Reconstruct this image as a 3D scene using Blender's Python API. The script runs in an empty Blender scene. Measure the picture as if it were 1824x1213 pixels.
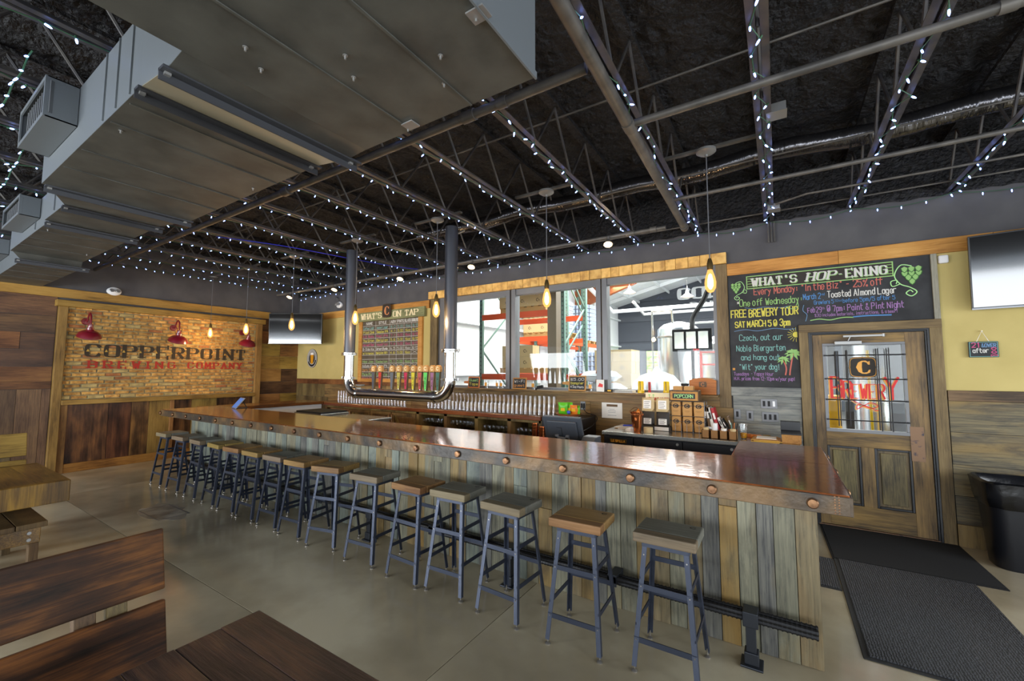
import bpy, math, random
from mathutils import Vector, Matrix
random.seed(7)
S = bpy.context.scene
COL = S.collection
PI = math.pi
R = math.radians

# ---------------------------------------------------------------- camera
H = 1.62
cam_d = bpy.data.cameras.new('camera'); cam = bpy.data.objects.new('camera', cam_d); COL.objects.link(cam)
cam_d.sensor_width = 36.0; cam_d.lens = 744.5 / 1824 * 36.0; cam_d.clip_start = 0.02; cam_d.clip_end = 200
right = Vector((0.84472762, 0.53519339, 0.0018122)); down = Vector((-0.03764703, 0.06279753, -0.99731598)); fwd = Vector((-0.53387072, 0.84239213, 0.07319525))
m = Matrix.Identity(4)
for i in range(3):
    m[i][0] = right[i]; m[i][1] = -down[i]; m[i][2] = -fwd[i]
m[2][3] = H
cam.matrix_world = m
S.camera = cam

# ---------------------------------------------------------------- colour, world, lights
S.view_settings.view_transform = 'Standard'; S.view_settings.look = 'None'
S.view_settings.gamma = 1.0; S.view_settings.use_curve_mapping = False
S.view_settings.exposure = 0.35
try: S.cycles.transparent_max_bounces = 32
except Exception: pass
W = bpy.data.worlds.new('daylight'); S.world = W; W.use_nodes = True
bg = W.node_tree.nodes['Background']; bg.inputs[0].default_value = (0.75, 0.87, 1.0, 1); bg.inputs[1].default_value = 1.3

def area(name, loc, target, sx, sy, power, color, spread=180):
    l = bpy.data.lights.new(name, 'AREA'); l.shape = 'RECTANGLE'; l.size = sx; l.size_y = sy
    l.energy = power; l.color = color; l.spread = R(spread)
    o = bpy.data.objects.new(name, l); COL.objects.link(o); o.location = loc
    d = Vector(target) - Vector(loc); o.rotation_euler = d.to_track_quat('-Z', 'Y').to_euler()
    return o
def point(name, loc, power, color, r=0.03):
    l = bpy.data.lights.new(name, 'POINT'); l.energy = power; l.color = color; l.shadow_soft_size = r
    o = bpy.data.objects.new(name, l); COL.objects.link(o); o.location = loc; return o
# daylight through the shop front windows behind the camera (front wall y=-5, right wall x=4.6)
DAY = (0.90, 0.95, 1.0)
for k, x in enumerate((-8.0, -4.9, -1.8, 1.8)):
    area('window_daylight', (x, -4.93, 1.55), (x, 0, -0.3), 2.5 if k < 3 else 3.2, 1.8, (320, 180, 140, 135)[k], DAY)
for y in (-3.0, 0.2, 3.4):
    area('window_daylight', (4.53, y, 1.5), (0, y, -0.2), 2.4, 2.1, 95, DAY)
# the brewery hall behind the windows: fill lamps added overhead to brighten it
for x, y in ((-4.0, 9.0), (-1.0, 13.0), (-4.0, 17.5), (2.2, 9.0)):
    area('hall_fill_top', (x, y, 5.0), (x, y, 0), 3.0, 3.0, 430, (1.0, 0.98, 0.95))
area('hall_fill_up', (-2.5, 12.5, 4.6), (-2.5, 12.5, 9), 3.0, 8.0, 420, (0.95, 0.98, 1.0))  # added fill aimed up to brighten the hall roof, no fixture modelled
area('hall_fill_side', (4.6, 11.0, 2.0), (-4, 9, 1.5), 6.0, 3.5, 380, (0.95, 0.98, 1.0))  # added side fill for the hall; the wall behind it has no door

# ---------------------------------------------------------------- helpers
def srgb(h):
    h = h.lstrip('#'); out = []
    for i in (0, 2, 4):
        c = int(h[i:i+2], 16) / 255
        out.append(c / 12.92 if c <= 0.04045 else ((c + 0.055) / 1.055) ** 2.4)
    return (*out, 1)
MATS = {}
def base_mat(name):
    m = bpy.data.materials.new(name); m.use_nodes = True; MATS[name] = m
    return m, m.node_tree.nodes, m.node_tree.links, m.node_tree.nodes['Principled BSDF']
def plain(name, col, rough=0.5, metal=0.0, emit=None, es=1.0, spec=0.5, alpha=None):
    m, n, l, b = base_mat(name)
    b.inputs['Base Color'].default_value = srgb(col); b.inputs['Roughness'].default_value = rough
    b.inputs['Metallic'].default_value = metal; b.inputs['Specular IOR Level'].default_value = spec
    if emit: b.inputs['Emission Color'].default_value = srgb(emit); b.inputs['Emission Strength'].default_value = es
    return m
def noisy(name, c1, c2, scale=6, rough=0.5, metal=0.0, bump=0.0, stretch=(1, 1, 1), detail=6, rr=0.0, lo=0.35, hi=0.65, rnd=0.0, c3=None, bscale=None, coat=0.0, rot=None, bdist=0.01):
    """two (or three) colours mixed by noise in object space; each object is shifted by its own random offset"""
    m, n, l, b = base_mat(name)
    tc = n.new('ShaderNodeTexCoord'); oi = n.new('ShaderNodeObjectInfo'); mp = n.new('ShaderNodeMapping')
    add = n.new('ShaderNodeVectorMath'); add.operation = 'ADD'
    mul = n.new('ShaderNodeMath'); mul.operation = 'MULTIPLY'; mul.inputs[1].default_value = 37.0
    l.new(oi.outputs['Random'], mul.inputs[0]); l.new(tc.outputs['Object'], add.inputs[0]); l.new(mul.outputs[0], add.inputs[1])
    l.new(add.outputs[0], mp.inputs[0]); mp.inputs['Scale'].default_value = stretch
    if rot: mp.inputs['Rotation'].default_value = rot
    nz = n.new('ShaderNodeTexNoise'); nz.inputs['Scale'].default_value = scale; nz.inputs['Detail'].default_value = detail
    l.new(mp.outputs[0], nz.inputs['Vector'])
    cr = n.new('ShaderNodeValToRGB'); l.new(nz.outputs['Fac'], cr.inputs[0])
    e = cr.color_ramp.elements; e[0].position = lo; e[0].color = srgb(c1); e[1].position = hi; e[1].color = srgb(c2)
    if c3: k = e.new((lo + hi) / 2); k.color = srgb(c3)
    out = cr.outputs[0]
    if rnd:
        hs = n.new('ShaderNodeHueSaturation'); mr = n.new('ShaderNodeMapRange')
        mr.inputs['To Min'].default_value = 1 - rnd; mr.inputs['To Max'].default_value = 1 + rnd
        l.new(oi.outputs['Random'], mr.inputs[0]); l.new(mr.outputs[0], hs.inputs['Value']); l.new(out, hs.inputs['Color']); out = hs.outputs[0]
    l.new(out, b.inputs['Base Color'])
    b.inputs['Roughness'].default_value = rough; b.inputs['Metallic'].default_value = metal
    if coat: b.inputs['Coat Weight'].default_value = coat; b.inputs['Coat Roughness'].default_value = 0.12
    if rr:
        mr = n.new('ShaderNodeMapRange'); mr.inputs['To Min'].default_value = max(0.03, rough - rr); mr.inputs['To Max'].default_value = rough + rr
        l.new(nz.outputs['Fac'], mr.inputs[0]); l.new(mr.outputs[0], b.inputs['Roughness'])
    if bump:
        bp = n.new('ShaderNodeBump'); bp.inputs['Strength'].default_value = bump; bp.inputs['Distance'].default_value = bdist
        if bscale:
            nb = n.new('ShaderNodeTexNoise'); nb.inputs['Scale'].default_value = bscale; nb.inputs['Detail'].default_value = 4; l.new(mp.outputs[0], nb.inputs['Vector']); l.new(nb.outputs['Fac'], bp.inputs['Height'])
        else: l.new(nz.outputs['Fac'], bp.inputs['Height'])
        l.new(bp.outputs[0], b.inputs['Normal'])
    return m
def wood(name, dark, mid, light, axis='x', rough=0.5, grain=14, rnd=0.25, bump=0.25, coat=0.0, hue=0.02, blotch=1.3):
    """grain along one axis: fine streaks times large blotches, each board its own tone"""
    m, n, l, b = base_mat(name)
    tc = n.new('ShaderNodeTexCoord'); oi = n.new('ShaderNodeObjectInfo')
    add = n.new('ShaderNodeVectorMath'); add.operation = 'ADD'
    mul = n.new('ShaderNodeMath'); mul.operation = 'MULTIPLY'; mul.inputs[1].default_value = 53.0
    l.new(oi.outputs['Random'], mul.inputs[0]); l.new(tc.outputs['Object'], add.inputs[0]); l.new(mul.outputs[0], add.inputs[1])
    s = {'x': (0.05, 1, 1), 'y': (1, 0.05, 1), 'z': (1, 1, 0.05)}[axis]
    mp = n.new('ShaderNodeMapping'); mp.inputs['Scale'].default_value = s; l.new(add.outputs[0], mp.inputs[0])
    g = n.new('ShaderNodeTexNoise'); g.inputs['Scale'].default_value = grain * 6; g.inputs['Detail'].default_value = 8; g.inputs['Roughness'].default_value = 0.7; g.inputs['Distortion'].default_value = 0.6
    l.new(mp.outputs[0], g.inputs['Vector'])
    mp2 = n.new('ShaderNodeMapping'); mp2.inputs['Scale'].default_value = tuple(0.35 if v < 1 else 1 for v in s); l.new(add.outputs[0], mp2.inputs[0])
    bl = n.new('ShaderNodeTexNoise'); bl.inputs['Scale'].default_value = blotch * 3; bl.inputs['Detail'].default_value = 4; l.new(mp2.outputs[0], bl.inputs['Vector'])
    mx = n.new('ShaderNodeMath'); mx.operation = 'MULTIPLY_ADD'; mx.inputs[1].default_value = 0.55; l.new(bl.outputs['Fac'], mx.inputs[0])
    m2 = n.new('ShaderNodeMath'); m2.operation = 'MULTIPLY'; m2.inputs[1].default_value = 0.5; l.new(g.outputs['Fac'], m2.inputs[0]); l.new(m2.outputs[0], mx.inputs[2])
    cr = n.new('ShaderNodeValToRGB'); l.new(mx.outputs[0], cr.inputs[0])
    e = cr.color_ramp.elements; e[0].position = 0.38; e[0].color = srgb(dark); e[1].position = 0.68; e[1].color = srgb(light); k = e.new(0.52); k.color = srgb(mid)
    hs = n.new('ShaderNodeHueSaturation'); mr = n.new('ShaderNodeMapRange'); mr.inputs['To Min'].default_value = 1 - rnd; mr.inputs['To Max'].default_value = 1 + rnd
    l.new(oi.outputs['Random'], mr.inputs[0]); l.new(mr.outputs[0], hs.inputs['Value']); l.new(cr.outputs[0], hs.inputs['Color'])
    fr = n.new('ShaderNodeMath'); fr.operation = 'FRACT'; mu = n.new('ShaderNodeMath'); mu.operation = 'MULTIPLY'; mu.inputs[1].default_value = 7.13
    l.new(oi.outputs['Random'], mu.inputs[0]); l.new(mu.outputs[0], fr.inputs[0])
    mh = n.new('ShaderNodeMapRange'); mh.inputs['To Min'].default_value = 0.5 - hue; mh.inputs['To Max'].default_value = 0.5 + hue
    l.new(fr.outputs[0], mh.inputs[0]); l.new(mh.outputs[0], hs.inputs['Hue'])
    l.new(hs.outputs[0], b.inputs['Base Color']); b.inputs['Roughness'].default_value = rough; b.inputs['Specular IOR Level'].default_value = 0.3
    if coat: b.inputs['Coat Weight'].default_value = coat; b.inputs['Coat Roughness'].default_value = 0.15
    bp = n.new('ShaderNodeBump'); bp.inputs['Strength'].default_value = bump; bp.inputs['Distance'].default_value = 0.004
    l.new(g.outputs['Fac'], bp.inputs['Height']); l.new(bp.outputs[0], b.inputs['Normal'])
    return m
def glass(name, tint='#ffffff', refl=1.0, rough=0.02, fmin=0.0):
    m = bpy.data.materials.new(name); m.use_nodes = True; MATS[name] = m
    n, l = m.node_tree.nodes, m.node_tree.links; n.remove(n['Principled BSDF'])
    t = n.new('ShaderNodeBsdfTransparent'); t.inputs[0].default_value = srgb(tint)
    g = n.new('ShaderNodeBsdfGlossy'); g.inputs['Roughness'].default_value = rough
    f = n.new('ShaderNodeFresnel'); f.inputs[0].default_value = 1.45
    mm = n.new('ShaderNodeMath'); mm.operation = 'MULTIPLY_ADD'; mm.inputs[1].default_value = refl; mm.inputs[2].default_value = fmin; l.new(f.outputs[0], mm.inputs[0])
    x = n.new('ShaderNodeMixShader'); l.new(mm.outputs[0], x.inputs[0]); l.new(t.outputs[0], x.inputs[1]); l.new(g.outputs[0], x.inputs[2])
    l.new(x.outputs[0], n['Material Output'].inputs[0])
    return m

def weathered(name, base, light, stain, dark, amt=0.5, grain=70, rnd=0.16, axis='z'):
    """old barn board: fine grey grain along z with tan stains and dark weathering that differ from board to board"""
    m, n, l, b = base_mat(name)
    tc = n.new('ShaderNodeTexCoord'); oi = n.new('ShaderNodeObjectInfo'); add = n.new('ShaderNodeVectorMath'); add.operation = 'ADD'
    mul = n.new('ShaderNodeMath'); mul.operation = 'MULTIPLY'; mul.inputs[1].default_value = 41.0
    l.new(oi.outputs['Random'], mul.inputs[0]); l.new(tc.outputs['Object'], add.inputs[0]); l.new(mul.outputs[0], add.inputs[1])
    def nz(scale, st, det=8, dist=0.5, ro=0.65):
        if axis == 'x': st = (st[2], st[1], st[0])
        mp = n.new('ShaderNodeMapping'); mp.inputs['Scale'].default_value = st; l.new(add.outputs[0], mp.inputs[0])
        t = n.new('ShaderNodeTexNoise'); t.inputs['Scale'].default_value = scale; t.inputs['Detail'].default_value = det; t.inputs['Distortion'].default_value = dist; t.inputs['Roughness'].default_value = ro; l.new(mp.outputs[0], t.inputs['Vector']); return t.outputs['Fac']
    def ramp(f, p0, p1, c0=(0, 0, 0, 1), c1=(1, 1, 1, 1)):
        r = n.new('ShaderNodeValToRGB'); e = r.color_ramp.elements; e[0].position = p0; e[0].color = c0; e[1].position = p1; e[1].color = c1; l.new(f, r.inputs[0]); return r.outputs[0]
    def mix(a, c, f, mode='MIX'):
        x = n.new('ShaderNodeMix'); x.data_type = 'RGBA'; x.blend_type = mode; l.new(a, x.inputs[6]); l.new(c, x.inputs[7]); l.new(f, x.inputs[0]) if not isinstance(f, float) else setattr(x.inputs[0], 'default_value', f); return x.outputs[2]
    g = nz(grain, (1, 1, 0.045)); st = nz(2.2, (1.6, 1.6, 0.45), 5, 0.8); dk = nz(5, (1.4, 1.4, 0.35), 6, 0.6)
    col = ramp(g, 0.35, 0.66, srgb(base), srgb(light))
    rgb = n.new('ShaderNodeRGB'); rgb.outputs[0].default_value = srgb(stain); col = mix(col, rgb.outputs[0], ramp(st, 0.62 - 0.22 * amt, 0.74))
    rg2 = n.new('ShaderNodeRGB'); rg2.outputs[0].default_value = srgb(dark); col = mix(col, rg2.outputs[0], ramp(dk, 0.48, 0.76))
    streak = ramp(g, 0.28, 0.44, (0.45, 0.45, 0.45, 1), (1, 1, 1, 1)); col = mix(col, streak, 0.8, 'MULTIPLY')
    hs = n.new('ShaderNodeHueSaturation'); mr = n.new('ShaderNodeMapRange'); mr.inputs['To Min'].default_value = 1 - rnd; mr.inputs['To Max'].default_value = 1 + rnd
    l.new(oi.outputs['Random'], mr.inputs[0]); l.new(mr.outputs[0], hs.inputs['Value']); l.new(col, hs.inputs['Color']); l.new(hs.outputs[0], b.inputs['Base Color'])
    b.inputs['Roughness'].default_value = 0.6; bp = n.new('ShaderNodeBump'); bp.inputs['Strength'].default_value = 0.5; bp.inputs['Distance'].default_value = 0.004; l.new(g, bp.inputs['Height']); l.new(bp.outputs[0], b.inputs['Normal'])
    return m

class MB:
    def __init__(s): s.v = []; s.f = []
    def add(s, vs, fs):
        o = len(s.v); s.v += [tuple(v) for v in vs]; s.f += [tuple(i + o for i in f) for f in fs]; return s
    def box(s, x0, x1, y0, y1, z0, z1, M=None):
        vs = [Vector(p) for p in ((x0,y0,z0),(x1,y0,z0),(x1,y1,z0),(x0,y1,z0),(x0,y0,z1),(x1,y0,z1),(x1,y1,z1),(x0,y1,z1))]
        if M: vs = [M @ v for v in vs]
        return s.add(vs, [(0,3,2,1),(4,5,6,7),(0,1,5,4),(1,2,6,5),(2,3,7,6),(3,0,4,7)])
    def cbox(s, c, d, M=None):
        return s.box(c[0]-d[0]/2, c[0]+d[0]/2, c[1]-d[1]/2, c[1]+d[1]/2, c[2]-d[2]/2, c[2]+d[2]/2, M)
    def bar(s, p, q, w, h, up=(0, 0, 1)):
        p, q = Vector(p), Vector(q); d = (q - p).normalized(); u = Vector(up)
        if abs(d.dot(u)) > 0.98: u = Vector((1, 0, 0))
        a = d.cross(u).normalized() * (w / 2); b = a.cross(d).normalized() * (h / 2)
        vs = [p - a - b, p + a - b, p + a + b, p - a + b, q - a - b, q + a - b, q + a + b, q - a + b]
        return s.add(vs, [(0,1,2,3),(7,6,5,4),(0,4,5,1),(1,5,6,2),(2,6,7,3),(3,7,4,0)])
    def tube(s, pts, r, n=8, caps=True):
        pts = [Vector(p) for p in pts]; rs = r if isinstance(r, (list, tuple)) else [r] * len(pts); rings = []; prev = None
        for i, p in enumerate(pts):
            if i == 0: d = pts[1] - p
            elif i == len(pts) - 1: d = p - pts[i-1]
            else: d = (pts[i+1] - p).normalized() + (p - pts[i-1]).normalized()
            d.normalize()
            if prev is None:
                u = Vector((0, 0, 1)) if abs(d.z) < 0.9 else Vector((1, 0, 0)); a = d.cross(u).normalized()
            else: a = (prev - d * prev.dot(d)).normalized()
            prev = a; b = d.cross(a)
            rings.append([p + (a * math.cos(2*PI*k/n) + b * math.sin(2*PI*k/n)) * rs[i] for k in range(n)])
        vs = [v for r_ in rings for v in r_]; fs = []
        for i in range(len(pts) - 1):
            for k in range(n): fs.append((i*n+k, i*n+(k+1)%n, (i+1)*n+(k+1)%n, (i+1)*n+k))
        if caps: fs.append(tuple(range(n-1, -1, -1))); fs.append(tuple((len(pts)-1)*n+k for k in range(n)))
        return s.add(vs, fs)
    def cyl(s, p, q, r, n=12, r2=None): return s.tube([p, q], [r, r if r2 is None else r2], n)
    def lathe(s, prof, c=(0, 0, 0), n=16, M=None, sx=1, sy=1):
        vs = []; fs = []
        for (r, z) in prof:
            for k in range(n):
                v = Vector((r*math.cos(2*PI*k/n)*sx, r*math.sin(2*PI*k/n)*sy, z))
                if M: v = M @ v
                vs.append(v + Vector(c))
        m_ = len(prof)
        for i in range(m_ - 1):
            for k in range(n): fs.append((i*n+k, i*n+(k+1)%n, (i+1)*n+(k+1)%n, (i+1)*n+k))
        if prof[0][0] > 1e-4: fs.append(tuple(range(n-1, -1, -1)))
        if prof[-1][0] > 1e-4: fs.append(tuple((m_-1)*n+k for k in range(n)))
        return s.add(vs, fs)
    def prism(s, pts, a0, a1, plane='xz'):
        """2-D outline extruded between a0 and a1 along the missing axis"""
        f = {'xz': lambda p, a: (p[0], a, p[1]), 'xy': lambda p, a: (p[0], p[1], a), 'yz': lambda p, a: (a, p[0], p[1])}[plane]
        n = len(pts); vs = [f(p, a0) for p in pts] + [f(p, a1) for p in pts]
        fs = [tuple(range(n)), tuple(range(2*n-1, n-1, -1))] + [(i, (i+1) % n + 0, (i+1) % n + n, i + n)[::-1] for i in range(n)]
        return s.add(vs, fs)
    def mesh(s, name, mat=None, smooth=False):
        me = bpy.data.meshes.new(name); me.from_pydata(s.v, [], s.f); me.validate()
        if mat: me.materials.append(MATS[mat] if isinstance(mat, str) else mat)
        import bmesh
        bm = bmesh.new(); bm.from_mesh(me); bmesh.ops.recalc_face_normals(bm, faces=bm.faces); bm.to_mesh(me); bm.free()
        if smooth:
            for p in me.polygons: p.use_smooth = True
            me.set_sharp_from_angle(angle=R(38))
        return me
    def obj(s, name, mat, parent=None, loc=(0, 0, 0), smooth=False, bev=0, rot=None, **k):
        return put(name, s.mesh(name, mat, smooth), parent, loc, bev, rot, **k)
def put(name, me, parent=None, loc=(0, 0, 0), bev=0, rot=None, label=None, cat=None, group=None, kind=None):
    o = bpy.data.objects.new(name, me); COL.objects.link(o); o.location = loc
    if rot: o.rotation_euler = rot
    if parent: o.parent = parent
    if bev:
        b = o.modifiers.new('bevel', 'BEVEL'); b.width = bev; b.segments = 2; b.limit_method = 'ANGLE'
    return tag(o, label, cat, group, kind)
def tag(o, label=None, cat=None, group=None, kind=None):
    if label: o['label'] = label
    if cat: o['category'] = cat
    if group: o['group'] = group
    if kind: o['kind'] = kind
    return o
def thing(name, label, cat, loc=(0, 0, 0), rz=0, group=None):
    return put(name, None, None, loc, 0, (0, 0, rz), label, cat, group)
def struct(name, b, mat, parent=None, **k):
    return b.obj(name, mat, parent, kind=None if parent else 'structure', **k)
def kids(o): return [c for c in bpy.data.objects if c.parent == o]
def dup(root, loc, rz=None, label=None, group=None, children=None):
    r = root.copy(); COL.objects.link(r); r.location = loc
    if rz is not None: r.rotation_euler = (0, 0, rz)
    if label: r['label'] = label
    if group: r['group'] = group
    for ch, gs in children:
        c = ch.copy(); COL.objects.link(c); c.parent = r
        for g in gs:
            d = g.copy(); COL.objects.link(d); d.parent = c
    return r
def tree(root): return [(c, kids(c)) for c in kids(root)]
def ordinal(i): return ('nearest', 'second', 'third', 'fourth', 'fifth', 'sixth', 'seventh', 'eighth', 'ninth', 'tenth', 'eleventh', 'twelfth', 'thirteenth', 'fourteenth', 'fifteenth', 'sixteenth', 'seventeenth', 'eighteenth', 'nineteenth', 'twentieth', 'twenty-first', 'twenty-second', 'twenty-third')[i]

# ---------------------------------------------------------------- lettering (own stroke alphabet, 4 x 6 grid)
Q = 'ab'  # a = -1, b = -2
O_ = '~16 36 45 41 30 10 01 05 16'
G_ = {
'A': '00 26 40|12 32', 'B': '00 06|~06 26 45 44 23 03|~03 33 42 41 30 00', 'C': '~45 36 16 05 01 10 30 41', 'D': '00 06|~06 26 45 41 20 00', 'E': '46 06 00 40|03 33',
'F': '46 06 00|03 33', 'G': '~45 36 16 05 01 10 30 41|41 43 23', 'H': '00 06|40 46|03 43', 'I': '10 16', 'J': '~36 31 20 10 01', 'K': '00 06|46 02|13 40', 'L': '06 00 40',
'M': '00 06 22 46 40', 'N': '00 06 40 46', 'O': O_, 'P': '00 06|~06 36 45 44 33 03', 'Q': O_ + '|21 40', 'R': '00 06|~06 36 45 44 33 03|23 40', 'S': '~45 36 16 05 04 13 33 42 41 30 10 01',
'T': '06 46|20 26', 'U': '~06 01 10 30 41 46', 'V': '06 20 46', 'W': '06 10 24 30 46', 'X': '00 46|06 40', 'Y': '06 23 46|23 20', 'Z': '06 46 00 40',
'0': O_, '1': '15 26 20', '2': '~05 16 36 45 44 00|00 40', '3': '~05 16 36 45 44 23|~23 33 42 41 30 10 01', '4': '30 36 02 42', '5': '46 06 04|~04 34 42 41 30 10 01',
'6': '~36 16 04 01 10 30 41 42 33 13 02', '7': '06 46 20', '8': '~23 14 05 16 36 45 34 23 12 01 10 30 41 32 23', '9': '~10 30 42 45 36 16 05 04 13 33 44',
'a': '~33 14 03 01 10 20 31|34 30', 'b': '06 00|~03 24 33 31 20 00', 'c': '~33 24 14 03 01 10 20 31', 'd': '~33 14 03 01 10 20 31|36 30', 'e': '~02 32 33 24 14 03 01 10 20 31',
'f': '~36 26 15 10|04 34', 'g': '~33 14 03 01 10 20 31|~34 3a 2b 1b 0a', 'h': '06 00|~03 24 33 30', 'i': '14 10|15 16', 'j': '~24 2a 1b 0b|25 26', 'k': '06 00|34 02|12 30', 'l': '16 10',
'm': '04 00|~03 14 23 20|~23 34 43 40', 'n': '04 00|~03 24 33 30', 'o': '~14 24 33 31 20 10 01 03 14', 'p': '04 0b|~03 24 33 31 20 00', 'q': '~33 14 03 01 10 20 31|34 3b', 'r': '04 00|~03 14 34',
's': '~33 24 14 03 12 22 31 20 10 01', 't': '~16 11 20 30|04 34', 'u': '~04 01 10 20 31|34 30', 'v': '04 20 34', 'w': '04 10 23 30 44', 'x': '04 30|34 00', 'y': '04 21|~34 1a 0b', 'z': '04 34 00 30',
"'": '16 15', '"': '16 15|26 25', '-': '13 33', '.': '10 11', ',': '11 0a', ':': '11 12|13 14', '!': '16 12|10 11', '/': '0a 46', '%': '~05 15 14 04 05|46 00|~41 31 30 40 41', '&': '~40 14 16 26 25 02 01 10 20 42',
'@': '~33 23 12 11 21 32 34|~32 31 41 44 36 16 05 01 10 30', '$': '~45 36 16 05 13 33 41 30 10 01|26 20', '*': '13 35|15 33|23 25', '+': '22 24|13 33', '#': '10 16|30 36|02 42|04 44'}
NARROW = {'I': 2, 'i': 2, 'l': 2, "'": 2, '.': 2, ',': 2, ':': 2, '!': 2, '"': 3, 'a': 3, 'b': 3, 'c': 3, 'd': 3, 'e': 3, 'f': 3, 'g': 3, 'h': 3, 'j': 2.5, 'k': 3, 'n': 3, 'o': 3, 'p': 3, 'q': 3, 'r': 3, 's': 3, 't': 3, 'u': 3, 'v': 3, 'x': 3, 'y': 3, 'z': 3, '1': 3}
def catmull(P, n=5):
    P = [Vector(p) for p in P]; closed = (P[0] - P[-1]).length < 1e-6
    E = ([P[-2]] if closed else [P[0]]) + P + ([P[1]] if closed else [P[-1]]); out = []
    for i in range(1, len(E) - 2):
        a, b, c, d = E[i-1:i+3]
        for k in range(n):
            t = k / n; out.append(0.5 * ((2*b) + (c-a)*t + (2*a-5*b+4*c-d)*t*t + (3*b-a-3*c+d)*t**3))
    out.append(P[-1]); return out
def strokes(ch):
    res = []
    for st in G_.get(ch, '').split('|'):
        if not st: continue
        sm = st[0] == '~'; st = st.lstrip('~'); P = []
        for t in st.split():
            P.append((int(t[0]), {'a': -1, 'b': -2}.get(t[1]) if t[1] in 'ab' else int(t[1])))
        res.append((P, sm))
    return res
def ribbon(b, pts, w, fr, thin=None):
    """flat stroke on the frame fr = (origin, ux, uy); width follows the stroke direction when thin is set"""
    o, ux, uy = fr; P = [Vector(p).to_2d() if len(p) == 3 else Vector(p) for p in pts]
    Q_ = [P[0]]
    for p in P[1:]:
        if (p - Q_[-1]).length > 1e-6: Q_.append(p)
    P = Q_
    if len(P) < 2: return
    vs = []; n = len(P); closed = (P[0] - P[-1]).length < 1e-6
    for i in range(n):
        d1 = (P[i] - P[i-1]).normalized() if i > 0 else ((P[i] - P[-2]).normalized() if closed else (P[1] - P[0]).normalized())
        d2 = (P[i+1] - P[i]).normalized() if i < n-1 else ((P[1] - P[0]).normalized() if closed else d1)
        t = d1 + d2
        if t.length < 0.3: t = d2
        t.normalize(); nn = Vector((-t.y, t.x)); c = max(0.45, nn.dot(Vector((-d2.y, d2.x))))
        ww = w if thin is None else thin + (w - thin) * abs(t.y) ** 1.3
        e = Vector((0, 0))
        if not closed and i == 0: e = -d2 * ww * 0.35
        if not closed and i == n-1: e = d1 * ww * 0.35
        for sg in (-1, 1):
            q = P[i] + e + nn * (sg * ww / 2 / c); vs.append(o + ux * q.x + uy * q.y)
    lift = ux.cross(uy) * (0.000012 * (len(b.f) % 60)); b.add([v + lift for v in vs], [(2*i, 2*i+1, 2*i+3, 2*i+2) for i in range(n-1)])
def write(b, text, fr, x, y, size, w=None, width=None, thin=None, serif=False, slant=0, jit=0, aspect=0.8, gap=1.5, rnd=random):
    """text at (x,y) on the frame, cap height `size`; `width` stretches to fit; returns end x"""
    u = size / 6; w = w or size * 0.1
    tot = sum((2.6 if c == ' ' else NARROW.get(c, 4) + gap) for c in text) - gap
    ax = u * aspect if width is None else width / tot
    cx = x
    for c in text:
        if c == ' ': cx += 2.6 * ax; continue
        off = -1 if (c in "Iil'.,:!") and NARROW.get(c) == 2 else 0
        dx, dy, sc = (rnd.uniform(-jit, jit) * u, rnd.uniform(-jit, jit) * u, 1 + rnd.uniform(-jit, jit) * 0.25) if jit else (0, 0, 1)
        for P, sm in strokes(c):
            pp = [(cx + dx + (px + (off + 1 if off else 0)) * ax + slant * py * u * 0.2, y + dy + py * u * sc) for px, py in P]
            pts = catmull([(p[0], p[1], 0) for p in pp], 4) if sm else pp
            if sm: ribbon(b, pts, w, fr, thin)
            else:
                for i in range(len(pts) - 1): ribbon(b, pts[i:i+2], w, fr, thin)
            if serif and c.isupper() or serif and c.isdigit():
                for k, en in ((0, P[0]), (-1, P[-1])):
                    if en[1] in (0, 6) and not sm:
                        q = pp[k]; nb = pp[1] if k == 0 else pp[-2]
                        if abs(q[1] - nb[1]) > 0.5 * u:
                            ribbon(b, [(q[0] - w * 0.85, q[1]), (q[0] + w * 0.85, q[1])], thin * 1.2 if thin else w * 0.5, fr)
                        elif c not in 'T': ribbon(b, [(q[0], q[1] - w * 0.5), (q[0], q[1] + w * 0.5)], w * 0.5, fr)
        if serif and c == 'T':
            for sx_ in (0, 4): ribbon(b, [(cx + sx_ * ax, y + 6 * u), (cx + sx_ * ax, y + 4.6 * u)], w * 0.5, fr)
            ribbon(b, [(cx + 2 * ax - w, y), (cx + 2 * ax + w, y)], thin or w * 0.5, fr)
        cx += (NARROW.get(c, 4) + gap) * ax
    return cx
def FR(o, ux=(1, 0, 0), uy=(0, 0, 1)): return (Vector(o), Vector(ux), Vector(uy))
def poly(b, pts, fr):
    o, ux, uy = fr; b.add([o + ux * p[0] + uy * p[1] for p in pts], [tuple(range(len(pts)))])
# ---------------------------------------------------------------- materials
noisy('concrete', '#857b65', '#bdb399', 0.9, 0.13, rr=0.06, detail=10, c3='#a0957c', lo=0.36, hi=0.66, coat=0.0)
noisy('concrete_patch', '#756f62', '#aaa596', 7, 0.3, detail=8)
plain('joint_dark', '#1c1a18', 0.9)
noisy('foam_black', '#030304', '#1b1b20', 26, 0.7, bump=1.0, bscale=24, bdist=0.06)
noisy('wall_charcoal', '#48474a', '#545354', 3, 0.85)
noisy('wall_yellow', '#b2a062', '#bdab6c', 2.5, 0.8)
noisy('mortar', '#857c60', '#a0966f', 14, 0.9, bump=0.4)
noisy('brick_orange', '#8f6230', '#cfa25c', 14, 0.85, bump=0.8, rnd=0.26, c3='#b58843')
noisy('brick_red', '#84502c', '#ac7240', 11, 0.85, bump=0.6, rnd=0.2)
noisy('brick_pale', '#9c8652', '#bda66c', 11, 0.85, bump=0.6, rnd=0.12)
wood('trim_gold', '#94642a', '#bb8540', '#d4a25a', 'x', 0.5, rnd=0.08, hue=.004)
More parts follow.
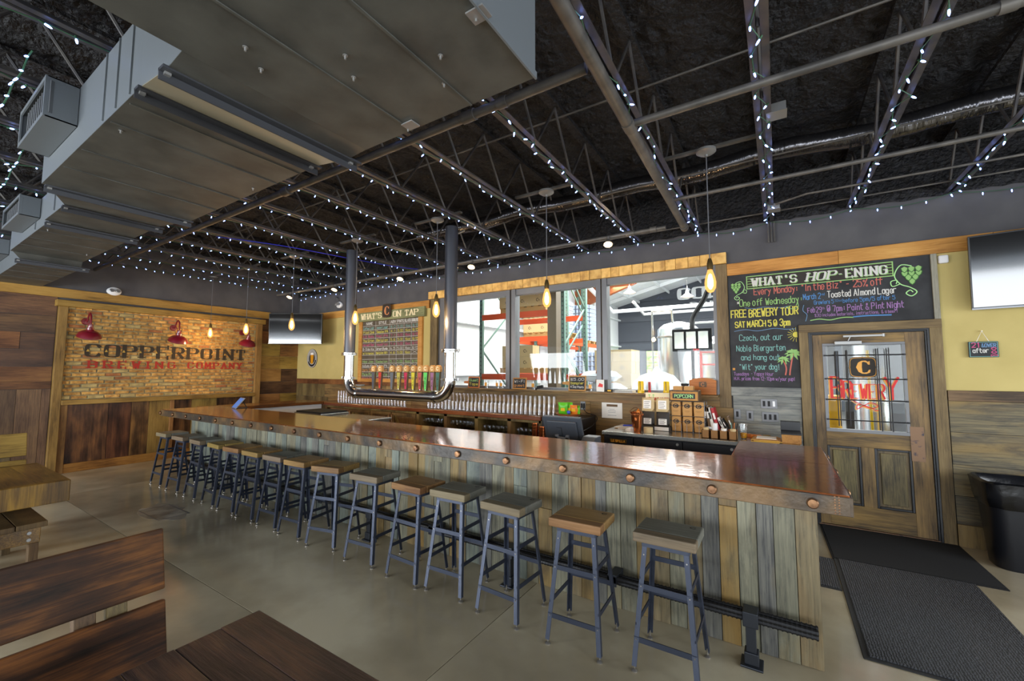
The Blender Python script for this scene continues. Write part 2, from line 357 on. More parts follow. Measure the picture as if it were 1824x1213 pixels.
wood('trim_gold_y', '#6e4a1e', '#a4743a', '#b98a4a', 'y', 0.5, rnd=0.1)
wood('post_brown', '#4c361a', '#7f6030', '#9c7a42', 'z', 0.55, rnd=0.12)
wood('ledge_brown', '#4c361a', '#85632e', '#a27e42', 'y', 0.55, rnd=0.12)
wood('ply_dark', '#22150c', '#4c3320', '#7a5430', 'z', 0.4, grain=3, rnd=0.2, blotch=2.6)
wood('plank_dark_y', '#281a10', '#57402a', '#7d5f3a', 'y', 0.4, rnd=0.35)
wood('plank_rust_y', '#3a2010', '#6a4426', '#8c6236', 'y', 0.45, rnd=0.1, hue=.004)
wood('plank_dark_z', '#2c2015', '#54422c', '#75603e', 'z', 0.45, rnd=0.3)
wood('base_orange_y', '#5a3413', '#91602c', '#a87a3f', 'y', 0.5, rnd=0.1)
weathered('grey_plank', '#5f5f50', '#84806a', '#796740', '#3a3832', 0.5)
weathered('blue_plank', '#5c6460', '#7f8474', '#76704e', '#3c4244', 0.2)
weathered('tan_plank', '#665d46', '#897a5a', '#7c5f34', '#3b3428', 0.8)
weathered('gold_plank', '#6b5d3e', '#8a764a', '#85662f', '#52432a', 1.1)
weathered('dark_plank', '#4c4c4a', '#716f65', '#665a40', '#2b2b2e', 0.2)
weathered('backbar_plank', '#6d5530', '#9c7c48', '#84592a', '#3c2c1a', .6, 40, .18, 'x')
weathered('slate_plank', '#666a68', '#94948a', '#7a705a', '#3e4246', .3, 40, .15, 'x')
weathered('right_plank', '#4a4434', '#7c6f4e', '#836a38', '#1e1f22', .7, 75, .3, 'x')
wood('casing_wood', '#3e3122', '#6a543a', '#836b4c', 'z', 0.55, rnd=0.12)
wood('casing_wood_x', '#3e3122', '#6a543a', '#836b4c', 'x', 0.55, rnd=0.12)
wood('grey_casing', '#555248', '#847f72', '#a09a8a', 'z', 0.6, rnd=0.12)
wood('door_wood', '#3a3226', '#77653e', '#9a824a', 'z', 0.45, grain=10, rnd=0.05, blotch=2)
wood('door_wood_x', '#3a3226', '#746138', '#977e45', 'x', 0.45, grain=10, rnd=0.05, blotch=2)
wood('door_panel', '#37322a', '#6e6044', '#917d50', 'z', 0.45, grain=16, rnd=0.05)
plain('black_gap', '#17181c', 0.4)
noisy('endgrain', '#b48642', '#e6bb6c', 9, 0.5, rnd=0.1, c3='#d8a858')
wood('counter_wood', '#3e1f0c', '#6f3e1c', '#8f5a2c', 'x', 0.25, rnd=0.1, coat=0.5)
wood('counter_wood_y', '#3e1f0c', '#6f3e1c', '#8f5a2c', 'y', 0.25, rnd=0.1, coat=0.5)
wood('cabinet_wood', '#3c2c18', '#6e5630', '#8c7244', 'z', 0.5, rnd=0.12)
plain('inside_dark', '#2b2722', 0.8)
# hammered copper
m, n, l, b = base_mat('copper')
tc = n.new('ShaderNodeTexCoord')
nz = n.new('ShaderNodeTexNoise'); nz.inputs['Scale'].default_value = 2.2; nz.inputs['Detail'].default_value = 6; l.new(tc.outputs['Object'], nz.inputs['Vector'])
cr = n.new('ShaderNodeValToRGB'); l.new(nz.outputs['Fac'], cr.inputs[0]); e = cr.color_ramp.elements
e[0].position = 0.3; e[0].color = srgb('#753c1e'); e[1].position = 0.7; e[1].color = srgb('#a05c2c')
l.new(cr.outputs[0], b.inputs['Base Color']); b.inputs['Metallic'].default_value = 0.62; b.inputs['Roughness'].default_value = 0.12
b.inputs['Coat Weight'].default_value = 0.2; b.inputs['Coat Roughness'].default_value = 0.06
n2 = n.new('ShaderNodeTexNoise'); n2.inputs['Scale'].default_value = 26; n2.inputs['Detail'].default_value = 3; l.new(tc.outputs['Object'], n2.inputs['Vector'])
bp = n.new('ShaderNodeBump'); bp.inputs['Strength'].default_value = 0.12; bp.inputs['Distance'].default_value = 0.006; l.new(n2.outputs['Fac'], bp.inputs['Height']); l.new(bp.outputs[0], b.inputs['Normal'])
noisy('copper_edge', '#3a3632', '#71583a', 3.2, 0.34, 0.3, bump=0.35, detail=9, c3='#544636', lo=0.4, hi=0.6, bscale=20)
noisy('copper_bolt', '#6a4c38', '#96704e', 20, 0.35, 0.8)
plain('copper_shiny', '#b8693a', 0.25, 0.95); plain('copper_letter', '#c07c4c', 0.5)
plain('duct_beige', '#857f6c', 0.5)
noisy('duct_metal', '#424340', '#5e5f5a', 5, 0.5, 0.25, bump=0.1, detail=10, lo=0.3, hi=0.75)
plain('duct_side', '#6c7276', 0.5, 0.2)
plain('duct_flange', '#44464b', 0.45, 0.4)
plain('grille_grey', '#66696c', 0.6, 0.2)
noisy('joist_paint', '#3d3c40', '#55514c', 9, 0.5, 0.3)
noisy('pipe_paint', '#4a4845', '#66625c', 8, 0.5, 0.3)
plain('steel_grey', '#7e8084', 0.35, 0.7)
plain('galv', '#9a9a98', 0.4, 0.6)
m, n, l, b = base_mat('foil')
b.inputs['Base Color'].default_value = srgb('#6e6d70'); b.inputs['Metallic'].default_value = 0.95; b.inputs['Roughness'].default_value = 0.22
tc = n.new('ShaderNodeTexCoord'); nz = n.new('ShaderNodeTexNoise'); nz.inputs['Scale'].default_value = 30; mp = n.new('ShaderNodeMapping'); mp.inputs['Scale'].default_value = (1, 0.2, 0.2)
l.new(tc.outputs['Object'], mp.inputs[0]); l.new(mp.outputs[0], nz.inputs['Vector']); bp = n.new('ShaderNodeBump'); bp.inputs['Strength'].default_value = 0.6; bp.inputs['Distance'].default_value = 0.02; l.new(nz.outputs['Fac'], bp.inputs['Height']); l.new(bp.outputs[0], b.inputs['Normal'])
plain('green_wire', '#2f5a3c', 0.5)
plain('blue_wire', '#2a30b0', 0.5)
plain('led_blue', '#cfe0ff', 0.3, emit='#7896ff', es=9)
m = bpy.data.materials.new('bulb_glow'); m.use_nodes = True; MATS['bulb_glow'] = m; n, l = m.node_tree.nodes, m.node_tree.links; n.remove(n['Principled BSDF'])
t = n.new('ShaderNodeBsdfTransparent'); t.inputs[0].default_value = (1, .8, .45, 1); g = n.new('ShaderNodeEmission'); g.inputs[0].default_value = (1, .47, .14, 1); g.inputs[1].default_value = 1.7
x = n.new('ShaderNodeMixShader'); x.inputs[0].default_value = .5; l.new(t.outputs[0], x.inputs[1]); l.new(g.outputs[0], x.inputs[2]); l.new(x.outputs[0], n['Material Output'].inputs[0])
plain('bulb_core', '#fff0c8', 0.2, emit='#ffe4b0', es=14)
plain('brass_dark', '#6e5a34', 0.35, 0.8)
plain('cord_grey', '#59595c', 0.6)
plain('spot_on', '#ffe8b0', 0.2, emit='#ffc888', es=2.5)
plain('stool_steel', '#424857', 0.42, 0.55)
plain('stool_dark', '#333948', 0.42, 0.5)
plain('foot_nickel', '#b5b0a8', 0.3, 0.9)
wood('seat_grey', '#4a4a44', '#6b6b62', '#7d7b70', 'x', 0.5, rnd=0.08, bump=0.1)
wood('seat_strip', '#564c3e', '#736450', '#82725c', 'x', 0.5, rnd=0.08, bump=0.1)
wood('seat_brown', '#584326', '#84683e', '#9c7e4e', 'x', 0.45, rnd=0.12, bump=0.1)
wood('seat_brown_strip', '#62482a', '#84683e', '#9b7c4e', 'x', 0.45, rnd=0.12, bump=0.1)
plain('brand_burn', '#2a241d', 0.7)
plain('iron', '#36393f', 0.42, 0.6)
plain('rebar', '#2c2c2e', 0.5, 0.5)
plain('polished_steel', '#d6d6d4', 0.14, 1.0)
plain('post_steel', '#4c4e54', 0.42, 0.7)
plain('counter_steel', '#b9b9b4', 0.25, 0.9)
plain('black_cooler', '#1b1c20', 0.35)
plain('frame_grey', '#6d6e70', 0.4, 0.3)
plain('frame_brown', '#75644e', 0.5)
glass('pane_glass', '#fafdfc', 0.45)
glass('cup_glass', '#fdfefe', 0.32, 0.03, 0.045)
glass('jar_plastic', '#e2e8ea', 1.5, 0.15, 0.12)
plain('white_plastic', '#dedede', 0.4)
plain('tv_black', '#0c0d10', 0.3)
plain('tv_screen', '#07080a', 0.07, spec=1.0)
m = MATS['tv_screen']; m.node_tree.nodes['Principled BSDF'].inputs['Coat Weight'].default_value = 1.0; m.node_tree.nodes['Principled BSDF'].inputs['Coat Roughness'].default_value = 0.12
m.node_tree.nodes['Principled BSDF'].inputs['Coat IOR'].default_value = 1.38
noisy('chalkboard', '#232426', '#37383a', 5, 0.8, detail=8)
noisy('tapboard_face', '#4c4336', '#5f5443', 5, 0.8)
for k, c in dict(chalk_white='#c8c6c0', chalk_red='#b8665a', chalk_green='#8fb870', chalk_yellow='#cfc454', chalk_blue='#6d92b8', chalk_teal='#78a8a2', chalk_purple='#9670a2', chalk_pink='#b85078', chalk_orange='#c88c48', chalk_sky='#4f80b4', chalk_mint='#a6d890', chalk_grey='#6e747c', chalk_dim='#45474b').items(): plain(k, c, 0.9)
plain('paint_black', '#33291c', 0.85); plain('paint_red', '#9c2a1c', 0.85); plain('paint_gold', '#b8923a', 0.7)
plain('sign_red', '#d81f18', 0.5); plain('sign_gold', '#dd9a2c', 0.4); plain('cream', '#e4d6ae', 0.6)
wood('green_board', '#56583c', '#7b7c56', '#8e8c64', 'x', 0.6)
plain('lamp_red', '#6e1220', 0.3); MATS['lamp_red'].node_tree.nodes['Principled BSDF'].inputs['Coat Weight'].default_value = 0.5
plain('lamp_inside', '#d8d4cc', 0.5)
noisy('rust_plate', '#2e3040', '#7c6048', 16, 0.5, 0.4, lo=.3, hi=.42)
noisy('mat_black', '#070708', '#0d0d0e', 60, 0.97)
m, n, l, b = base_mat('mat_ribbed')
tc = n.new('ShaderNodeTexCoord'); wv = n.new('ShaderNodeTexWave'); wv.wave_type = 'BANDS'; wv.bands_direction = 'X'; wv.inputs['Scale'].default_value = 22; wv.inputs['Distortion'].default_value = 5; wv.inputs['Detail'].default_value = 2; wv.inputs['Detail Scale'].default_value = 3; l.new(tc.outputs['Object'], wv.inputs[0])
cr = n.new('ShaderNodeValToRGB'); l.new(wv.outputs['Fac'], cr.inputs[0]); cr.color_ramp.elements[0].color = srgb('#17181a'); cr.color_ramp.elements[1].color = srgb('#404146'); l.new(cr.outputs[0], b.inputs['Base Color']); b.inputs['Roughness'].default_value = 0.75
bp = n.new('ShaderNodeBump'); bp.inputs['Strength'].default_value = 0.6; bp.inputs['Distance'].default_value = 0.006; l.new(wv.outputs['Fac'], bp.inputs['Height']); l.new(bp.outputs[0], b.inputs['Normal'])
noisy('bag_plastic', '#08090b', '#17181c', 9, 0.22, bump=0.5)
plain('bin_plastic', '#12141a', 0.35)
wood('table_wood_y', '#1c1408', '#5f461c', '#a07c34', 'z', 0.35, grain=6, rnd=0.03, hue=.004)
wood('table_wood', '#221708', '#664a1e', '#9c7632', 'x', 0.28, rnd=0.03, hue=.004, coat=0.3)
wood('table_dark', '#0d0a0a', '#2e2422', '#5c4232', 'x', 0.35, rnd=0.03, hue=.004, coat=0.4, bump=0.9, blotch=3)
wood('bench_wood', '#0e0904', '#38210e', '#74481c', 'y', 0.68, grain=6, rnd=0.04, hue=.004, blotch=3.5)
wood('bench_leg', '#33281a', '#5b4a30', '#77633f', 'z', 0.5, rnd=0.08)
plain('kraft', '#b98a4e', 0.7); plain('kraft_dark', '#8a6234', 0.7); plain('cardboard', '#c9b183', 0.8); plain('cardboard_white', '#e5e0d2', 0.8)
plain('terracotta', '#a45a30', 0.6); plain('chip_green', '#58b81e', 0.35); plain('chip_yellow', '#e0b020', 0.35); plain('chip_blue', '#2b48c8', 0.35); plain('chip_orange', '#d87820', 0.4)
plain('pos_grey', '#3f444c', 0.5); plain('pos_light', '#6b7078', 0.5)
plain('rack_orange', '#e0562a', 0.5); plain('rack_green', '#6c8a80', 0.5, 0.2); plain('hall_white', '#e6e8ea', 0.8); plain('hall_grey', '#4b4f58', 0.8); plain('hall_floor', '#77787a', 0.5)
plain('hall_concrete', '#b5b4ae', 0.8); plain('can_blue', '#a9b6cf', 0.35, 0.3); plain('can_white', '#d8dde6', 0.35, 0.2); plain('pallet_wood', '#b0905a', 0.8); plain('rust_beam', '#a5582e', 0.6)
plain('tank_steel', '#c4c8cc', 0.22, 0.9); plain('shrink', '#e6eaf0', 0.25)
noisy('foliage_lit', '#5fa020', '#d8f090', 5, 0.8); plain('yellow_paint', '#e8b010', 0.5); plain('red_steel', '#e04028', 0.5)
plain('black_rubber', '#141416', 0.7); plain('paper', '#e8e4dc', 0.8); plain('book_red', '#a82028', 0.6); plain('book_brown', '#6a5136', 0.7); plain('book_white', '#dad6cc', 0.7); plain('book_dark', '#34302c', 0.7)
plain('chip_teal', '#4d9a94', 0.5); plain('orange_board', '#b86c34', 0.5); wood('carved_wood', '#8a4f1c', '#b06c2c', '#c47e3a', 'x', 0.45, rnd=0.05); plain('beer_amber', '#d09020', 0.2); plain('ice_blue', '#5a86d0', 0.4)
plain('candle_red', '#c82828', 0.5); plain('yellow_tap', '#e8c010', 0.35)

L = -9.62; D = 5.667
# ---------------------------------------------------------------- floor: poured slabs between saw-cut joints
b = MB(); b.box(L-0.2, 4.6, -5.0, D+0.25, -0.25, -0.05); floor = struct('floor', b, 'joint_dark')
xs = [L-0.2, -7.9, -1.62, 4.6]; ys = [-5.0, -1.6, 1.545, D+0.25]
for i in range(3):
    for j in range(3):
        b = MB(); b.box(xs[i]+0.003, xs[i+1]-0.003, ys[j]+0.003, ys[j+1]-0.003, -0.05, 0.0); b.obj('concrete_slab', 'concrete', floor)
pp = []
for k in range(26):
    a = 2*PI*k/26; ex = 0.42*(1+0.18*math.sin(3*a+1)+random.uniform(-.08,.08)); pp.append((-6.05+ex*math.cos(a), 2.02+0.19*math.sin(a)*(1+random.uniform(-.15,.15))))
b = MB(); b.prism(pp, 0.0, 0.0006, 'xy'); b.obj('floor_patch', 'concrete_patch', floor)
b = MB()
for (x0, x1, y0, y1) in ((-6.3, -5.72, 1.88, 1.892), (-6.3, -5.72, 2.16, 2.172), (-6.3, -6.288, 1.88, 2.17), (-5.732, -5.72, 1.88, 2.17)): b.box(x0, x1, y0, y1, 0.0006, 0.0015)
b.obj('patch_frame', 'steel_grey', floor)
# ---------------------------------------------------------------- ceiling: sprayed foam under the deck
b = MB(); NX, NY = 230, 150; X0, X1, Y0, Y1 = L-0.2, 4.6, -5.0, D+0.1
rg = random.Random(3)
for j in range(NY+1):
    for i in range(NX+1):
        x = X0+(X1-X0)*i/NX; y = Y0+(Y1-Y0)*j/NY
        b.v.append((x+rg.uniform(-.015,.015), y+rg.uniform(-.015,.015), 3.93+0.03*math.sin(x*1.3)*math.sin(y*1.7)+rg.uniform(-.03,.03)))
for j in range(NY):
    for i in range(NX): b.f.append((j*(NX+1)+i, j*(NX+1)+i+1, (j+1)*(NX+1)+i+1, (j+1)*(NX+1)+i))
ceiling = struct('ceiling', b, 'foam_black', smooth=True)
# ---------------------------------------------------------------- left wall
b = MB(); b.box(L-0.2, L, -5.0, D+0.2, 0, 3.95); wall_left = struct('wall_left', b, 'wall_charcoal')
t = 0.022
b = MB(); b.box(L, L+0.035, -5.0, 4.98, 2.78, 2.925); b.obj('trim_board', 'trim_gold_y', wall_left, bev=0.004)
def planks_y(y0, y1, rows, mats, seg=(0.9, 1.9), parent=wall_left, seed=1, x=L):
    rr = random.Random(seed)
    for (z0, z1) in rows:
        y = y0
        while y < y1 - 0.01:
            e = min(y1, y + rr.uniform(*seg)); 
            if y1 - e < 0.35: e = y1
            b = MB(); d = rr.uniform(0.014, 0.026); b.box(0, d, -(e-y)/2+0.0025, (e-y)/2-0.0025, -(z1-z0)/2+0.0025, (z1-z0)/2-0.0025)
            b.obj('plank', rr.choice(mats), parent, (x, (y+e)/2, (z0+z1)/2)); y = e
planks_y(-2.0, 1.69, [(2.47, 2.78), (2.2, 2.47), (1.94, 2.2), (1.68, 1.94), (1.445, 1.68)], ['plank_dark_y', 'plank_dark_y', 'plank_rust_y'])
planks_y(4.80, 5.66, [(2.5, 2.78), (2.22, 2.5), (1.95, 2.22), (1.66, 1.95), (1.38, 1.66), (1.11, 1.38), (0.85, 1.11), (0.55, 0.85), (0.2, 0.55)], ['plank_rust_y', 'plank_rust_y', 'ledge_brown', 'plank_dark_y'], seg=(0.3, 0.9), seed=4)
b = MB(); b.box(L, L+0.03, -2.0, 1.69, 1.335, 1.445); b.obj('cap_board', 'plank_rust_y', wall_left, bev=0.003)
y = -2.0; rr = random.Random(8)
while y < 1.69:
    e = min(1.69, y+rr.uniform(0.17, 0.34)); b = MB(); b.box(0, rr.uniform(.014, .024), -(e-y)/2+.002, (e-y)/2-.002, 0, 1.33); b.obj('wainscot_board', 'plank_dark_z', wall_left, (L, (y+e)/2, 0)); y = e
# brick panel with its heavy timber frame
bp_ = thing('brick_panel', 'orange brick wall panel in a timber frame with the painted brewery name', 'brick panel', (L, 3.24, 0))
O = (-L, -3.24, 0)  # world -> panel space
def P(b, name, mat, parent=bp_, **k):
    b.v = [(v[0]-L, v[1]-3.24, v[2]) for v in b.v]; return b.obj(name, mat, parent, **k)
b = MB(); b.box(L, L+0.03, 1.75, 4.72, 1.13, 2.65); P(b, 'mortar_bed', 'mortar')
for (y0, y1) in ((1.695, 1.80), (4.68, 4.79)): b = MB(); b.box(L, L+0.10, y0, y1, 0, 2.635); P(b, 'frame_post', 'post_brown', bev=0.006)
b = MB(); b.box(L, L+0.13, 1.66, 4.84, 2.635, 2.735); P(b, 'frame_header', 'ledge_brown', bev=0.008)
b = MB(); b.box(L, L+0.13, 1.80, 4.68, 1.075, 1.15); P(b, 'frame_ledge', 'ledge_brown', bev=0.008)
for (y0, y1) in ((1.80, 1.885), (3.225, 3.285)): b = MB(); b.box(L, L+0.06, y0, y1, 0.0 if y0 < 2 else 0.14, 1.075); P(b, 'stile', 'post_brown', bev=0.004)
for (y0, y1, mm_, d) in ((1.885, 2.38, 'ply_dark', .02), (2.38, 2.68, 'ply_dark', .022), (2.68, 2.925, 'ply_dark', .02), (2.925, 3.225, 'post_brown', .03), (3.285, 3.57, 'ply_dark', .02), (3.57, 4.0, 'post_brown', .025), (4.0, 4.68, 'ply_dark', .02)):
    b = MB(); b.box(L, L+d, y0+.002, y1-.002, 0.14, 1.075); P(b, 'panel_board', mm_)
b = MB(); b.box(L, L+0.05, 1.885, 4.68, 0.0, 0.14); P(b, 'base_board', 'base_orange_y', bev=0.004)
# bricks
BL, BH = 0.203, 0.0605; bricks = []; rr = random.Random(5); row = 0; z = 1.155
bm_list = []
for v in range(5):
    b = MB(); L_ = BL-0.012+rr.uniform(-.008, .003); h_ = BH-0.0125
    pts = []
    for (sy, sz) in ((-1, -1), (1, -1), (1, 1), (-1, 1)): pts.append((sy*L_/2+rr.uniform(-.004, .004), sz*h_/2+rr.uniform(-.003, .003)))
    c = 0.006
    vs = [(0, p[0], p[1]) for p in pts] + [(0.012, p[0], p[1]) for p in pts] + [(0.018+rr.uniform(0, .004), p[0]*(1-c/abs(p[0])), p[1]*(1-c/abs(p[1]))) for p in pts]
    fs = [(i, (i+1) % 4, (i+1) % 4+4, i+4) for i in range(4)] + [(i+4, (i+1) % 4+4, (i+1) % 4+8, i+8) for i in range(4)] + [(8, 9, 10, 11)]
    b.add(vs, fs); bm_list.append(b)
while z < 2.61:
    off = (0 if row % 2 else BL/2) + rr.uniform(-.02, .02); y = 1.805 - off
    while y < 4.675:
        y0, y1 = max(y, 1.803), min(y+BL, 4.677)
        if y1 - y0 > 0.045: bricks.append(((y0+y1)/2, z+BH/2, (y1-y0)/BL))
        y += BL
    z += BH; row += 1
bricks.sort(key=lambda q: (q[0]))
meshes = {}
rest = {}
for k, (yy, zz, s) in enumerate(bricks):
    mt = rr.choices(['brick_orange', 'brick_red', 'brick_pale'], [0.85, 0.07, 0.08])[0]; vi = rr.randrange(5)
    if k < 290:
        if (mt, vi) not in meshes: meshes[(mt, vi)] = MB(); meshes[(mt, vi)].add(bm_list[vi].v, bm_list[vi].f); meshes[(mt, vi)] = meshes[(mt, vi)].mesh('brick', mt)
        o = put('brick', meshes[(mt, vi)], bp_, (0.028+rr.uniform(-.003, .003), yy-3.24, zz), 0, (0, 0, rr.uniform(-.02, .02))); o.scale = (1, s, 1)
    else:
        bb = rest.setdefault(mt, MB()); dx = 0.028+rr.uniform(-.003, .003); bb.add([(v[0]+dx, v[1]*s+yy-3.24, v[2]+zz) for v in bm_list[vi].v], bm_list[vi].f)
for mt, bb in rest.items(): bb.obj('brick', mt, bp_, kind='stuff')
# painted name
fr = FR((0.0555, -3.24, 0), (0, 1, 0), (0, 0, 1))
b = MB(); write(b, 'COPPERPOINT', fr, 2.06, 1.855, 0.19, 0.058, width=2.40, thin=0.014, serif=True, gap=2.4); b.obj('painted_lettering', 'paint_black', bp_)
b = MB()
for k in range(11):
    cxx = 2.06+2.40*(k*6.4+0.2)/68.4; poly(b, [(cxx-.02, 1.93), (cxx+.02, 1.93), (cxx, 1.975)], FR((0.0565, -3.24, 0), (0, 1, 0)))
b.obj('gilt_triangles', 'paint_gold', bp_, label='gilt triangle accents')
fr = FR((0.0555, -3.24, 0), (0, 1, 0), (0, 0, 1))
b = MB(); write(b, 'BREWING', fr, 2.09, 1.665, 0.11, 0.032, width=1.16, thin=0.011, serif=True, gap=4.2); write(b, 'COMPANY', fr, 3.47, 1.665, 0.11, 0.032, width=0.94, thin=0.011, serif=True, gap=3.2); b.obj('painted_lettering', 'paint_red', bp_, label='red painted lettering')
# barn lamps on the brick
def barn_lamp(y, label):
    t_ = thing('barn_lamp', label, 'wall lamp', (L+0.05, y, 2.42), 0, 'red gooseneck lamps on the brick panel')
    MB().tube([(0, 0, 0), (0.025, 0, 0)], [0.058, 0.05], 18).obj('wall_plate', 'lamp_red', t_, smooth=True)
    pts = catmull([(0.02, 0, 0), (0.07, 0, 0.0), (0.12, 0, 0.07), (0.19, 0, 0.13), (0.26, 0, 0.08), (0.28, 0, -0.02), (0.28, 0, -0.08)], 4)
    MB().tube(pts, 0.012, 8).obj('gooseneck', 'lamp_red', t_, smooth=True)
    MB().lathe([(0.0, 0.0), (0.03, 0.0), (0.035, -0.03), (0.035, -0.05), (0.045, -0.055), (0.045, -0.09), (0.055, -0.10), (0.06, -0.13)], (0.28, 0, -0.06), 16, Matrix.Rotation(R(10), 3, 'Y').to_4x4()).obj('socket_cap', 'lamp_red', t_, smooth=True)
    MB().lathe([(0.055, 0), (0.10, -0.02), (0.135, -0.055), (0.150, -0.095), (0.153, -0.10), (0.147, -0.10), (0.130, -0.058), (0.095, -0.026), (0.045, -0.008)], (0.275, 0, -0.165), 28, Matrix.Rotation(R(24), 3, 'Y').to_4x4()).obj('shade', 'lamp_red', t_, smooth=True)
    MB().lathe([(0.0, -0.03), (0.028, -0.025), (0.03, 0.0), (0.02, 0.03)], (0.28, 0, -0.20), 12).obj('bulb', 'lamp_inside', t_, smooth=True)
barn_lamp(2.02, 'red gooseneck barn lamp over the first letters of the brick sign, leftmost of three')
barn_lamp(3.20, 'red gooseneck barn lamp over the middle of the brick sign')
barn_lamp(4.40, 'red gooseneck barn lamp over the end of the brick sign, beside a glowing pendant bulb')
# ---------------------------------------------------------------- back wall with the brewery windows and the door
WX0, WX1, WZ0, WZ1 = -5.12, -0.60, 1.34, 2.94; DX0, DX1, DZ = 0.30, 1.27, 2.05
b = MB(); T = 0.2
b.box(L-0.2, WX0, D, D+T, 0, 3.95); b.box(WX0, WX1, D, D+T, 0, WZ0); b.box(WX0, WX1, D, D+T, WZ1, 3.95)
b.box(WX1, DX0, D, D+T, 0, 3.95); b.box(DX0, DX1, D, D+T, DZ, 3.95); b.box(DX1, 4.6, D, D+T, 0, 3.95)
wall_back = struct('wall_back', b, 'wall_charcoal')
b = MB(); b.box(L, WX0-0.21, D-0.012, D, 1.44, 2.78); b.obj('yellow_plaster', 'wall_yellow', wall_back)
b = MB(); b.box(1.35, 4.6, D-0.012, D, 1.44, 2.78); b.obj('yellow_plaster', 'wall_yellow', wall_back)
# black foam strip where the deck meets the wall
b = MB(); NXs = 180
for i in range(NXs+1):
    x = L+(4.6-L)*i/NXs
    for j in range(7):
        b.v.append((x+rg.uniform(-.01, .01), D-0.02-rg.uniform(0, .035), 3.36+rg.uniform(-.012, .012)+j*0.1))
for i in range(NXs):
    for j in range(6): b.f.append((i*7+j, (i+1)*7+j, (i+1)*7+j+1, i*7+j+1))
b.obj('foam_strip', 'foam_black', wall_back, smooth=True)
for (x0, x1) in ((L+0.02, -7.5), (-7.5, -5.38), (-0.475, 0.6), (0.6, 1.75), (1.75, 4.55)):
    b = MB(); b.box(x0+.001, x1-.001, D-0.04, D, 2.78, 2.925); b.obj('trim_board', 'trim_gold', wall_back, bev=0.004)
def planks_x(x0, x1, rows, mats, seg=(0.7, 1.6), seed=1, y=D):
    rr = random.Random(seed)
    for (z0, z1) in rows:
        x = x0
        while x < x1 - 0.01:
            e = min(x1, x+rr.uniform(*seg))
            if x1-e < 0.3: e = x1
            b = MB(); d = rr.uniform(.014, .024); b.box(-(e-x)/2+.002, (e-x)/2-.002, -d, 0, -(z1-z0)/2+.002, (z1-z0)/2-.002)
            b.obj('plank', rr.choice(mats), wall_back, ((x+e)/2, y, (z0+z1)/2)); x = e
b = MB(); b.box(L+0.03, -5.35, D-0.03, D, 1.33, 1.44); b.obj('cap_board', 'plank_rust_y', wall_back, bev=0.003)
planks_x(L+0.03, -5.35, [(1.05, 1.33), (0.77, 1.05), (0.5, 0.77), (0.2, 0.5)], ['backbar_plank', 'plank_dark_z'], seed=11)
planks_x(-5.35, -0.46, [(1.0, 1.19), (0.72, 1.0), (0.45, 0.72), (0.2, 0.45)], ['backbar_plank'], seed=12)
planks_x(-0.46, 0.21, [(1.02, 1.335), (0.75, 1.02), (0.45, 0.75), (0.1, 0.45)], ['slate_plank'], (0.35, 0.6), seed=13)
b = MB(); b.box(1.37, 4.55, D-0.03, D, 1.345, 1.445); b.obj('cap_board', 'casing_wood_x', wall_back, bev=0.003)
planks_x(1.37, 4.55, [(1.05, 1.345), (0.75, 1.05), (0.46, 0.75), (0.2, 0.46)], ['right_plank'], (0.5, 1.5), seed=14)
b = MB(); b.box(1.37, 4.55, D-0.035, D, 0.0, 0.2); struct('baseboard_back', b, 'gold_plank')
# window woodwork
b = MB(); b.box(WX0-0.21, WX0-0.05, D-0.05, D, WZ0, 2.93); b.obj('jamb_board', 'casing_wood', wall_back, bev=0.004)
b = MB(); b.box(WX1, WX1+0.125, D-0.045, D, 1.19, 2.93); b.obj('jamb_board', 'casing_wood', wall_back, bev=0.004)
b = MB(); b.box(WX0-0.21, WX1+0.0, D-0.045, D, 1.19, 1.325); b.obj('sill_apron', 'backbar_plank', wall_back, bev=0.003)
b = MB(); b.box(WX0-0.21, WX1, D-0.22, D+0.06, 1.315, 1.34); b.obj('window_ledge', 'backbar_plank', wall_back, bev=0.004)
hx = [-5.38, -5.2, -5.0, -4.9, -4.78, -4.65, -4.51, -4.38, -4.22, -4.08, -3.94, -3.65, -3.5, -3.35, -3.21, -3.06, -2.93, -2.8, -2.52, -2.38, -2.24, -2.06, -1.92, -1.8, -1.62, -1.48, -1.34, -1.19, -1.06, -0.91, -0.77, -0.64, -0.475]
for i in range(len(hx)-1):
    b = MB(); w_ = hx[i+1]-hx[i]; b.box(-w_/2+.002, w_/2-.002, -0.06-rr.uniform(0, .008), 0, 0, 0.135); b.obj('header_block', 'endgrain', wall_back, ((hx[i]+hx[i+1])/2, D, 2.935), bev=0.003)
# window
b = MB()
for (x0, x1) in ((WX0, -5.03), (-3.70, -3.625), (-3.595, -3.52), (-2.16, -2.09), (-2.07, -2.0), (-0.64, WX1)): b.box(x0, x1, D-0.02, D+0.12, WZ0, WZ1)
window = struct('window_1', b, 'frame_grey')
b = MB()
for (x0, x1) in ((-3.625, -3.595), (-2.09, -2.07)): b.box(x0, x1, D+0.02, D+0.1, WZ0, WZ1)
b.obj('mullion_gap', 'frame_brown', window)
for (x0, x1) in ((-5.03, -3.70), (-3.52, -2.16), (-2.0, -0.64)):
    b = MB(); b.box(x0, x1, D, D+0.1, WZ0, WZ0+0.035); b.box(x0, x1, D, D+0.1, 2.845, WZ1); b.obj('frame_rail', 'frame_grey', window)
    b = MB(); b.box(x0, x1, D+0.05, D+0.056, WZ0+.035, 2.845); b.obj('window_pane', 'pane_glass', window)
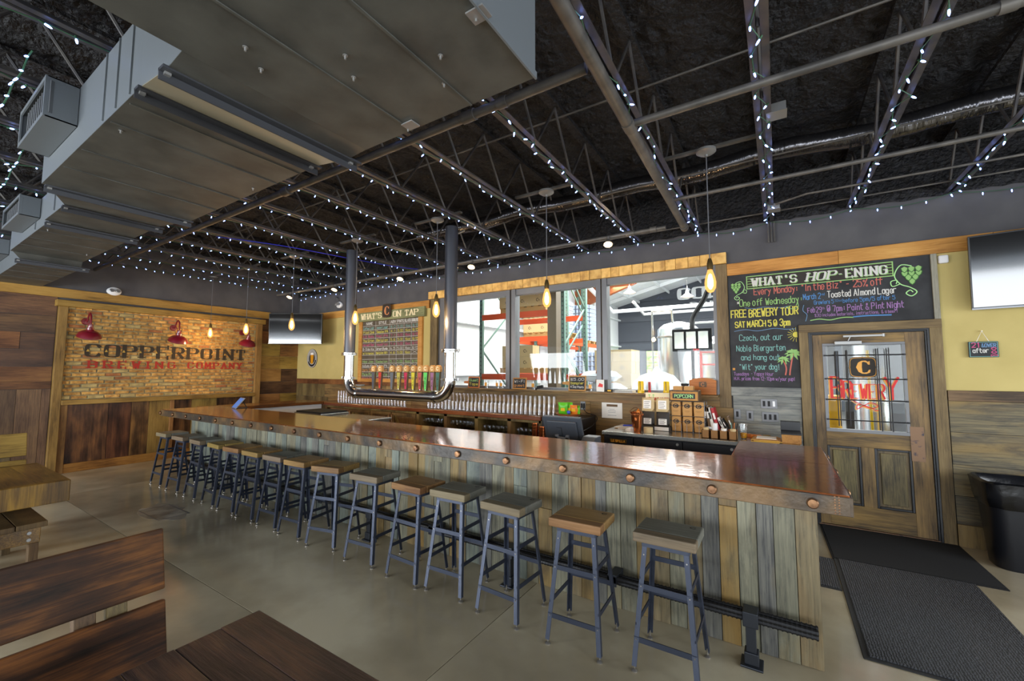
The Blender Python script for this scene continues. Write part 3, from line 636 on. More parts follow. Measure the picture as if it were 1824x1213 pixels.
# ---------------------------------------------------------------- brewery door
b = MB()
for (x0, x1) in ((0.215, 0.30), (1.27, 1.36)): b.box(x0, x1, D-0.045, D, 0, 2.13)
casing = struct('trim_1', b, 'casing_wood', bev=0.004)
b = MB(); b.box(0.215, 1.36, D-0.048, D, 2.05, 2.135); b.obj('casing_head', 'casing_wood_x', casing, bev=0.003)
b = MB(); b.box(0.30, 0.318, D-0.04, D+0.05, 0, 2.05); b.box(1.252, 1.27, D-0.04, D+0.05, 0, 2.05); b.box(0.318, 1.252, D-0.04, D+0.05, 2.035, 2.05)
b.box(0.318, 0.332, D-0.028, D+0.05, 0, 2.035); b.box(1.238, 1.252, D-0.028, D+0.05, 0, 2.035); b.box(0.332, 1.238, D-0.028, D+0.05, 2.022, 2.035); b.obj('door_jamb', 'black_gap', casing, bev=0.002)
b = MB(); b.box(0.30, 1.27, D-0.03, D+0.1, 0.0, 0.015); b.obj('threshold', 'rust_plate', casing)
dx0, dx1 = 0.335, 1.235; DY = D-0.015
b = MB(); b.box(dx0, 0.42, DY, DY+0.045, 0.02, 2.02); b.box(1.09, dx1, DY, DY+0.045, 0.02, 2.02)
door = struct('door_1', b, 'door_wood', bev=0.002)
b = MB(); b.box(0.42, 1.09, DY, DY+0.045, 0.02, 0.24); b.box(0.42, 1.09, DY, DY+0.045, 0.84, 0.985); b.box(0.42, 1.09, DY, DY+0.045, 1.925, 2.02); b.obj('door_rail', 'door_wood_x', door, bev=0.002)
b = MB(); b.box(0.70, 0.805, DY, DY+0.045, 0.24, 0.84); b.obj('door_stile', 'door_wood', door, bev=0.002)
for (x0, x1) in ((0.42, 0.70), (0.805, 1.09)):
    p = b = MB(); b.box(x0, x1, DY+0.02, DY+0.035, 0.24, 0.84); b.obj('door_panel', 'door_panel', door)
    b = MB(); e = 0.022
    for q in ((x0, x0+e, 0.24, 0.84), (x1-e, x1, 0.24, 0.84), (x0+e, x1-e, 0.24, 0.24+e), (x0+e, x1-e, 0.84-e, 0.84)): b.box(q[0], q[1], DY+0.004, DY+0.02, q[2], q[3])
    b.obj('panel_moulding', 'black_gap', door, bev=0.004)
    b = MB(); b.box(x0+0.045, x1-0.045, DY+0.008, DY+0.02, 0.285, 0.795); b.obj('raised_field', 'door_panel', door, bev=0.006)
b = MB()
for q in ((0.42, 1.09, 0.985, 1.02), (0.42, 1.09, 1.90, 1.925), (0.42, 0.45, 1.02, 1.90), (1.065, 1.09, 1.02, 1.90)): b.box(q[0], q[1], DY-0.006, DY+0.03, q[2], q[3])
b.obj('glazing_frame', 'frame_grey', door, bev=0.002)
b = MB(); b.box(0.45, 1.065, DY+0.015, DY+0.021, 1.02, 1.90); b.obj('door_glass', 'pane_glass', door)
for z in (1.795, 1.545, 1.325, 1.115): MB().tube([(0.43, DY-0.02, z), (1.085, DY-0.02, z)], 0.0065, 6).obj('bar_horizontal', 'rebar', door)
for x, z0, z1 in ((0.53, 1.05, 1.84), (0.548, 1.05, 1.84), (0.625, 1.05, 1.85), (0.858, 1.03, 1.86), (0.875, 1.02, 1.86), (0.94, 1.03, 1.86), (0.958, 1.02, 1.865)): MB().tube([(x, DY-0.03, z0), (x, DY-0.03, z1)], 0.0055, 6).obj('bar_vertical', 'rebar', door)
b = MB()
for z in (1.795, 1.545, 1.325, 1.115):
    for x in (0.435, 1.08): b.cbox((x, DY-0.012, z), (0.016, 0.03, 0.016))
b.obj('bar_bracket', 'rebar', door)
# painted glass: emblem and word
def emblem(name, cx, cz, w, h, y, parent, field, ring, letter, lw=None, **k):
    b = MB(); pts = []
    for q in range(48):
        a = 2*PI*q/48; ca, sa = math.cos(a), math.sin(a); r_ = (abs(ca)**5+abs(sa)**5)**(-1/5)
        bump_ = 0.05*max(0, 1-abs(((a/(PI/2)) % 1)-0.0)*12)+0.05*max(0, 1-abs(((a/(PI/2)) % 1)-1.0)*12)
        pts.append((cx+w/2*ca*r_*(1+bump_), cz+h/2*sa*r_*(1+bump_)))
    b2 = MB(); b2.prism(pts, y, y+0.002); f = b2.obj(name, field, parent, **k)
    b = MB(); fr = FR((0, y-0.001, 0)); ribbon(b, [(cx+(p[0]-cx)*.93, cz+(p[1]-cz)*.92) for p in pts]+[(cx+(pts[0][0]-cx)*.93, cz+(pts[0][1]-cz)*.92)], w*0.02, fr); b.obj('emblem_ring', ring, f)
    b = MB(); s = h*0.62; x0, z0 = cx-s*0.42, cz-s/2
    fr = FR((0, y-0.0015, 0))
    out = [(0.85, 0.98), (0.85, 0.70), (0.74, 0.70), (0.66, 0.86), (0.48, 0.93), (0.38, 0.88), (0.36, 0.5), (0.38, 0.12), (0.48, 0.07), (0.68, 0.12), (0.78, 0.30), (0.88, 0.30), (0.84, 0.08), (0.62, -0.02), (0.35, 0.0), (0.14, 0.14), (0.06, 0.36), (0.0, 0.5), (0.06, 0.64), (0.14, 0.86), (0.35, 1.0), (0.6, 1.02), (0.74, 0.92)]
    poly(b, [(x0+p[0]*s, z0+p[1]*s) for p in out], fr); b.obj('emblem_letter', letter, f)
    return f
emblem('painted_emblem', 0.755, 1.668, 0.225, 0.215, DY+0.011, door, 'brand_burn', 'sign_gold', 'sign_gold', label='dark emblem with a gold letter C')
def brewery_word(y, mat, ox, oz, lab):
    b = MB(); fr = FR((0, y, 0))
    write(b, 'B', fr, 0.485+ox, 1.345+oz, 0.22, 0.026, width=0.085, thin=0.010); write(b, 'R', fr, 0.585+ox, 1.345+oz, 0.175, 0.021, width=0.065, thin=0.008)
    write(b, 'EWER', fr, 0.66+ox, 1.345+oz, 0.145, 0.017, width=0.255, thin=0.006); write(b, 'Y', fr, 0.925+ox, 1.345+oz, 0.215, 0.022, width=0.10, thin=0.010)
    ribbon(b, catmull([(q[0]+ox, q[1]+oz, 0) for q in ((0.64, 1.345), (0.69, 1.30), (0.80, 1.245), (0.86, 1.27), (0.80, 1.30), (0.72, 1.25), (0.69, 1.235), (0.70, 1.28), (0.78, 1.26), (0.84, 1.225), (0.87, 1.23))], 5), 0.007, fr)
    b.obj('painted_lettering', mat, door, label=lab)
brewery_word(DY+0.0135, 'sign_gold', -0.012, -0.009, 'gold shadow of the lettering'); brewery_word(DY+0.0115, 'sign_red', 0, 0, 'red painted word on the glass')
b = MB(); b.box(1.085, 1.185, DY-0.008, DY, 0.745, 1.08); b.obj('push_plate', 'rust_plate', door)
c_ = MB(); c_.box(0.525, 0.75, DY-0.055, DY, 1.905, 1.945); pc = c_.obj('door_closer', 'galv', door, bev=0.006)
b = MB(); b.box(0.60, 0.92, DY-0.05, DY-0.02, 1.985, 2.003); b.bar((0.64, DY-0.04, 1.945), (0.66, DY-0.04, 1.99), 0.02, 0.008); b.cyl((0.925, DY-0.035, 1.98), (0.925, DY-0.035, 2.01), 0.014); b.obj('closer_arm', 'galv', pc)
# second step: the weathered post right of the chalkboard
b = MB(); b.box(1.315, 1.36, D-0.04, D, 2.135, 2.78); b.obj('edge_board', 'grey_casing', wall_back, bev=0.003)
b = MB(); b.box(-0.475, 0.215, D-0.04, D, 1.335, 1.44); b.obj('cap_board', 'slate_plank', wall_back, bev=0.003)

# ---------------------------------------------------------------- chalkboard
cb = thing('chalkboard', 'large L-shaped chalkboard of events in coloured chalk beside and over the brewery door', 'chalkboard', (0, D, 0))
b = MB(); b.prism([(-0.47, 2.78), (1.312, 2.78), (1.312, 2.14), (0.212, 2.14), (0.212, 1.445), (-0.47, 1.445)], -0.022, 0.0); b.obj('board', 'chalkboard', cb)
Y_ = -0.0235; rj = random.Random(12)
def chalk(items, mat, label=None):
    b = MB()
    for it in items:
        if it[0] == 't': _, s, x, z, h, wd = it[:6]; write(b, s, FR((0, Y_, 0)), x, z, h, it[6] if len(it) > 6 else h*0.11, width=wd, jit=0.25, rnd=rj)
        elif it[0] == 'l': ribbon(b, catmull([(p[0], p[1], 0) for p in it[1]], 6), it[2], FR((0, Y_, 0)))
    return b.obj('chalk_lettering', mat, cb, label=label)
def slope(s, x, z, h, wd): return s
# title plaque drawn on the board
b = MB(); fr = FR((0, Y_, 0)); poly(b, [(-0.27, 2.60), (1.035, 2.60), (1.035, 2.745), (-0.27, 2.745)], fr); b.obj('title_plaque', 'brand_burn', cb)
b = MB(); fr = FR((0, Y_-0.0008, 0))
ribbon(b, [(-0.27, 2.60), (1.035, 2.60), (1.035, 2.745), (-0.27, 2.745), (-0.27, 2.60)], 0.010, fr)
for k in range(4): ribbon(b, [(-0.26, 2.625+k*.031), (-0.21+0.02*(k % 2), 2.625+k*.031)], 0.006, fr); ribbon(b, [(0.99, 2.625+k*.031), (1.03, 2.625+k*.031)], 0.006, fr)
b.obj('title_border', 'chalk_green', cb, label='green title border')
b = MB(); write(b, "WHAT'S", FR((0, Y_-0.001, 0)), -0.215, 2.632, 0.083, 0.020, width=0.43, thin=0.006, serif=True, gap=2.2); b.obj('title_word', 'chalk_white', cb)
b = MB(); write(b, 'HOP', FR((0, Y_-0.001, 0)), 0.31, 2.632, 0.083, 0.020, width=0.25, thin=0.006, serif=True, gap=2.0, slant=1.2); b.obj('title_word', 'chalk_white', cb)
b = MB(); write(b, '-ENING', FR((0, Y_-0.001, 0)), 0.585, 2.632, 0.083, 0.020, width=0.40, thin=0.006, serif=True, gap=2.2); b.obj('title_word', 'chalk_white', cb)
b = MB(); write(b, "WHAT'S", FR((0, Y_-0.0005, 0)), -0.21, 2.624, 0.083, 0.020, width=0.43, thin=0.006, serif=True, gap=2.2); write(b, 'HOP', FR((0, Y_-0.0005, 0)), 0.315, 2.624, 0.083, 0.020, width=0.25, thin=0.006, serif=True, gap=2.0, slant=1.2); write(b, '-ENING', FR((0, Y_-0.0005, 0)), 0.59, 2.624, 0.083, 0.020, width=0.40, thin=0.006, serif=True, gap=2.2); b.obj('title_shading', 'chalk_green', cb)
chalk([('t', 'Every Monday: "In the Biz" - 25% off', -0.20, 2.52, 0.075, 1.15, 0.0085)], 'chalk_red')
chalk([('t', 'One off Wednesday', -0.35, 2.395, 0.075, 0.58, 0.0075), ('t', ':', 0.245, 2.41, 0.05, 0.02), ('l', [(0.22, 2.40), (0.22, 2.34), (0.15, 2.33), (0.11, 2.35), (0.16, 2.365)], 0.006)], 'chalk_green')
chalk([('t', '*', -0.39, 2.40, 0.06, 0.04), ('t', 'Toasted Almond Lager', 0.49, 2.425, 0.065, 0.56, 0.008)], 'chalk_white')
chalk([('t', 'March 2', 0.275, 2.42, 0.06, 0.155), ('t', 'nd', 0.44, 2.455, 0.025, 0.025), ('t', 'Growlers 5', 0.37, 2.36, 0.042, 0.17), ('t', '32oz', 0.55, 2.375, 0.022, 0.06), ('t', 'before 5pm/5 after 5', 0.62, 2.36, 0.042, 0.42)], 'chalk_sky')
chalk([('t', 'Feb 29', 0.31, 2.272, 0.055, 0.12), ('t', 'th', 0.435, 2.30, 0.025, 0.025), ('t', '@ 7pm: Paint & Pint Night', 0.48, 2.272, 0.062, 0.62, 0.007), ('t', '$30 includes materials, instructions, & a beer!', 0.37, 2.222, 0.032, 0.68, 0.0035)], 'chalk_purple')
chalk([('l', [(0.33, 2.185), (0.41, 2.195), (0.50, 2.18), (0.58, 2.195), (0.64, 2.20), (0.70, 2.195)], 0.010)], 'chalk_green')
chalk([('l', [(0.70, 2.20), (0.82, 2.205), (1.0, 2.20)], 0.013)], 'chalk_sky', 'blue chalk paintbrush')
chalk([('t', 'FREE BREWERY TOUR', -0.445, 2.265, 0.085, 0.66, 0.011), ('t', 'SAT MARCH 5 @ 3pm', -0.41, 2.145, 0.07, 0.55, 0.010)], 'chalk_yellow')
chalk([('l', [(-0.30, 2.375), (-0.2, 2.36), (-0.1, 2.37), (0.05, 2.35), (0.12, 2.36)], 0.004), ('l', [(0.275, 2.36), (0.265, 2.30), (0.30, 2.25), (0.285, 2.18)], 0.005), ('l', [(-0.42, 2.10), (-0.3, 2.115), (-0.18, 2.095), (-0.02, 2.115), (0.1, 2.10), (0.19, 2.10)], 0.005)], 'chalk_blue')
chalk([('t', 'Czech, out our', -0.37, 1.985, 0.068, 0.43, 0.007), ('t', 'Noble Biergarten', -0.40, 1.86, 0.068, 0.48, 0.007), ('t', 'and hang out', -0.355, 1.755, 0.062, 0.38, 0.007), ('t', '"Wit" your dog!', -0.38, 1.645, 0.062, 0.40, 0.007)], 'chalk_teal')
chalk([('t', 'Tuesdays - Yappy Hour', -0.44, 1.575, 0.038, 0.40, 0.0045), ('t', 'H.H. prices from 12-10pm w/your pup!', -0.44, 1.52, 0.038, 0.60, 0.0045)], 'chalk_purple')
chalk([('t', '*', -0.455, 1.62, 0.045, 0.035, 0.012)], 'chalk_orange', 'orange chalk star')
b = MB(); fr = FR((0, Y_, 0)); poly(b, [(0.19+0.032*math.cos(2*PI*k/16), 2.035+0.032*math.sin(2*PI*k/16)) for k in range(16) if math.cos(2*PI*k/16) < 0.65], fr)
for k in range(4, 13): a = 2*PI*k/16; ribbon(b, [(0.19+0.04*math.cos(a), 2.035+0.04*math.sin(a)), (0.19+0.08*math.cos(a), 2.035+0.08*math.sin(a))], 0.004, fr)
b.obj('chalk_sun', 'chalk_yellow', cb)
def palm(cx, top, base, s):
    b = MB(); fr = FR((0, Y_, 0)); ribbon(b, catmull([(base, 1.585, 0), (base+0.01, 1.66, 0), (cx, top, 0)], 5), 0.014, fr); b.obj('chalk_trunk', 'chalk_red', cb)
    b = MB()
    for a in (20, 60, 100, 140, 175, 205, 250, 300, 340):
        dx, dz = math.cos(R(a))*s, math.sin(R(a))*s*0.8; n_ = Vector((-dz, dx)).normalized()*s*0.18
        poly(b, [(cx, top), (cx+dx*.5+n_.x, top+dz*.5+n_.y), (cx+dx, top+dz-s*.25), (cx+dx*.5-n_.x, top+dz*.5-n_.y)], FR((0, Y_-0.0003*(a % 3), 0)))
    b.obj('chalk_fronds', 'chalk_green', cb)
palm(0.155, 1.83, 0.115, 0.085); palm(0.06, 1.76, 0.075, 0.065)
def hop(cx, cz, s, fl):
    b = MB()
    for j, (w_, n_) in enumerate(((0.9, 3), (1.0, 3), (0.8, 2), (0.45, 1))):
        for k in range(n_):
            px = cx+(k-(n_-1)/2)*s*0.52; pz = cz+s*0.55-j*s*0.42
            poly(b, [(px-s*.26, pz+s*.1), (px, pz+s*.28), (px+s*.26, pz+s*.1), (px+s*.18, pz-s*.18), (px, pz-s*.36), (px-s*.18, pz-s*.18)], FR((0, Y_-0.0004*(j+1)-0.0001*k, 0)))
    b.obj('chalk_hop', 'chalk_green', cb)
    b = MB()
    for j, n_ in enumerate((3, 3, 2, 1)):
        for k in range(n_):
            px = cx+(k-(n_-1)/2)*s*0.52; pz = cz+s*0.55-j*s*0.42
            ribbon(b, [(px-s*.26, pz+s*.1), (px-s*.18, pz-s*.18), (px, pz-s*.36), (px+s*.18, pz-s*.18), (px+s*.26, pz+s*.1)], s*0.06, FR((0, Y_-0.0022, 0)))
    b.obj('hop_outline', 'hop_shade', cb)
    b = MB(); pts = [(cx, cz+s*.85), (cx-fl*s*.8, cz+s*1.0), (cx-fl*s*1.3, cz), (cx-fl*s*.9, cz-s*.9), (cx-fl*s*.2, cz-s*1.3), (cx+fl*s*.3, cz-s*1.8), (cx-fl*s*.1, cz-s*2.2), (cx-fl*s*.5, cz-s*1.9), (cx-fl*s*.2, cz-s*1.6), (cx, cz-s*1.8)]
    ribbon(b, catmull([(p[0], p[1], 0) for p in pts], 6), s*0.09, FR((0, Y_, 0)))
    pts = [(cx-fl*s*.9, cz-s*.9), (cx-fl*s*1.5, cz-s*1.1), (cx-fl*s*1.6, cz-s*.6), (cx-fl*s*1.15, cz-s*.5), (cx-fl*s*1.2, cz-s*.85)]
    ribbon(b, catmull([(p[0], p[1], 0) for p in pts], 6), s*0.08, FR((0, Y_, 0)))
    b.obj('hop_vine', 'chalk_mint', cb)
plain('hop_shade', '#3c6a34', .9); hop(1.175, 2.60, 0.10, 1); hop(-0.385, 2.625, 0.068, -1)

# ---------------------------------------------------------------- tap list board
tb = thing('tap_list_board', 'wood-framed chalk tap list behind the draught handles', 'menu board', (0, D, 0))
X0_, X1_ = -7.33, -5.53
b = MB(); b.box(X0_+.06, X1_-.06, -0.035, -0.015, 1.46, 2.66); b.obj('board', 'tapboard_face', tb)
b = MB(); b.box(X0_, X0_+.10, -0.06, -0.012, 1.40, 2.66); b.box(X1_-.10, X1_, -0.06, -0.012, 1.40, 2.66); b.obj('frame_stile', 'trim_gold', tb, bev=0.004)
b = MB(); b.box(X0_+.1, X1_-.1, -0.06, -0.012, 1.40, 1.47); b.obj('frame_rail', 'trim_gold', tb, bev=0.004)
b = MB(); b.box(X0_-.10, X1_+.08, -0.085, -0.03, 2.63, 2.815); b.obj('title_board', 'green_board', tb, bev=0.004)
b = MB(); fr = FR((0, -0.087, 0)); write(b, "WHAT'S", fr, -7.22, 2.675, 0.10, 0.030, width=0.60, thin=0.009, serif=True); b.obj('title_word', 'cream', tb)
b = MB(); write(b, 'ON', fr, -6.27, 2.675, 0.10, 0.030, width=0.20, thin=0.009, serif=True); b.obj('title_word', 'cream', tb)
b = MB(); write(b, 'TAP', fr, -5.95, 2.675, 0.10, 0.030, width=0.34, thin=0.009, serif=True); b.obj('title_word', 'cream', tb)
emblem('wooden_emblem', -6.43, 2.80, 0.24, 0.27, -0.12, tb, 'brand_burn', 'copper_bolt', 'copper_letter', label='dark wooden emblem with a copper letter C')
b = MB(); fr = FR((0, -0.0365, 0)); cols = [X0_+.1, -6.83, -6.42, -6.22, -6.02, -5.82, X1_-.1]; rows_ = [2.62-0.085*k for k in range(15)]
for x in cols[1:-1]: ribbon(b, [(x, 2.62), (x, 1.47)], 0.006, fr)
for z in rows_[1:]: ribbon(b, [(X0_+.1, z), (X1_-.1, z)], 0.006, fr)
for z in (rows_[7], rows_[10]): ribbon(b, [(-5.80, z-.01), (-5.65, z-.075)], .004, fr); ribbon(b, [(-5.80, z-.075), (-5.65, z-.01)], .004, fr)
b.obj('chalk_grid', 'chalk_white', tb)
rt = random.Random(21)
b = MB()
for s, x0, x1 in (('NAME', -7.12, -6.93), ('STYLE', -6.74, -6.52), ('ABV', -6.39, -6.25), ('PINTS', -6.20, -6.04), ('GLASS', -6.0, -5.84), ('GROWLERS', -5.81, -5.65)): write(b, s, fr, x0, 2.56, 0.05, 0.010, width=x1-x0)
b.obj('chalk_heading', 'chalk_white', tb)
names = [('Coffee Light', 'Amber Lager', 'chalk_teal'), ('Pilot One', 'Session IPA', 'chalk_yellow'), ('A.B. Rubio', 'Red IPA', 'chalk_pink'), ('The Siren', 'Belgian', 'chalk_yellow'), ('Harvest Red', 'Imperial', 'chalk_pink'), ('B-Side Ale', 'German Blonde', 'chalk_white'), ('Witness', 'Belgian Wit', 'chalk_yellow'), None, ('Hop Jam', 'Session', 'chalk_green'), ('Autumn Ale', 'Double IPA', 'chalk_white'), ('Dark Oak', 'Stout', 'chalk_orange'), ('Pale Rye', 'Rye Ale', 'chalk_green'), ('Night Owl', 'Porter', 'chalk_pink')]
for k, nm in enumerate(names):
    if not nm: continue
    b = MB(); z = rows_[k+1]-0.07
    write(b, nm[0], fr, -7.21, z, 0.046, 0.007, width=0.33, jit=.3, rnd=rt); write(b, nm[1], fr, -6.80, z, 0.046, 0.007, width=0.33, jit=.3, rnd=rt)
    write(b, '%.1f' % rt.uniform(4, 8), fr, -6.39, z, 0.042, 0.006, width=0.13); write(b, '5.00', fr, -6.19, z, 0.042, 0.006, width=0.14); write(b, '16oz', fr, -5.99, z, 0.042, 0.006, width=0.14)
    if k not in (6, 9): write(b, '8/15', fr, -5.79, z, 0.042, 0.006, width=0.14)
    b.obj('chalk_row', nm[2], tb)
# round beer decal
bd = thing('beer_plaque', 'oval black and white plaque of a beer glass on the yellow wall', 'plaque', (-9.005, D-0.012, 1.905))
b = MB(); b.prism([(0.195*math.cos(2*PI*k/40), 0.215*math.sin(2*PI*k/40)) for k in range(40)], -0.012, 0); b.obj('disc', 'black_rubber', bd)
b = MB(); fr = FR((0, -0.0125, 0)); ribbon(b, [(0.18*math.cos(2*PI*k/40), 0.2*math.sin(2*PI*k/40)) for k in range(41)], 0.01, fr); ribbon(b, [(0.12*math.cos(2*PI*k/40), 0.135*math.sin(2*PI*k/40)) for k in range(41)], 0.008, fr)
for k in range(22):
    a = R(200-k*10); ribbon(b, [(0.138*math.cos(a), 0.152*math.sin(a)), (0.164*math.cos(a), 0.184*math.sin(a))], 0.012, fr)
b.obj('white_print', 'paper', bd)
b = MB(); poly(b, [(-.045, -.12), (.045, -.12), (.062, .08), (-.062, .08)], FR((0, -0.0128, 0))); b.obj('printed_glass', 'beer_amber', bd)
b = MB(); poly(b, [(-.062, .08), (.062, .08), (.05, .12), (0, .13), (-.05, .12)], FR((0, -0.0128, 0))); b.obj('printed_foam', 'paper', bd)
# small chalk sign "21 & over after 8"
sg = thing('age_sign', 'small hanging chalk sign about age limits on the yellow wall right of the door', 'sign', (1.626, D-0.03, 1.83))
b = MB(); b.box(-.098, .098, -.012, 0, -.074, .074); b.obj('board', 'chalkboard', sg, bev=.006)
b = MB(); fr = FR((0, -0.0125, 0)); ribbon(b, [(-.09, -.067), (.09, -.067), (.09, .067), (-.09, .067), (-.09, -.067)], 0.004, fr); b.obj('dashed_border', 'chalk_teal', sg)
b = MB(); fr = FR((0, -.013, 0)); write(b, '21', fr, -.075, .02, .042, .007, width=.05); write(b, '8', fr, .05, -.035, .05, .007, width=.03); write(b, 'pm', fr, .045, -.062, .02, .004, width=.04); b.obj('chalk_lettering', 'chalk_pink', sg)
b = MB(); write(b, '&OVER', fr, -.01, .022, .03, .005, width=.09); b.obj('chalk_lettering', 'chalk_blue', sg)
b = MB(); write(b, 'after', fr, -.07, -.03, .04, .006, width=.10); b.obj('chalk_lettering', 'chalk_white', sg)
b = MB(); b.tube([(-.04, -.005, .074), (0, .0, .17), (.04, -.005, .074)], .0025, 5); b.cyl((0, -.012, .172), (0, .018, .172), .005, 6); b.obj('hanging_cord', 'paper', sg)
b = MB(); b.box(-.035, .035, -.045, 0, -.04, .04); o = b.obj('wall_sensor', 'white_plastic', None, (1.405, D-0.012, 2.715), bev=.012); tag(o, 'small white motion sensor high on the yellow wall', 'sensor')
# emergency lights
def em_light(loc, rz, label):
    t_ = thing('emergency_light', label, 'light', loc, rz)
    MB().lathe([(0, 0), (.07, 0), (.07, -.03), (.05, -.045), (0, -.05)], (0, 0, 0), 24, Matrix.Rotation(R(90), 3, 'X').to_4x4(), sx=1.35).obj('base_plate', 'white_plastic', t_, smooth=True)
    for s in (-1, 1):
        h_ = MB(); h_.lathe([(.0, .0), (.02, .0), (.032, -.03), (.028, -.034), (0, -.03)], (s*.04, .055, .0), 16, Matrix.Rotation(R(110), 3, 'X').to_4x4()); h_.obj('lamp_head', 'galv', t_, smooth=True)
em_light((L+0.01, 2.34, 2.975), R(-90), 'white round twin emergency light above the brick panel trim')
em_light((-8.05, D-0.01, 3.06), R(180), 'white round emergency light on the dark wall right of the corner television')
MB().tube(catmull([(-8.25, D-.02, 3.24), (-8.12, D-.05, 3.22), (-8.06, D-.05, 3.1)], 4), 0.012, 6).obj('light_conduit', 'cord_grey', None, label='bent grey cable feeding the emergency light beside the corner television', cat='cable')
# switches
def plate(x, z, w, h, n_, label, dark=False):
    t_ = thing('switch_plate', label, 'switch', (x, D-.022, z))
    b = MB(); b.box(-w/2, w/2, -.006, 0, -h/2, h/2); b.obj('cover_plate', 'frame_grey', t_, bev=.002)
    for k in range(n_):
        b = MB(); cx = (k-(n_-1)/2)*w/max(n_, 1)*0.9; b.box(cx-.012, cx+.012, -.012, -.006, -h*.28, h*.28); b.obj('rocker', 'white_plastic' if k == 2 and not dark and z > 1.2 else 'black_rubber', t_, bev=.001)
plate(-0.097, 1.254, .16, .108, 3, 'three-gang switch plate on the grey planks, upper of two'); plate(-0.09, 1.104, .16, .108, 3, 'three-gang switch plate on the grey planks, lower of two')
plate(-0.291, 1.108, .07, .115, 1, 'single steel outlet plate left of the lower three-gang switch', True); plate(-0.42, 1.12, .07, .115, 1, 'single outlet plate beside the copper cups, leftmost on the grey planks', True)
plate(-2.37, 1.13, .075, .12, 2, 'black outlet plate on the brown planks behind the till', True)
t_ = thing('notice', 'white paper notice taped to the brown planks under the window', 'notice', (-1.945, D-.026, 1.085))
b = MB(); b.box(-.145, .145, -.001, .001, -.107, .107); b.obj('sheet', 'paper', t_)
b = MB(); fr = FR((0, -.0018, 0)); poly(b, [(-.075, .05), (.08, .05), (.08, .082), (-.075, .082)], fr); b.obj('printed_header', 'book_brown', t_)
b = MB()
for k, w_ in enumerate((.035, .055, .05, 0, .06)):
    if w_: ribbon(b, [(-w_, .015-k*.021), (w_, .015-k*.021)], .004, fr)
b.obj('printed_lines', 'chalk_grey', t_)
# ---------------------------------------------------------------- televisions
def tv(name, loc, rz, w, h, label, tilt=0):
    t_ = thing(name, label, 'television', loc, rz); t_.rotation_euler = (R(tilt), 0, rz)
    b = MB(); b.box(-w/2, w/2, 0, .045, -h/2, h/2); b.obj('housing', 'tv_black', t_, bev=.004)
    b = MB(); b.box(-w/2+.012, w/2-.012, -.002, .001, -h/2+.022, h/2-.012); b.obj('screen', 'tv_screen', t_)
    b = MB(); b.box(-w/2, w/2, -.004, 0, -h/2, -h/2+.014); b.obj('lower_trim', 'steel_grey', t_)
    b = MB(); b.box(-.12, .12, .045, .09, -.12, .12); b.bar((0, .06, 0), (0, .19 if tilt > 4 else .70, .02), .05, .05); b.obj('wall_bracket', 'tv_black', t_)
tv('television', (-8.62, 5.0, 2.515), R(32.4), 1.13, .645, 'flat black television angled across the far left corner', 1.6)
tv('television', (2.10, 5.40, 2.53), R(-9), 1.14, .68, 'large flat television cut by the right edge above the yellow wall', 5)

# ---------------------------------------------------------------- ceiling steel
JZ = 3.37; JX = [round(-0.02+0.755*k, 3) for k in range(-12, 7)]
chord = MB()
for s in (-1, 1): chord.box(s*.012 if s > 0 else -.05, .05 if s > 0 else -.012, -4.9, 5.64, 0, .006); chord.box(s*.012-.003, s*.012+.003, -4.9, 5.64, .006, .04)
chord_me = chord.mesh('bottom_chord', 'joist_paint')
top_me = MB().box(-.04, .04, -4.9, 5.64, .50, .53).mesh('top_chord', 'foam_black')
web1 = MB().tube([(0, 0, .02), (0, .33, .5)], .011, 6).mesh('web_bar', 'joist_paint'); web2 = MB().tube([(0, .33, .5), (0, .66, .02)], .011, 6).mesh('web_bar', 'joist_paint')
joists = []
for k, x in enumerate(JX[::-1]):
    j = thing('roof_joist', 'open web steel roof joist, %s from the right side of the room' % ordinal(k), 'joist', (x, 0, JZ), 0, 'open web joists under the black ceiling')
    put('bottom_chord', chord_me, j); put('top_chord', top_me, j)
    y = -1.2 if x < -1.5 else 0.4
    while y < 5.2: put('web_bar', web1, j, (0, y, 0)); put('web_bar', web2, j, (0, y, 0)); y += 0.66
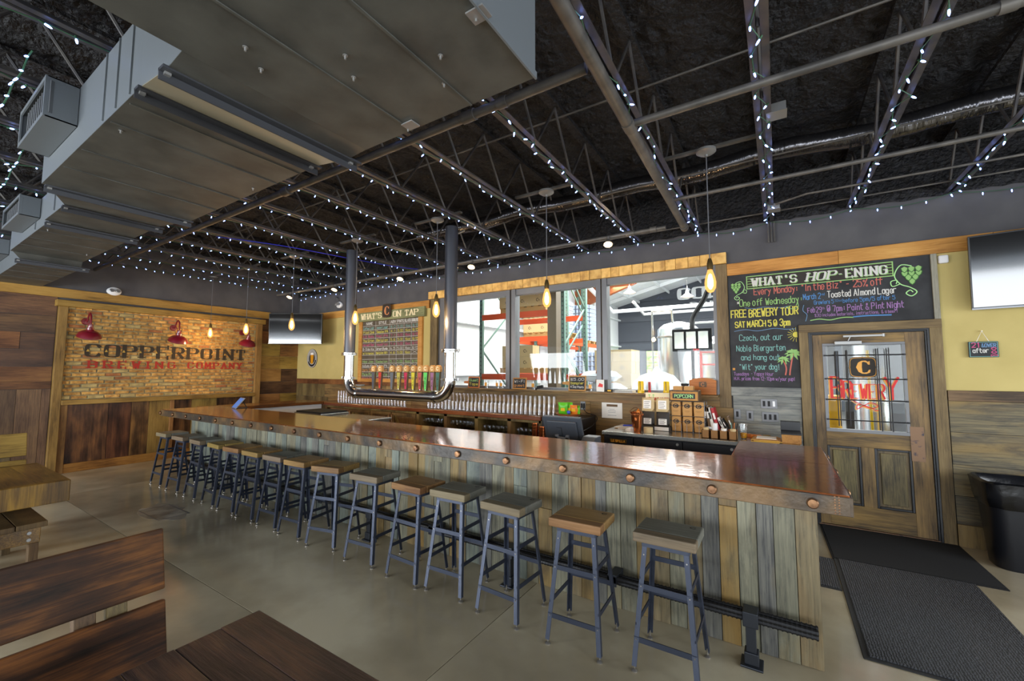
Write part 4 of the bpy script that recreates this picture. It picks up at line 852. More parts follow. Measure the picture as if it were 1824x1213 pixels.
# LED strings: one along each joist, swagging to the next along the wall
rl = random.Random(31)
led = MB().lathe([(0, 0), (.004, .002), (.005, .012), (.0035, .022), (0, .027)], (0, 0, 0), 6).mesh('led_bulb', 'led_blue')
sock = MB().lathe([(0, 0), (.005, 0), (.005, -.018), (0, -.018)], (0, 0, 0), 6).mesh('bulb_socket', 'green_wire')
big = MB().lathe([(0, 0), (.0045, .002), (.006, .014), (.004, .026), (0, .031)], (0, 0, 0), 6).mesh('led_bulb', 'led_blue')
for k, x in enumerate(JX[::-1]):
    t_ = thing('string_lights', 'string of blue white lights wired along the ceiling joist, %s from the right' % ordinal(k), 'string lights', (x, 0, JZ), 0, 'blue white string lights on the joists')
    pts = []; y = 5.62; y_end = -1.0 if x < -2.6 else 0.7
    bulbs = []
    while y > y_end:
        px = rl.uniform(-.045, .045); pz = -.008-rl.uniform(0, .02); pts.append((px, y, pz)); bulbs.append((px, y, pz)); y -= rl.uniform(.105, .16)
    MB().tube(pts, .0032, 4).obj('wire', 'green_wire', t_)
    for (px, y, pz) in bulbs:
        rot = (R(rl.uniform(100, 200)), R(rl.uniform(-60, 60)), rl.uniform(0, 6.3)); o = put('led_bulb', big if abs(x) < 2 or y < 2 else led, t_, (px, y, pz-.006), 0, rot)
        if x > -1.7 or y < 2.2: put('bulb_socket', sock, o)
    # swag along the wall head to the next joist
    pts = []
    for q in range(9):
        u = q/8; px = -u*.735; pz = -.02-.05*math.sin(u*PI); pts.append((px, 5.60, pz))
        if 0 < q < 8 and not (q % 2): put('led_bulb', led, t_, (px, 5.595, pz-.008), 0, (R(180), 0, 0))
    MB().tube(pts, .0028, 4).obj('wall_swag_wire', 'green_wire', t_)
# a few sagging strands and loops
for (x, y, dx) in ((-3.35, .42, .25), (-4.9, .62, .2)):
    t_ = thing('string_lights', 'loose loop of string lights dangling beside the duct, %s' % ('nearer one' if x > -4 else 'farther one'), 'string lights', (x, y, JZ))
    pts = [(-q*.035, -.01*q, -.02-.042*q+.02*math.sin(q*2)) for q in range(8)]
    MB().tube(pts, .0045, 5).obj('wire', 'green_wire', t_)
    for q in range(1, 8, 1): put('led_bulb', big, t_, (pts[q][0], pts[q][1], pts[q][2]), 0, (R(150), R(rl.uniform(-60, 60)), 0))
MB().tube(catmull([(-6.0, 2.4, 3.33), (-5.5, 3.0, 3.28), (-5.2, 3.9, 3.26), (-5.1, 4.7, 3.30), (-4.95, 5.2, 3.34)], 6), .006, 5).obj('network_cable', 'blue_wire', None, label='loose blue cable sagging under the joists on the left', cat='cable')
# pipes
def pipe(name, pts, r, label, mat='pipe_paint', n=12, fittings=()):
    t_ = thing(name, label, 'pipe', pts[0]); o = Vector(pts[0])
    MB().tube([Vector(p)-o for p in pts], r, n).obj('pipe_run', mat, t_, smooth=True)
    for f in fittings:
        p, q = Vector(f[0])-o, Vector(f[1])-o; MB().tube([p, q], f[2], n).obj('coupling', mat, t_, smooth=True)
pipe('main_pipe', [(-0.70, -4.6, 3.24), (-0.742, 1.4, 3.24), (-0.825, 4.92, 3.24), (-0.83, 5.0, 3.255)], .036, 'thick grey sprinkler main running from overhead towards the window wall', fittings=[((-.823, 4.86, 3.24), (-.826, 4.95, 3.24), .044), ((-.768, 2.6, 3.24), (-.77, 2.7, 3.24), .042)])
pipe('branch_pipe', [(-0.80, 2.66, 3.25), (4.5, 2.66, 3.25)], .024, 'grey branch pipe crossing the joists at upper right', fittings=[((.9, 2.66, 3.25), (.96, 2.66, 3.25), .03)])
pipe('branch_pipe', [(-0.80, 4.14, 3.27), (4.5, 4.14, 3.27)], .018, 'grey branch pipe crossing the joists nearer the window wall')
pipe('conduit', [(0.05, 5.0, 3.345), (0.3, 4.85, 3.34), (1.6, 4.86, 3.34), (4.5, 4.86, 3.34)], .011, 'thin conduit running right from the junction box at the wall')
pipe('branch_pipe', [(-0.83, 2.07, 3.29), (-4.4, 2.07, 3.29), (-9.5, 2.07, 3.29)], .030, 'long grey pipe running alongside the duct', fittings=[((-1.6, 2.07, 3.29), (-1.7, 2.07, 3.29), .038), ((-3.75, 2.07, 3.29), (-3.85, 2.07, 3.29), .042), ((-1.35, 2.07, 3.29), (-1.42, 2.07, 3.29), .036)])
pipe('branch_pipe', [(-1.0, 4.80, 3.235), (-9.0, 4.80, 3.235)], .024, 'grey sprinkler pipe carrying the spotlights near the window wall', fittings=[((-1.35, 4.8, 3.235), (-1.45, 4.8, 3.235), .034), ((-1.1, 4.8, 3.235), (-1.17, 4.8, 3.235), .034), ((-5.15, 4.8, 3.235), (-5.25, 4.8, 3.235), .034)])
pts = [(3.2, 4.75, 3.70)] + [(3.2-q*.2, 4.60-.02*math.sin(q*.5), 3.70+.02*math.sin(q*.9)) for q in range(1, 40)]
rr_ = [.085+.006*(q % 2) for q in range(len(pts))]
t_ = thing('flexible_duct', 'black foil flexible duct threaded through the joists', 'duct', (0, 0, 0))
MB().tube(pts, rr_, 16).obj('foil_sleeve', 'foil', t_, smooth=True)
for x in (0.0, 2.0): MB().tube([(x, 4.6, 3.70), (x+.012, 4.6, 3.70)], .088, 16).obj('strap', 'galv', t_)
for (y, z, x0, x1) in ((4.45, 3.62, -6, 4.4), (4.30, 3.55, -5, -1), (3.2, 3.85, -8, 4), (5.45, 3.42, -9, 4.4)):
    pipe('conduit', [(x0, y, z), (x1, y, z)], .009, {4.45: 'thin conduit beneath the flexible duct', 4.30: 'thin conduit left of the flexible duct', 3.2: 'thin conduit high against the black ceiling', 5.45: 'thin conduit close to the window wall'}[y], n=6)
def jbox(loc, label):
    t_ = thing('junction_box', label, 'junction box', loc); b = MB(); b.box(-.055, .055, -.055, .055, -.03, .03); b.obj('box_body', 'galv', t_, bev=.003); b = MB(); b.box(-.06, .06, -.06, .06, -.034, -.03); b.obj('cover', 'galv', t_)
jbox((0.06, 3.28, 3.40), 'square grey junction box on the middle right joist, farther from the wall'); jbox((0.03, 5.15, 3.36), 'square grey junction box on the middle right joist, at the wall')
for k, x in enumerate((-.03, .0, .03)): MB().tube([(x, D-.03, 3.36), (x, D-.03, 3.12)], .009, 6).obj('conduit_stub', 'pipe_paint', None, label='short conduit stub on the wall above the chalkboard, one of three', cat='conduit', group='conduit stubs above the chalkboard')
# air duct along the ceiling
du = thing('air_duct', 'large grey rectangular ventilation duct stepping down towards the left wall', 'duct', (0, 0, 0))
secs = [(-1.84, -0.79, -0.35, 1.42, 2.815), (-4.28, -2.42, .63, 1.5, 2.915), (-5.65, -4.98, .87, 1.5, 3.0), (-7.45, -5.67, .90, 1.5, 3.0), (L+.04, -7.5, 1.0, 1.5, 2.915)]
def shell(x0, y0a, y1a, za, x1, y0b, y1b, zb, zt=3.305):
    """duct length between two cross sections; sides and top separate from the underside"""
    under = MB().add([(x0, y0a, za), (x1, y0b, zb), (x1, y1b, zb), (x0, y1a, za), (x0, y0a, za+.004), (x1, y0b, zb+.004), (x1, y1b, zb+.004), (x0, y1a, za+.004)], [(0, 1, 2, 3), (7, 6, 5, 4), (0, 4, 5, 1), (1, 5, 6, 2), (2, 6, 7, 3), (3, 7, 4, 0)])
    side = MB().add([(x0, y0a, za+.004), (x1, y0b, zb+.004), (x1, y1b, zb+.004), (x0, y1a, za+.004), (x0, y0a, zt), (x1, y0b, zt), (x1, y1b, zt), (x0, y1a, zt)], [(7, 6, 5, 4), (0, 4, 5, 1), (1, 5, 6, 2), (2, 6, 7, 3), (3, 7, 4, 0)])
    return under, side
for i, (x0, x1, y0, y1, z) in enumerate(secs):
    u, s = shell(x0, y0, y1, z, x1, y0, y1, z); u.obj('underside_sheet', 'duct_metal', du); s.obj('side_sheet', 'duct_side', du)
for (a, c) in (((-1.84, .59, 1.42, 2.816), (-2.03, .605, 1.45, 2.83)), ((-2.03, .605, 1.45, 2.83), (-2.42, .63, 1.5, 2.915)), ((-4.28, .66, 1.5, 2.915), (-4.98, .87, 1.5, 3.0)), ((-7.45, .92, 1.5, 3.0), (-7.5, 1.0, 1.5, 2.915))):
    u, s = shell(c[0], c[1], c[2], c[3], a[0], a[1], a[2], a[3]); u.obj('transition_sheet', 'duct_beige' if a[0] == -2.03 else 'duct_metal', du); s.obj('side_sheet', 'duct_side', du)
def flange(x, y0, y1, z, lean=.03):
    b = MB(); b.bar((x, y0-.015, z-.004), (x, y1+.02, z-.004), .05, .012); b.bar((x-.02, y0-.015, z-.022), (x-.02, y1+.02, z-.022), .006, .045); b.obj('flange_angle', 'duct_flange', du)
    b = MB()
    for yy in (y0+.01, y1-.03): b.cbox((x-.01, yy, z-.014), (.022, .022, .014))
    b.obj('corner_bolt', 'galv', du)
flange(-2.03, .6, 1.5, 2.83); flange(-2.42, .63, 1.5, 2.91); flange(-4.28, .66, 1.5, 2.915); flange(-4.98, .87, 1.52, 2.99); flange(-5.66, .89, 1.52, 2.99); flange(-7.46, .96, 1.55, 2.92)
for x, s in [(-1.12, 0), (-1.49, 0), (-2.61, 1), (-2.89, 1), (-3.4, 1), (-3.79, 1), (-6.1, 2), (-6.5, 2), (-6.95, 2), (-7.9, 3), (-8.35, 3), (-8.85, 3)]:
    y0, y1, z = ((-.35, 1.42, 2.815), (.645, 1.5, 2.915), (.90, 1.5, 3.0), (1.0, 1.5, 2.915))[s]
    b = MB(); b.bar((x, y0, z-.002), (x, y1, z-.002), .010, .005); b.obj('seam_rib', 'duct_metal', du)
for (x, y, z) in [(-1.617, .706, 2.815), (-1.685, .796, 2.815), (-1.34, .929, 2.815), (-1.414, 1.022, 2.815), (-1.034, 1.122, 2.815), (-1.127, 1.247, 2.815), (-.816, 1.057, 2.815), (-1.494, 1.396, 2.815), (-2.95, .70, 2.915), (-3.1, 1.45, 2.915), (-5.0, .95, 3.0), (-6.0, .95, 3.0), (-6.9, 1.42, 3.0)]:
    b = MB(); b.cyl((0, 0, 0), (0, 0, -.018), .004, 6); b.cyl((0, 0, -.002), (0, 0, -.004), .010, 8); b.obj('pin_bolt', 'galv', du, (x, y, z), smooth=True)
for (x, y) in ((-.80, 1.05), (-1.46, 1.38)):
    b = MB(); b.box(-.035, .035, -.028, .028, -.006, 0); b.obj('clip_plate', 'galv', du, (x, y, 2.813))
b = MB(); b.bar((-.786, -.35, 2.82), (-.786, 1.42, 2.82), .008, .03); b.obj('edge_fold', 'duct_side', du)
for x, z in ((-2.55, 2.93), (-2.75, 2.93), (-2.95, 2.93), (-2.2, 2.9), (-4.6, 2.98), (-5.3, 3.02), (-6.2, 3.02)):
    b = MB(); b.bar((x, .627 if x > -4 else .76 if x > -4.8 else .865 if x > -5.6 else .895, z), (x, .627 if x > -4 else .76 if x > -4.8 else .865 if x > -5.6 else .895, 3.30), .008, .006, (1, 0, 0)); b.obj('side_seam', 'duct_side', du)
def grille(x0, x1, y, z0, z1, label):
    z1 = min(z1, 3.30); t_ = thing('supply_grille', label, 'vent', ((x0+x1)/2, y, (z0+z1)/2), 0, 'grille boxes on the side of the duct'); w, h = (x1-x0)/2, (z1-z0)/2; d = .13
    b = MB(); b.box(-w, w, -d, 0, -h, -h+.006); b.box(-w, w, -d, 0, h-.006, h); b.box(-w, -w+.006, -d, 0, -h, h); b.box(w-.006, w, -d, 0, -h, h); b.obj('collar_box', 'duct_side', t_)
    b = MB(); e = .025
    for q in ((-w, w, -h, -h+e), (-w, w, h-e, h), (-w, -w+e, -h+e, h-e), (w-e, w, -h+e, h-e)): b.box(q[0], q[1], -d-.008, -d, q[2], q[3])
    b.obj('face_frame', 'duct_side', t_)
    for k in range(12): xx = -w+e+(2*w-2*e)*(k+.5)/12; b = MB(); b.box(-.003, .003, -d, -d+.03, -h+e, h-e); b.obj('louvre', 'grille_grey', t_, (xx, 0, 0), rot=(0, 0, R(25)))
    b = MB(); b.box(-w+.006, w-.006, -d+.04, -d+.045, -h+.006, h-.006); b.obj('damper_backing', 'joint_dark', t_)
grille(-4.12, -3.45, .627, 3.06, 3.32, 'grey grille box on the side of the duct, nearest of three'); grille(-6.85, -6.03, .895, 3.10, 3.345, 'grey grille box on the side of the duct, middle of three'); grille(-9.2, -8.3, .995, 3.1, 3.33, 'grey grille box on the side of the duct, farthest of three')
# spotlights on the sprinkler pipe
for k, x in enumerate((-1.66, -3.72, -5.2, -6.95, -8.45)):
    t_ = thing('spotlight', 'small dark spotlight clamped near the window wall, %s from the right' % ordinal(k), 'spotlight', (x, 4.77, 3.23), R(20), 'small spotlights on the pipe')
    MB().cyl((0, 0, 0), (0, 0, -.05), .02, 10).obj('mount', 'pipe_paint', t_)
    Mx = Matrix.Rotation(R(-25), 3, 'X').to_4x4()
    MB().lathe([(0, .0), (.022, .0), (.03, -.03), (.052, -.065), (.055, -.075), (.048, -.072), (.02, -.03)], (0, 0, -.035), 14, Mx).obj('lamp_can', 'pipe_paint', t_, smooth=True)
    MB().lathe([(0, -.07), (.044, -.068)], (0, 0, -.035), 14, Mx).obj('lamp_face', 'spot_on', t_)
    point('spot_glow', (x, 4.74, 3.10), 3.0, (1, .72, .4), .03)
# pendants
PX = [-.425, -1.89, -3.345, -4.815, -6.345, -7.75, -9.1]
pmesh = None
for k, x in enumerate(PX):
    lab = 'bare filament bulb pendant over the bar, %s from the right' % ordinal(k)
    if pmesh is None:
        t_ = thing('pendant_lamp', lab, 'pendant lamp', (x, 3.62, 3.42), 0, 'filament bulb pendants over the bar')
        MB().lathe([(0, 0), (.075, 0), (.075, -.018), (.055, -.032), (.012, -.04), (.012, -.055), (0, -.055)], (0, 0, 0), 24).obj('canopy', 'galv', t_, smooth=True)
        b = MB(); b.box(-.36, .36, -.02, .02, 0, .02); b.obj('strut_rail', 'pipe_paint', t_)
        MB().cyl((0, 0, -.05), (0, 0, -.92), .0045, 6).obj('cord', 'cord_grey', t_)
        MB().lathe([(.0, -.90), (.012, -.90), (.02, -.93), (.023, -.94), (.023, -.985), (.018, -.99)], (0, 0, 0), 16).obj('socket', 'brass_dark', t_, smooth=True)
        MB().lathe([(0, -1.02), (.012, -1.03), (.022, -1.08), (.022, -1.12), (.010, -1.145), (0, -1.15)], (0, 0, 0), 12).obj('filament_glow', 'bulb_core', t_, smooth=True)
        bb = MB().lathe([(.015, -.985), (.02, -1.0), (.036, -1.05), (.043, -1.095), (.039, -1.14), (.022, -1.168), (0, -1.178)], (0, 0, 0), 18).obj('bulb', 'bulb_glow', t_, smooth=True)
        pmesh = (t_, tree(t_))
    else: t_ = dup(pmesh[0], (x, 3.62, 3.42), 0, lab, None, pmesh[1])
    point('pendant_glow', (x, 3.62, 2.20), 11, (1, .62, .28), .04)
# ---------------------------------------------------------------- the bar
BX0, BX1, BY0, BY1 = -7.42, 0.25, 2.408, 3.14
bar = thing('bar_counter', 'long copper-topped bar clad in weathered upright boards', 'bar', (0, BY0, 0))
def Bp(b, name, mat, parent=bar, **k):
    b.v = [(v[0], v[1]-BY0, v[2]) for v in b.v]; return b.obj(name, mat, parent, **k)
for (x0, x1) in ((BX0, -5.95), (-5.95, -3.32), (-3.32, -0.9), (-0.9, BX1)):
    b = MB(); b.box(x0+.0006, x1-.0006, BY0, BY1, 1.04, 1.07); Bp(b, 'copper_sheet', 'copper')
b = MB(); b.box(-0.28, BX1, BY1+.001, 3.84, 1.04, 1.07); Bp(b, 'copper_sheet', 'copper', bev=.004)
b = MB(); b.box(BX0, BX1, BY0-.012, BY0+.002, .98, 1.064); Bp(b, 'copper_fascia', 'copper_edge', bev=.003)
b = MB(); b.box(BX1-.002, BX1+.01, BY0-.012, 3.84, .98, 1.064); b.box(BX0-.01, BX0+.002, BY0-.012, BY1, .98, 1.064); b.box(-.28, BX1, 3.835, 3.847, .98, 1.064); Bp(b, 'copper_fascia', 'copper_edge', bev=.003)
bolt = MB().lathe([(.021, 0), (.024, .003), (.024, .012), (.019, .018), (0, .019)], (0, 0, 0), 14, Matrix.Rotation(R(90), 3, 'X').to_4x4()).mesh('copper_bolt', 'copper_bolt', True)
for k in range(19): put('copper_bolt', bolt, bar, (0.113-.4185*k, -.013, 1.021))
for (y) in (.25, .75, 1.25): o = put('copper_bolt', bolt, bar, (BX1+.01, y, 1.021), 0, (0, 0, R(90)))
b = MB()
for k in range(7): b.cyl((BX1-.04, BY0-.012, .99+.012*k), (BX1-.04, BY0-.016, .99+.012*k), .0035, 6); b.cyl((BX1-.055, BY0-.012, .99+.012*k), (BX1-.055, BY0-.016, .99+.012*k), .0035, 6)
Bp(b, 'rivet_seam', 'copper_bolt')
b = MB(); b.box(BX0+.02, BX1-.02, BY0+.02, BY1-.02, .985, 1.04); b.box(-.26, BX1-.02, BY1-.02, 3.82, .985, 1.04); Bp(b, 'sub_top', 'bench_leg')
b = MB(); b.box(-7.80, .13, 2.945, 3.06, 0, .985); b.box(.02, .13, 3.06, 3.72, 0, .985); Bp(b, 'inner_carcass', 'inside_dark')
rb = random.Random(17); x = .155; k = 0
right_seq = [('tan_plank', .105), ('grey_plank', .105), ('dark_plank', .085), ('grey_plank', .10), ('gold_plank', .10), ('dark_plank', .10), ('tan_plank', .10), ('grey_plank', .10), ('tan_plank', .11), ('gold_plank', .10), ('grey_plank', .11), ('grey_plank', .10), ('dark_plank', .08), ('gold_plank', .11), ('tan_plank', .10)]
while x > -7.83:
    if k < len(right_seq): mt, w = right_seq[k]
    else:
        w = rb.uniform(.085, .145); far = x < -3.5
        mt = rb.choice(['blue_plank', 'blue_plank', 'grey_plank', 'grey_plank', 'dark_plank'] if far else ['grey_plank', 'grey_plank', 'tan_plank', 'dark_plank', 'blue_plank', 'gold_plank'])
    x0 = max(x-w, -7.83); cuts = [0, .983]
    if k in (4, 8, 13) or (k > 15 and rb.random() < .22): cuts = [0, rb.uniform(.3, .8) if k != 4 else .80, .983]
    for q in range(len(cuts)-1):
        d = rb.uniform(.018, .030); b = MB(); b.box(-(x-x0)/2+.0015, (x-x0)/2-.0015, -d, 0, cuts[q]+.001, cuts[q+1]-.001)
        b.obj('front_board', mt if q == 0 or k != 4 else 'tan_plank', bar, ((x+x0)/2, 2.945-BY0, 0), bev=.002)
    x = x0; k += 1
y = 2.92; 
while y < 3.72:
    b = MB(); b.box(0, rb.uniform(.018, .026), .0015, .1285, 0, .983); b.obj('side_board', rb.choice(['grey_plank', 'tan_plank']), bar, (.13, y-BY0, 0)); y += .13
b = MB(); b.box(-7.83, -7.80, 2.95, 3.13, 0, .985); Bp(b, 'end_board', 'blue_plank')
# foot rail
fr_ = thing('foot_rail', 'dark ribbed steel foot rail on iron posts along the bar front', 'foot rail', (0, 2.80, 0))
for (dy, z) in ((-.022, .262), (.022, .262), (0, .228)):
    b = MB(); b.tube([(-7.7, dy, z), (.13, dy, z)], .0135, 8)
    xx = -3.4
    while xx < .12: b.tube([(xx, dy, z), (xx+.008, dy, z)], .0165, 8, False); xx += .022
    b.obj('rail_bar', 'rebar', fr_, smooth=True)
for k in range(5):
    x = -.18-1.6*k
    b = MB(); b.box(-.024, .024, -.024, .024, .012, .235); b.obj('rail_post', 'iron', fr_, (x, -.02, 0), bev=.002)
    b = MB(); b.box(-.038, .038, -.05, .05, .205, .285); b.obj('rail_saddle', 'iron', fr_, (x, 0, 0), bev=.004)
    b = MB(); b.box(-.055, .055, -.055, .055, 0, .012); b.box(-.035, .035, -.035, .035, .012, .075); b.obj('post_foot', 'iron', fr_, (x, -.02, 0), bev=.004)
for k in range(5):
    x = -.97-1.6*k; b = MB(); b.box(-.03, .03, -.045, .109, .235, .28); b.box(-.03, .03, -.045, -.035, .215, .29); b.obj('wall_bracket', 'iron', fr_, (x, 0, 0), bev=.003)
# ---------------------------------------------------------------- bar stools
SW, SD, SH = .33, .285, .725
def stool_proto(seat_mat, strip_mat):
    t_ = thing('bar_stool', 'x', 'bar stool', (0, 0, 0), 0, 'bar stools along the bar')
    b = MB(); b.box(-SW/2, SW/2, -SD/2+.075, SD/2, SH-.052, SH); s_ = b.obj('seat', seat_mat, t_, bev=.007)
    b = MB(); b.box(-SW/2, SW/2, -SD/2, -SD/2+.0745, SH-.052, SH); b.obj('seat_board', strip_mat, s_, bev=.007)
    b = MB(); emb = []
    ribbon(b, [(.015*math.cos(R(a))+SW/2-.05, .012*math.sin(R(a))+SD/2-.05) for a in range(40, 330, 24)], .007, (Vector((0, 0, SH+.0006)), Vector((1, 0, 0)), Vector((0, 1, 0)))); b.obj('burned_brand', 'brand_burn', s_)
    b = MB(); zt = SH-.056
    for (p, q) in (((-.12, -.10), (.12, -.10)), ((-.12, .10), (.12, .10)), ((-.12, -.10), (-.12, .10)), ((.12, -.10), (.12, .10))): b.bar((p[0], p[1], zt-.012), (q[0], q[1], zt-.012), .012, .03)
    b.obj('seat_frame', 'stool_steel', t_)
    top = (.12, .10); bot = (.172, .178)
    def at(sx, sy, z): u = (zt-z)/(zt-.03); return Vector((sx*(top[0]+(bot[0]-top[0])*u), sy*(top[1]+(bot[1]-top[1])*u), z))
    for (sx, sy) in ((-1, -1), (1, -1), (-1, 1), (1, 1)):
        b = MB(); p, q = at(sx, sy, zt), at(sx, sy, .03); w = .026; t = .005
        # L section: two plates meeting at the outer corner
        b.add([p, p+Vector((-sx*w, 0, 0)), p+Vector((-sx*w, -sy*t, 0)), p+Vector((-sx*t, -sy*t, 0)), p+Vector((-sx*t, -sy*w, 0)), p+Vector((0, -sy*w, 0)), q, q+Vector((-sx*w, 0, 0)), q+Vector((-sx*w, -sy*t, 0)), q+Vector((-sx*t, -sy*t, 0)), q+Vector((-sx*t, -sy*w, 0)), q+Vector((0, -sy*w, 0))],
              [(0, 1, 2, 3, 4, 5), (11, 10, 9, 8, 7, 6)]+[(i, (i+1) % 6, (i+1) % 6+6, i+6) for i in range(6)])
        lg = b.obj('leg', 'stool_steel', t_)
        f = q+Vector((-sx*.012, -sy*.012, 0)); MB().lathe([(0, 0), (.017, 0), (.017, .005), (.009, .013), (.005, .015), (.005, .045)], (f.x, f.y, 0), 12).obj('levelling_foot', 'foot_nickel', lg, smooth=True)
    for (sy, zs) in ((-1, (.435, .165)), (1, (.50, .29))):
        for z in zs: b = MB(); p, q = at(-1, sy, z), at(1, sy, z); p.y -= sy*.004; q.y -= sy*.004; b.bar(p, q, .006, .028); b.obj('stretcher', 'stool_steel' if sy < 0 else 'stool_dark', t_)
    for sx in (-1, 1):
        for (z0, z1) in ((.47, .47), (.235, .235)): b = MB(); p, q = at(sx, -1, z0), at(sx, 1, z1); p.x -= sx*.004; q.x -= sx*.004; b.bar(p, q, .006, .026); b.obj('stretcher', 'stool_dark', t_)
    b = MB()
    for (sx, sy) in ((-1, -1), (1, -1)):
        for z in (.435, .165, .60): v = at(sx, sy, z); b.cyl(v+Vector((-sx*.013, .0, 0)), v+Vector((-sx*.013, sy*.003, 0)), .004, 6)
    b.obj('rivet', 'foot_nickel', t_)
    return t_
stg = stool_proto('seat_grey', 'seat_strip'); stb = stool_proto('seat_brown', 'seat_brown_strip')
stools = [(-.557, 2.545, 'g', 0), (-1.065, 2.50, 'b', 2), (-1.60, 2.52, 'g', -3), (-2.11, 2.56, 'g', 2), (-2.50, 2.53, 'b', -2), (-3.05, 2.55, 'g', 4), (-3.63, 2.56, 'b', 12), (-4.10, 2.55, 'b', 3), (-4.53, 2.56, 'g', 2), (-4.98, 2.56, 'b', 1), (-5.42, 2.56, 'b', 3), (-5.87, 2.57, 'b', -3), (-6.38, 2.57, 'g', -2), (-6.93, 2.57, 'g', 2), (-7.50, 2.575, 'g', 1)]
tg, tb_ = tree(stg), tree(stb)
first = {'g': True, 'b': True}
for k, (x, y, c, rz) in enumerate(stools):
    lab = '%s bar stool, %s' % ('grey-topped' if c == 'g' else 'brown-topped', ('nearest the right end of the bar' if k == 0 else 'at the far left end of the bar' if k == 14 else '%s from the right end of the bar' % ordinal(k)))
    src, ch = (stg, tg) if c == 'g' else (stb, tb_)
    if first[c]: first[c] = False; src.location = (x, y, 0); src.rotation_euler = (0, 0, R(rz)); src['label'] = lab
    else: dup(src, (x, y, 0), R(rz), lab, None, ch)
# ---------------------------------------------------------------- left return counter, back counter
lc = thing('side_counter', 'dark wooden side counter with a pale inner panel along the left wall', 'counter', (-7.95, 4.0, 0))
b = MB(); b.box(-.32, .30, -.85, 1.08, .965, 1.02); b.obj('counter_top', 'counter_wood_y', lc, bev=.006)
b = MB(); b.box(.22, .24, -.83, 1.07, .05, .965); b.obj('inner_panel', 'white_plastic', lc)
b = MB(); b.box(-.30, .22, -.83, 1.07, 0, .965); b.obj('carcass', 'cabinet_wood', lc)
bc = thing('back_counter', 'dark polished wooden back counter with brace doors and open cubbies under the windows', 'counter', (0, 5.08, 0))
b = MB(); b.box(-7.95, -2.76, 0, .55, .94, 1.0); b.obj('counter_top', 'counter_wood', bc, bev=.01)
b = MB(); b.box(-7.9, -2.80, .52, .55, 0.1, .94); b.obj('back_panel', 'cabinet_wood', bc)
b = MB(); b.box(-7.9, -2.80, .05, .52, .08, .12); b.box(-7.9, -2.80, .05, .52, .66, .68); b.obj('shelf', 'cabinet_wood', bc)
for x in (-7.62, -5.10, -4.49, -3.875, -3.285, -2.77): b = MB(); b.box(-.03, .03, .03, .52, .0, .94); b.obj('divider', 'cabinet_wood', bc, (x, 0, 0))
b = MB(); b.box(-7.6, -2.77, .03, .05, .905, .94); b.obj('top_rail', 'cabinet_wood', bc)
for k, (x0, x1) in enumerate(((-7.46, -6.88), (-6.86, -6.29), (-6.27, -5.73), (-5.71, -5.14))):
    b = MB(); b.box(x0, x1, .03, .045, .1, .90); d = b.obj('door', 'cabinet_wood', bc)
    b = MB(); e = .05
    for q in ((x0, x0+e, .1, .9), (x1-e, x1, .1, .9), (x0+e, x1-e, .1, .1+e), (x0+e, x1-e, .9-e, .9)): b.box(q[0], q[1], .015, .03, q[2], q[3])
    b.obj('door_frame', 'cabinet_wood', d, bev=.002)
    s = 1 if k % 2 else -1; cx = (x0+x1)/2; b = MB(); b.bar((cx-s*.2, .022, .84), (cx+s*.2, .022, .2), .014, .05); b.obj('brace', 'cabinet_wood', d, bev=.002)
    hx_ = x1-.03 if k % 2 == 0 else x0+.03; b = MB(); b.tube(catmull([(hx_, .015, .86), (hx_, -.012, .85), (hx_, -.012, .72), (hx_, .015, .71)], 3), .010, 8); b.obj('handle', 'copper_bolt', d, smooth=True)
bf = thing('back_cooler', 'low black cooler under the bowl of snacks beside the back counter', 'cooler', (-2.46, 5.10, 0))
b = MB(); b.box(-.29, .29, 0, .52, .05, 1.0); b.obj('body', 'black_cooler', bf, bev=.006)
b = MB(); b.box(-.27, .27, -.02, 0, .1, .95); b.obj('door', 'black_cooler', bf, bev=.006)
# steel-topped bottle cooler
sc = thing('bottle_cooler', 'black bottle cooler with a stainless top below the window', 'cooler', (-.83, 4.80, 0))
b = MB(); b.box(-.95, .99, -.01, .84, .88, .92); b.obj('steel_top', 'counter_steel', sc, bev=.004)
b = MB(); b.box(-.93, .97, .04, .82, .04, .88); b.obj('body', 'black_cooler', sc)
for k in range(3):
    x0 = -.58+k*.52; b = MB(); b.box(x0+.005, x0+.515, .01, .04, .1, .865); d = b.obj('door', 'black_cooler', sc, bev=.003)
    b = MB(); b.bar((x0+.12, .0, .70), (x0+.42, .0, .70), .012, .012); b.obj('handle', 'steel_grey', d)
    b = MB(); b.cyl((x0+.47, .01, .835), (x0+.47, 0, .835), .014, 12); b.obj('lock', 'galv', d, smooth=True)
b = MB(); b.box(-.93, -.59, .01, .04, .1, .865); b.obj('door', 'black_cooler', sc, bev=.003)
b = MB(); b.box(-.86, -.66, .004, .01, .795, .84); pb = b.obj('badge', 'brass_dark', sc)
b = MB(); write(b, 'LE SPILLA', FR((0, .003, 0)), -.84, .806, .022, .005, width=.16); b.obj('badge_lettering', 'sign_gold', pb)
b = MB(); b.box(-8.0, -7.4, 0, 0, 0, 0)
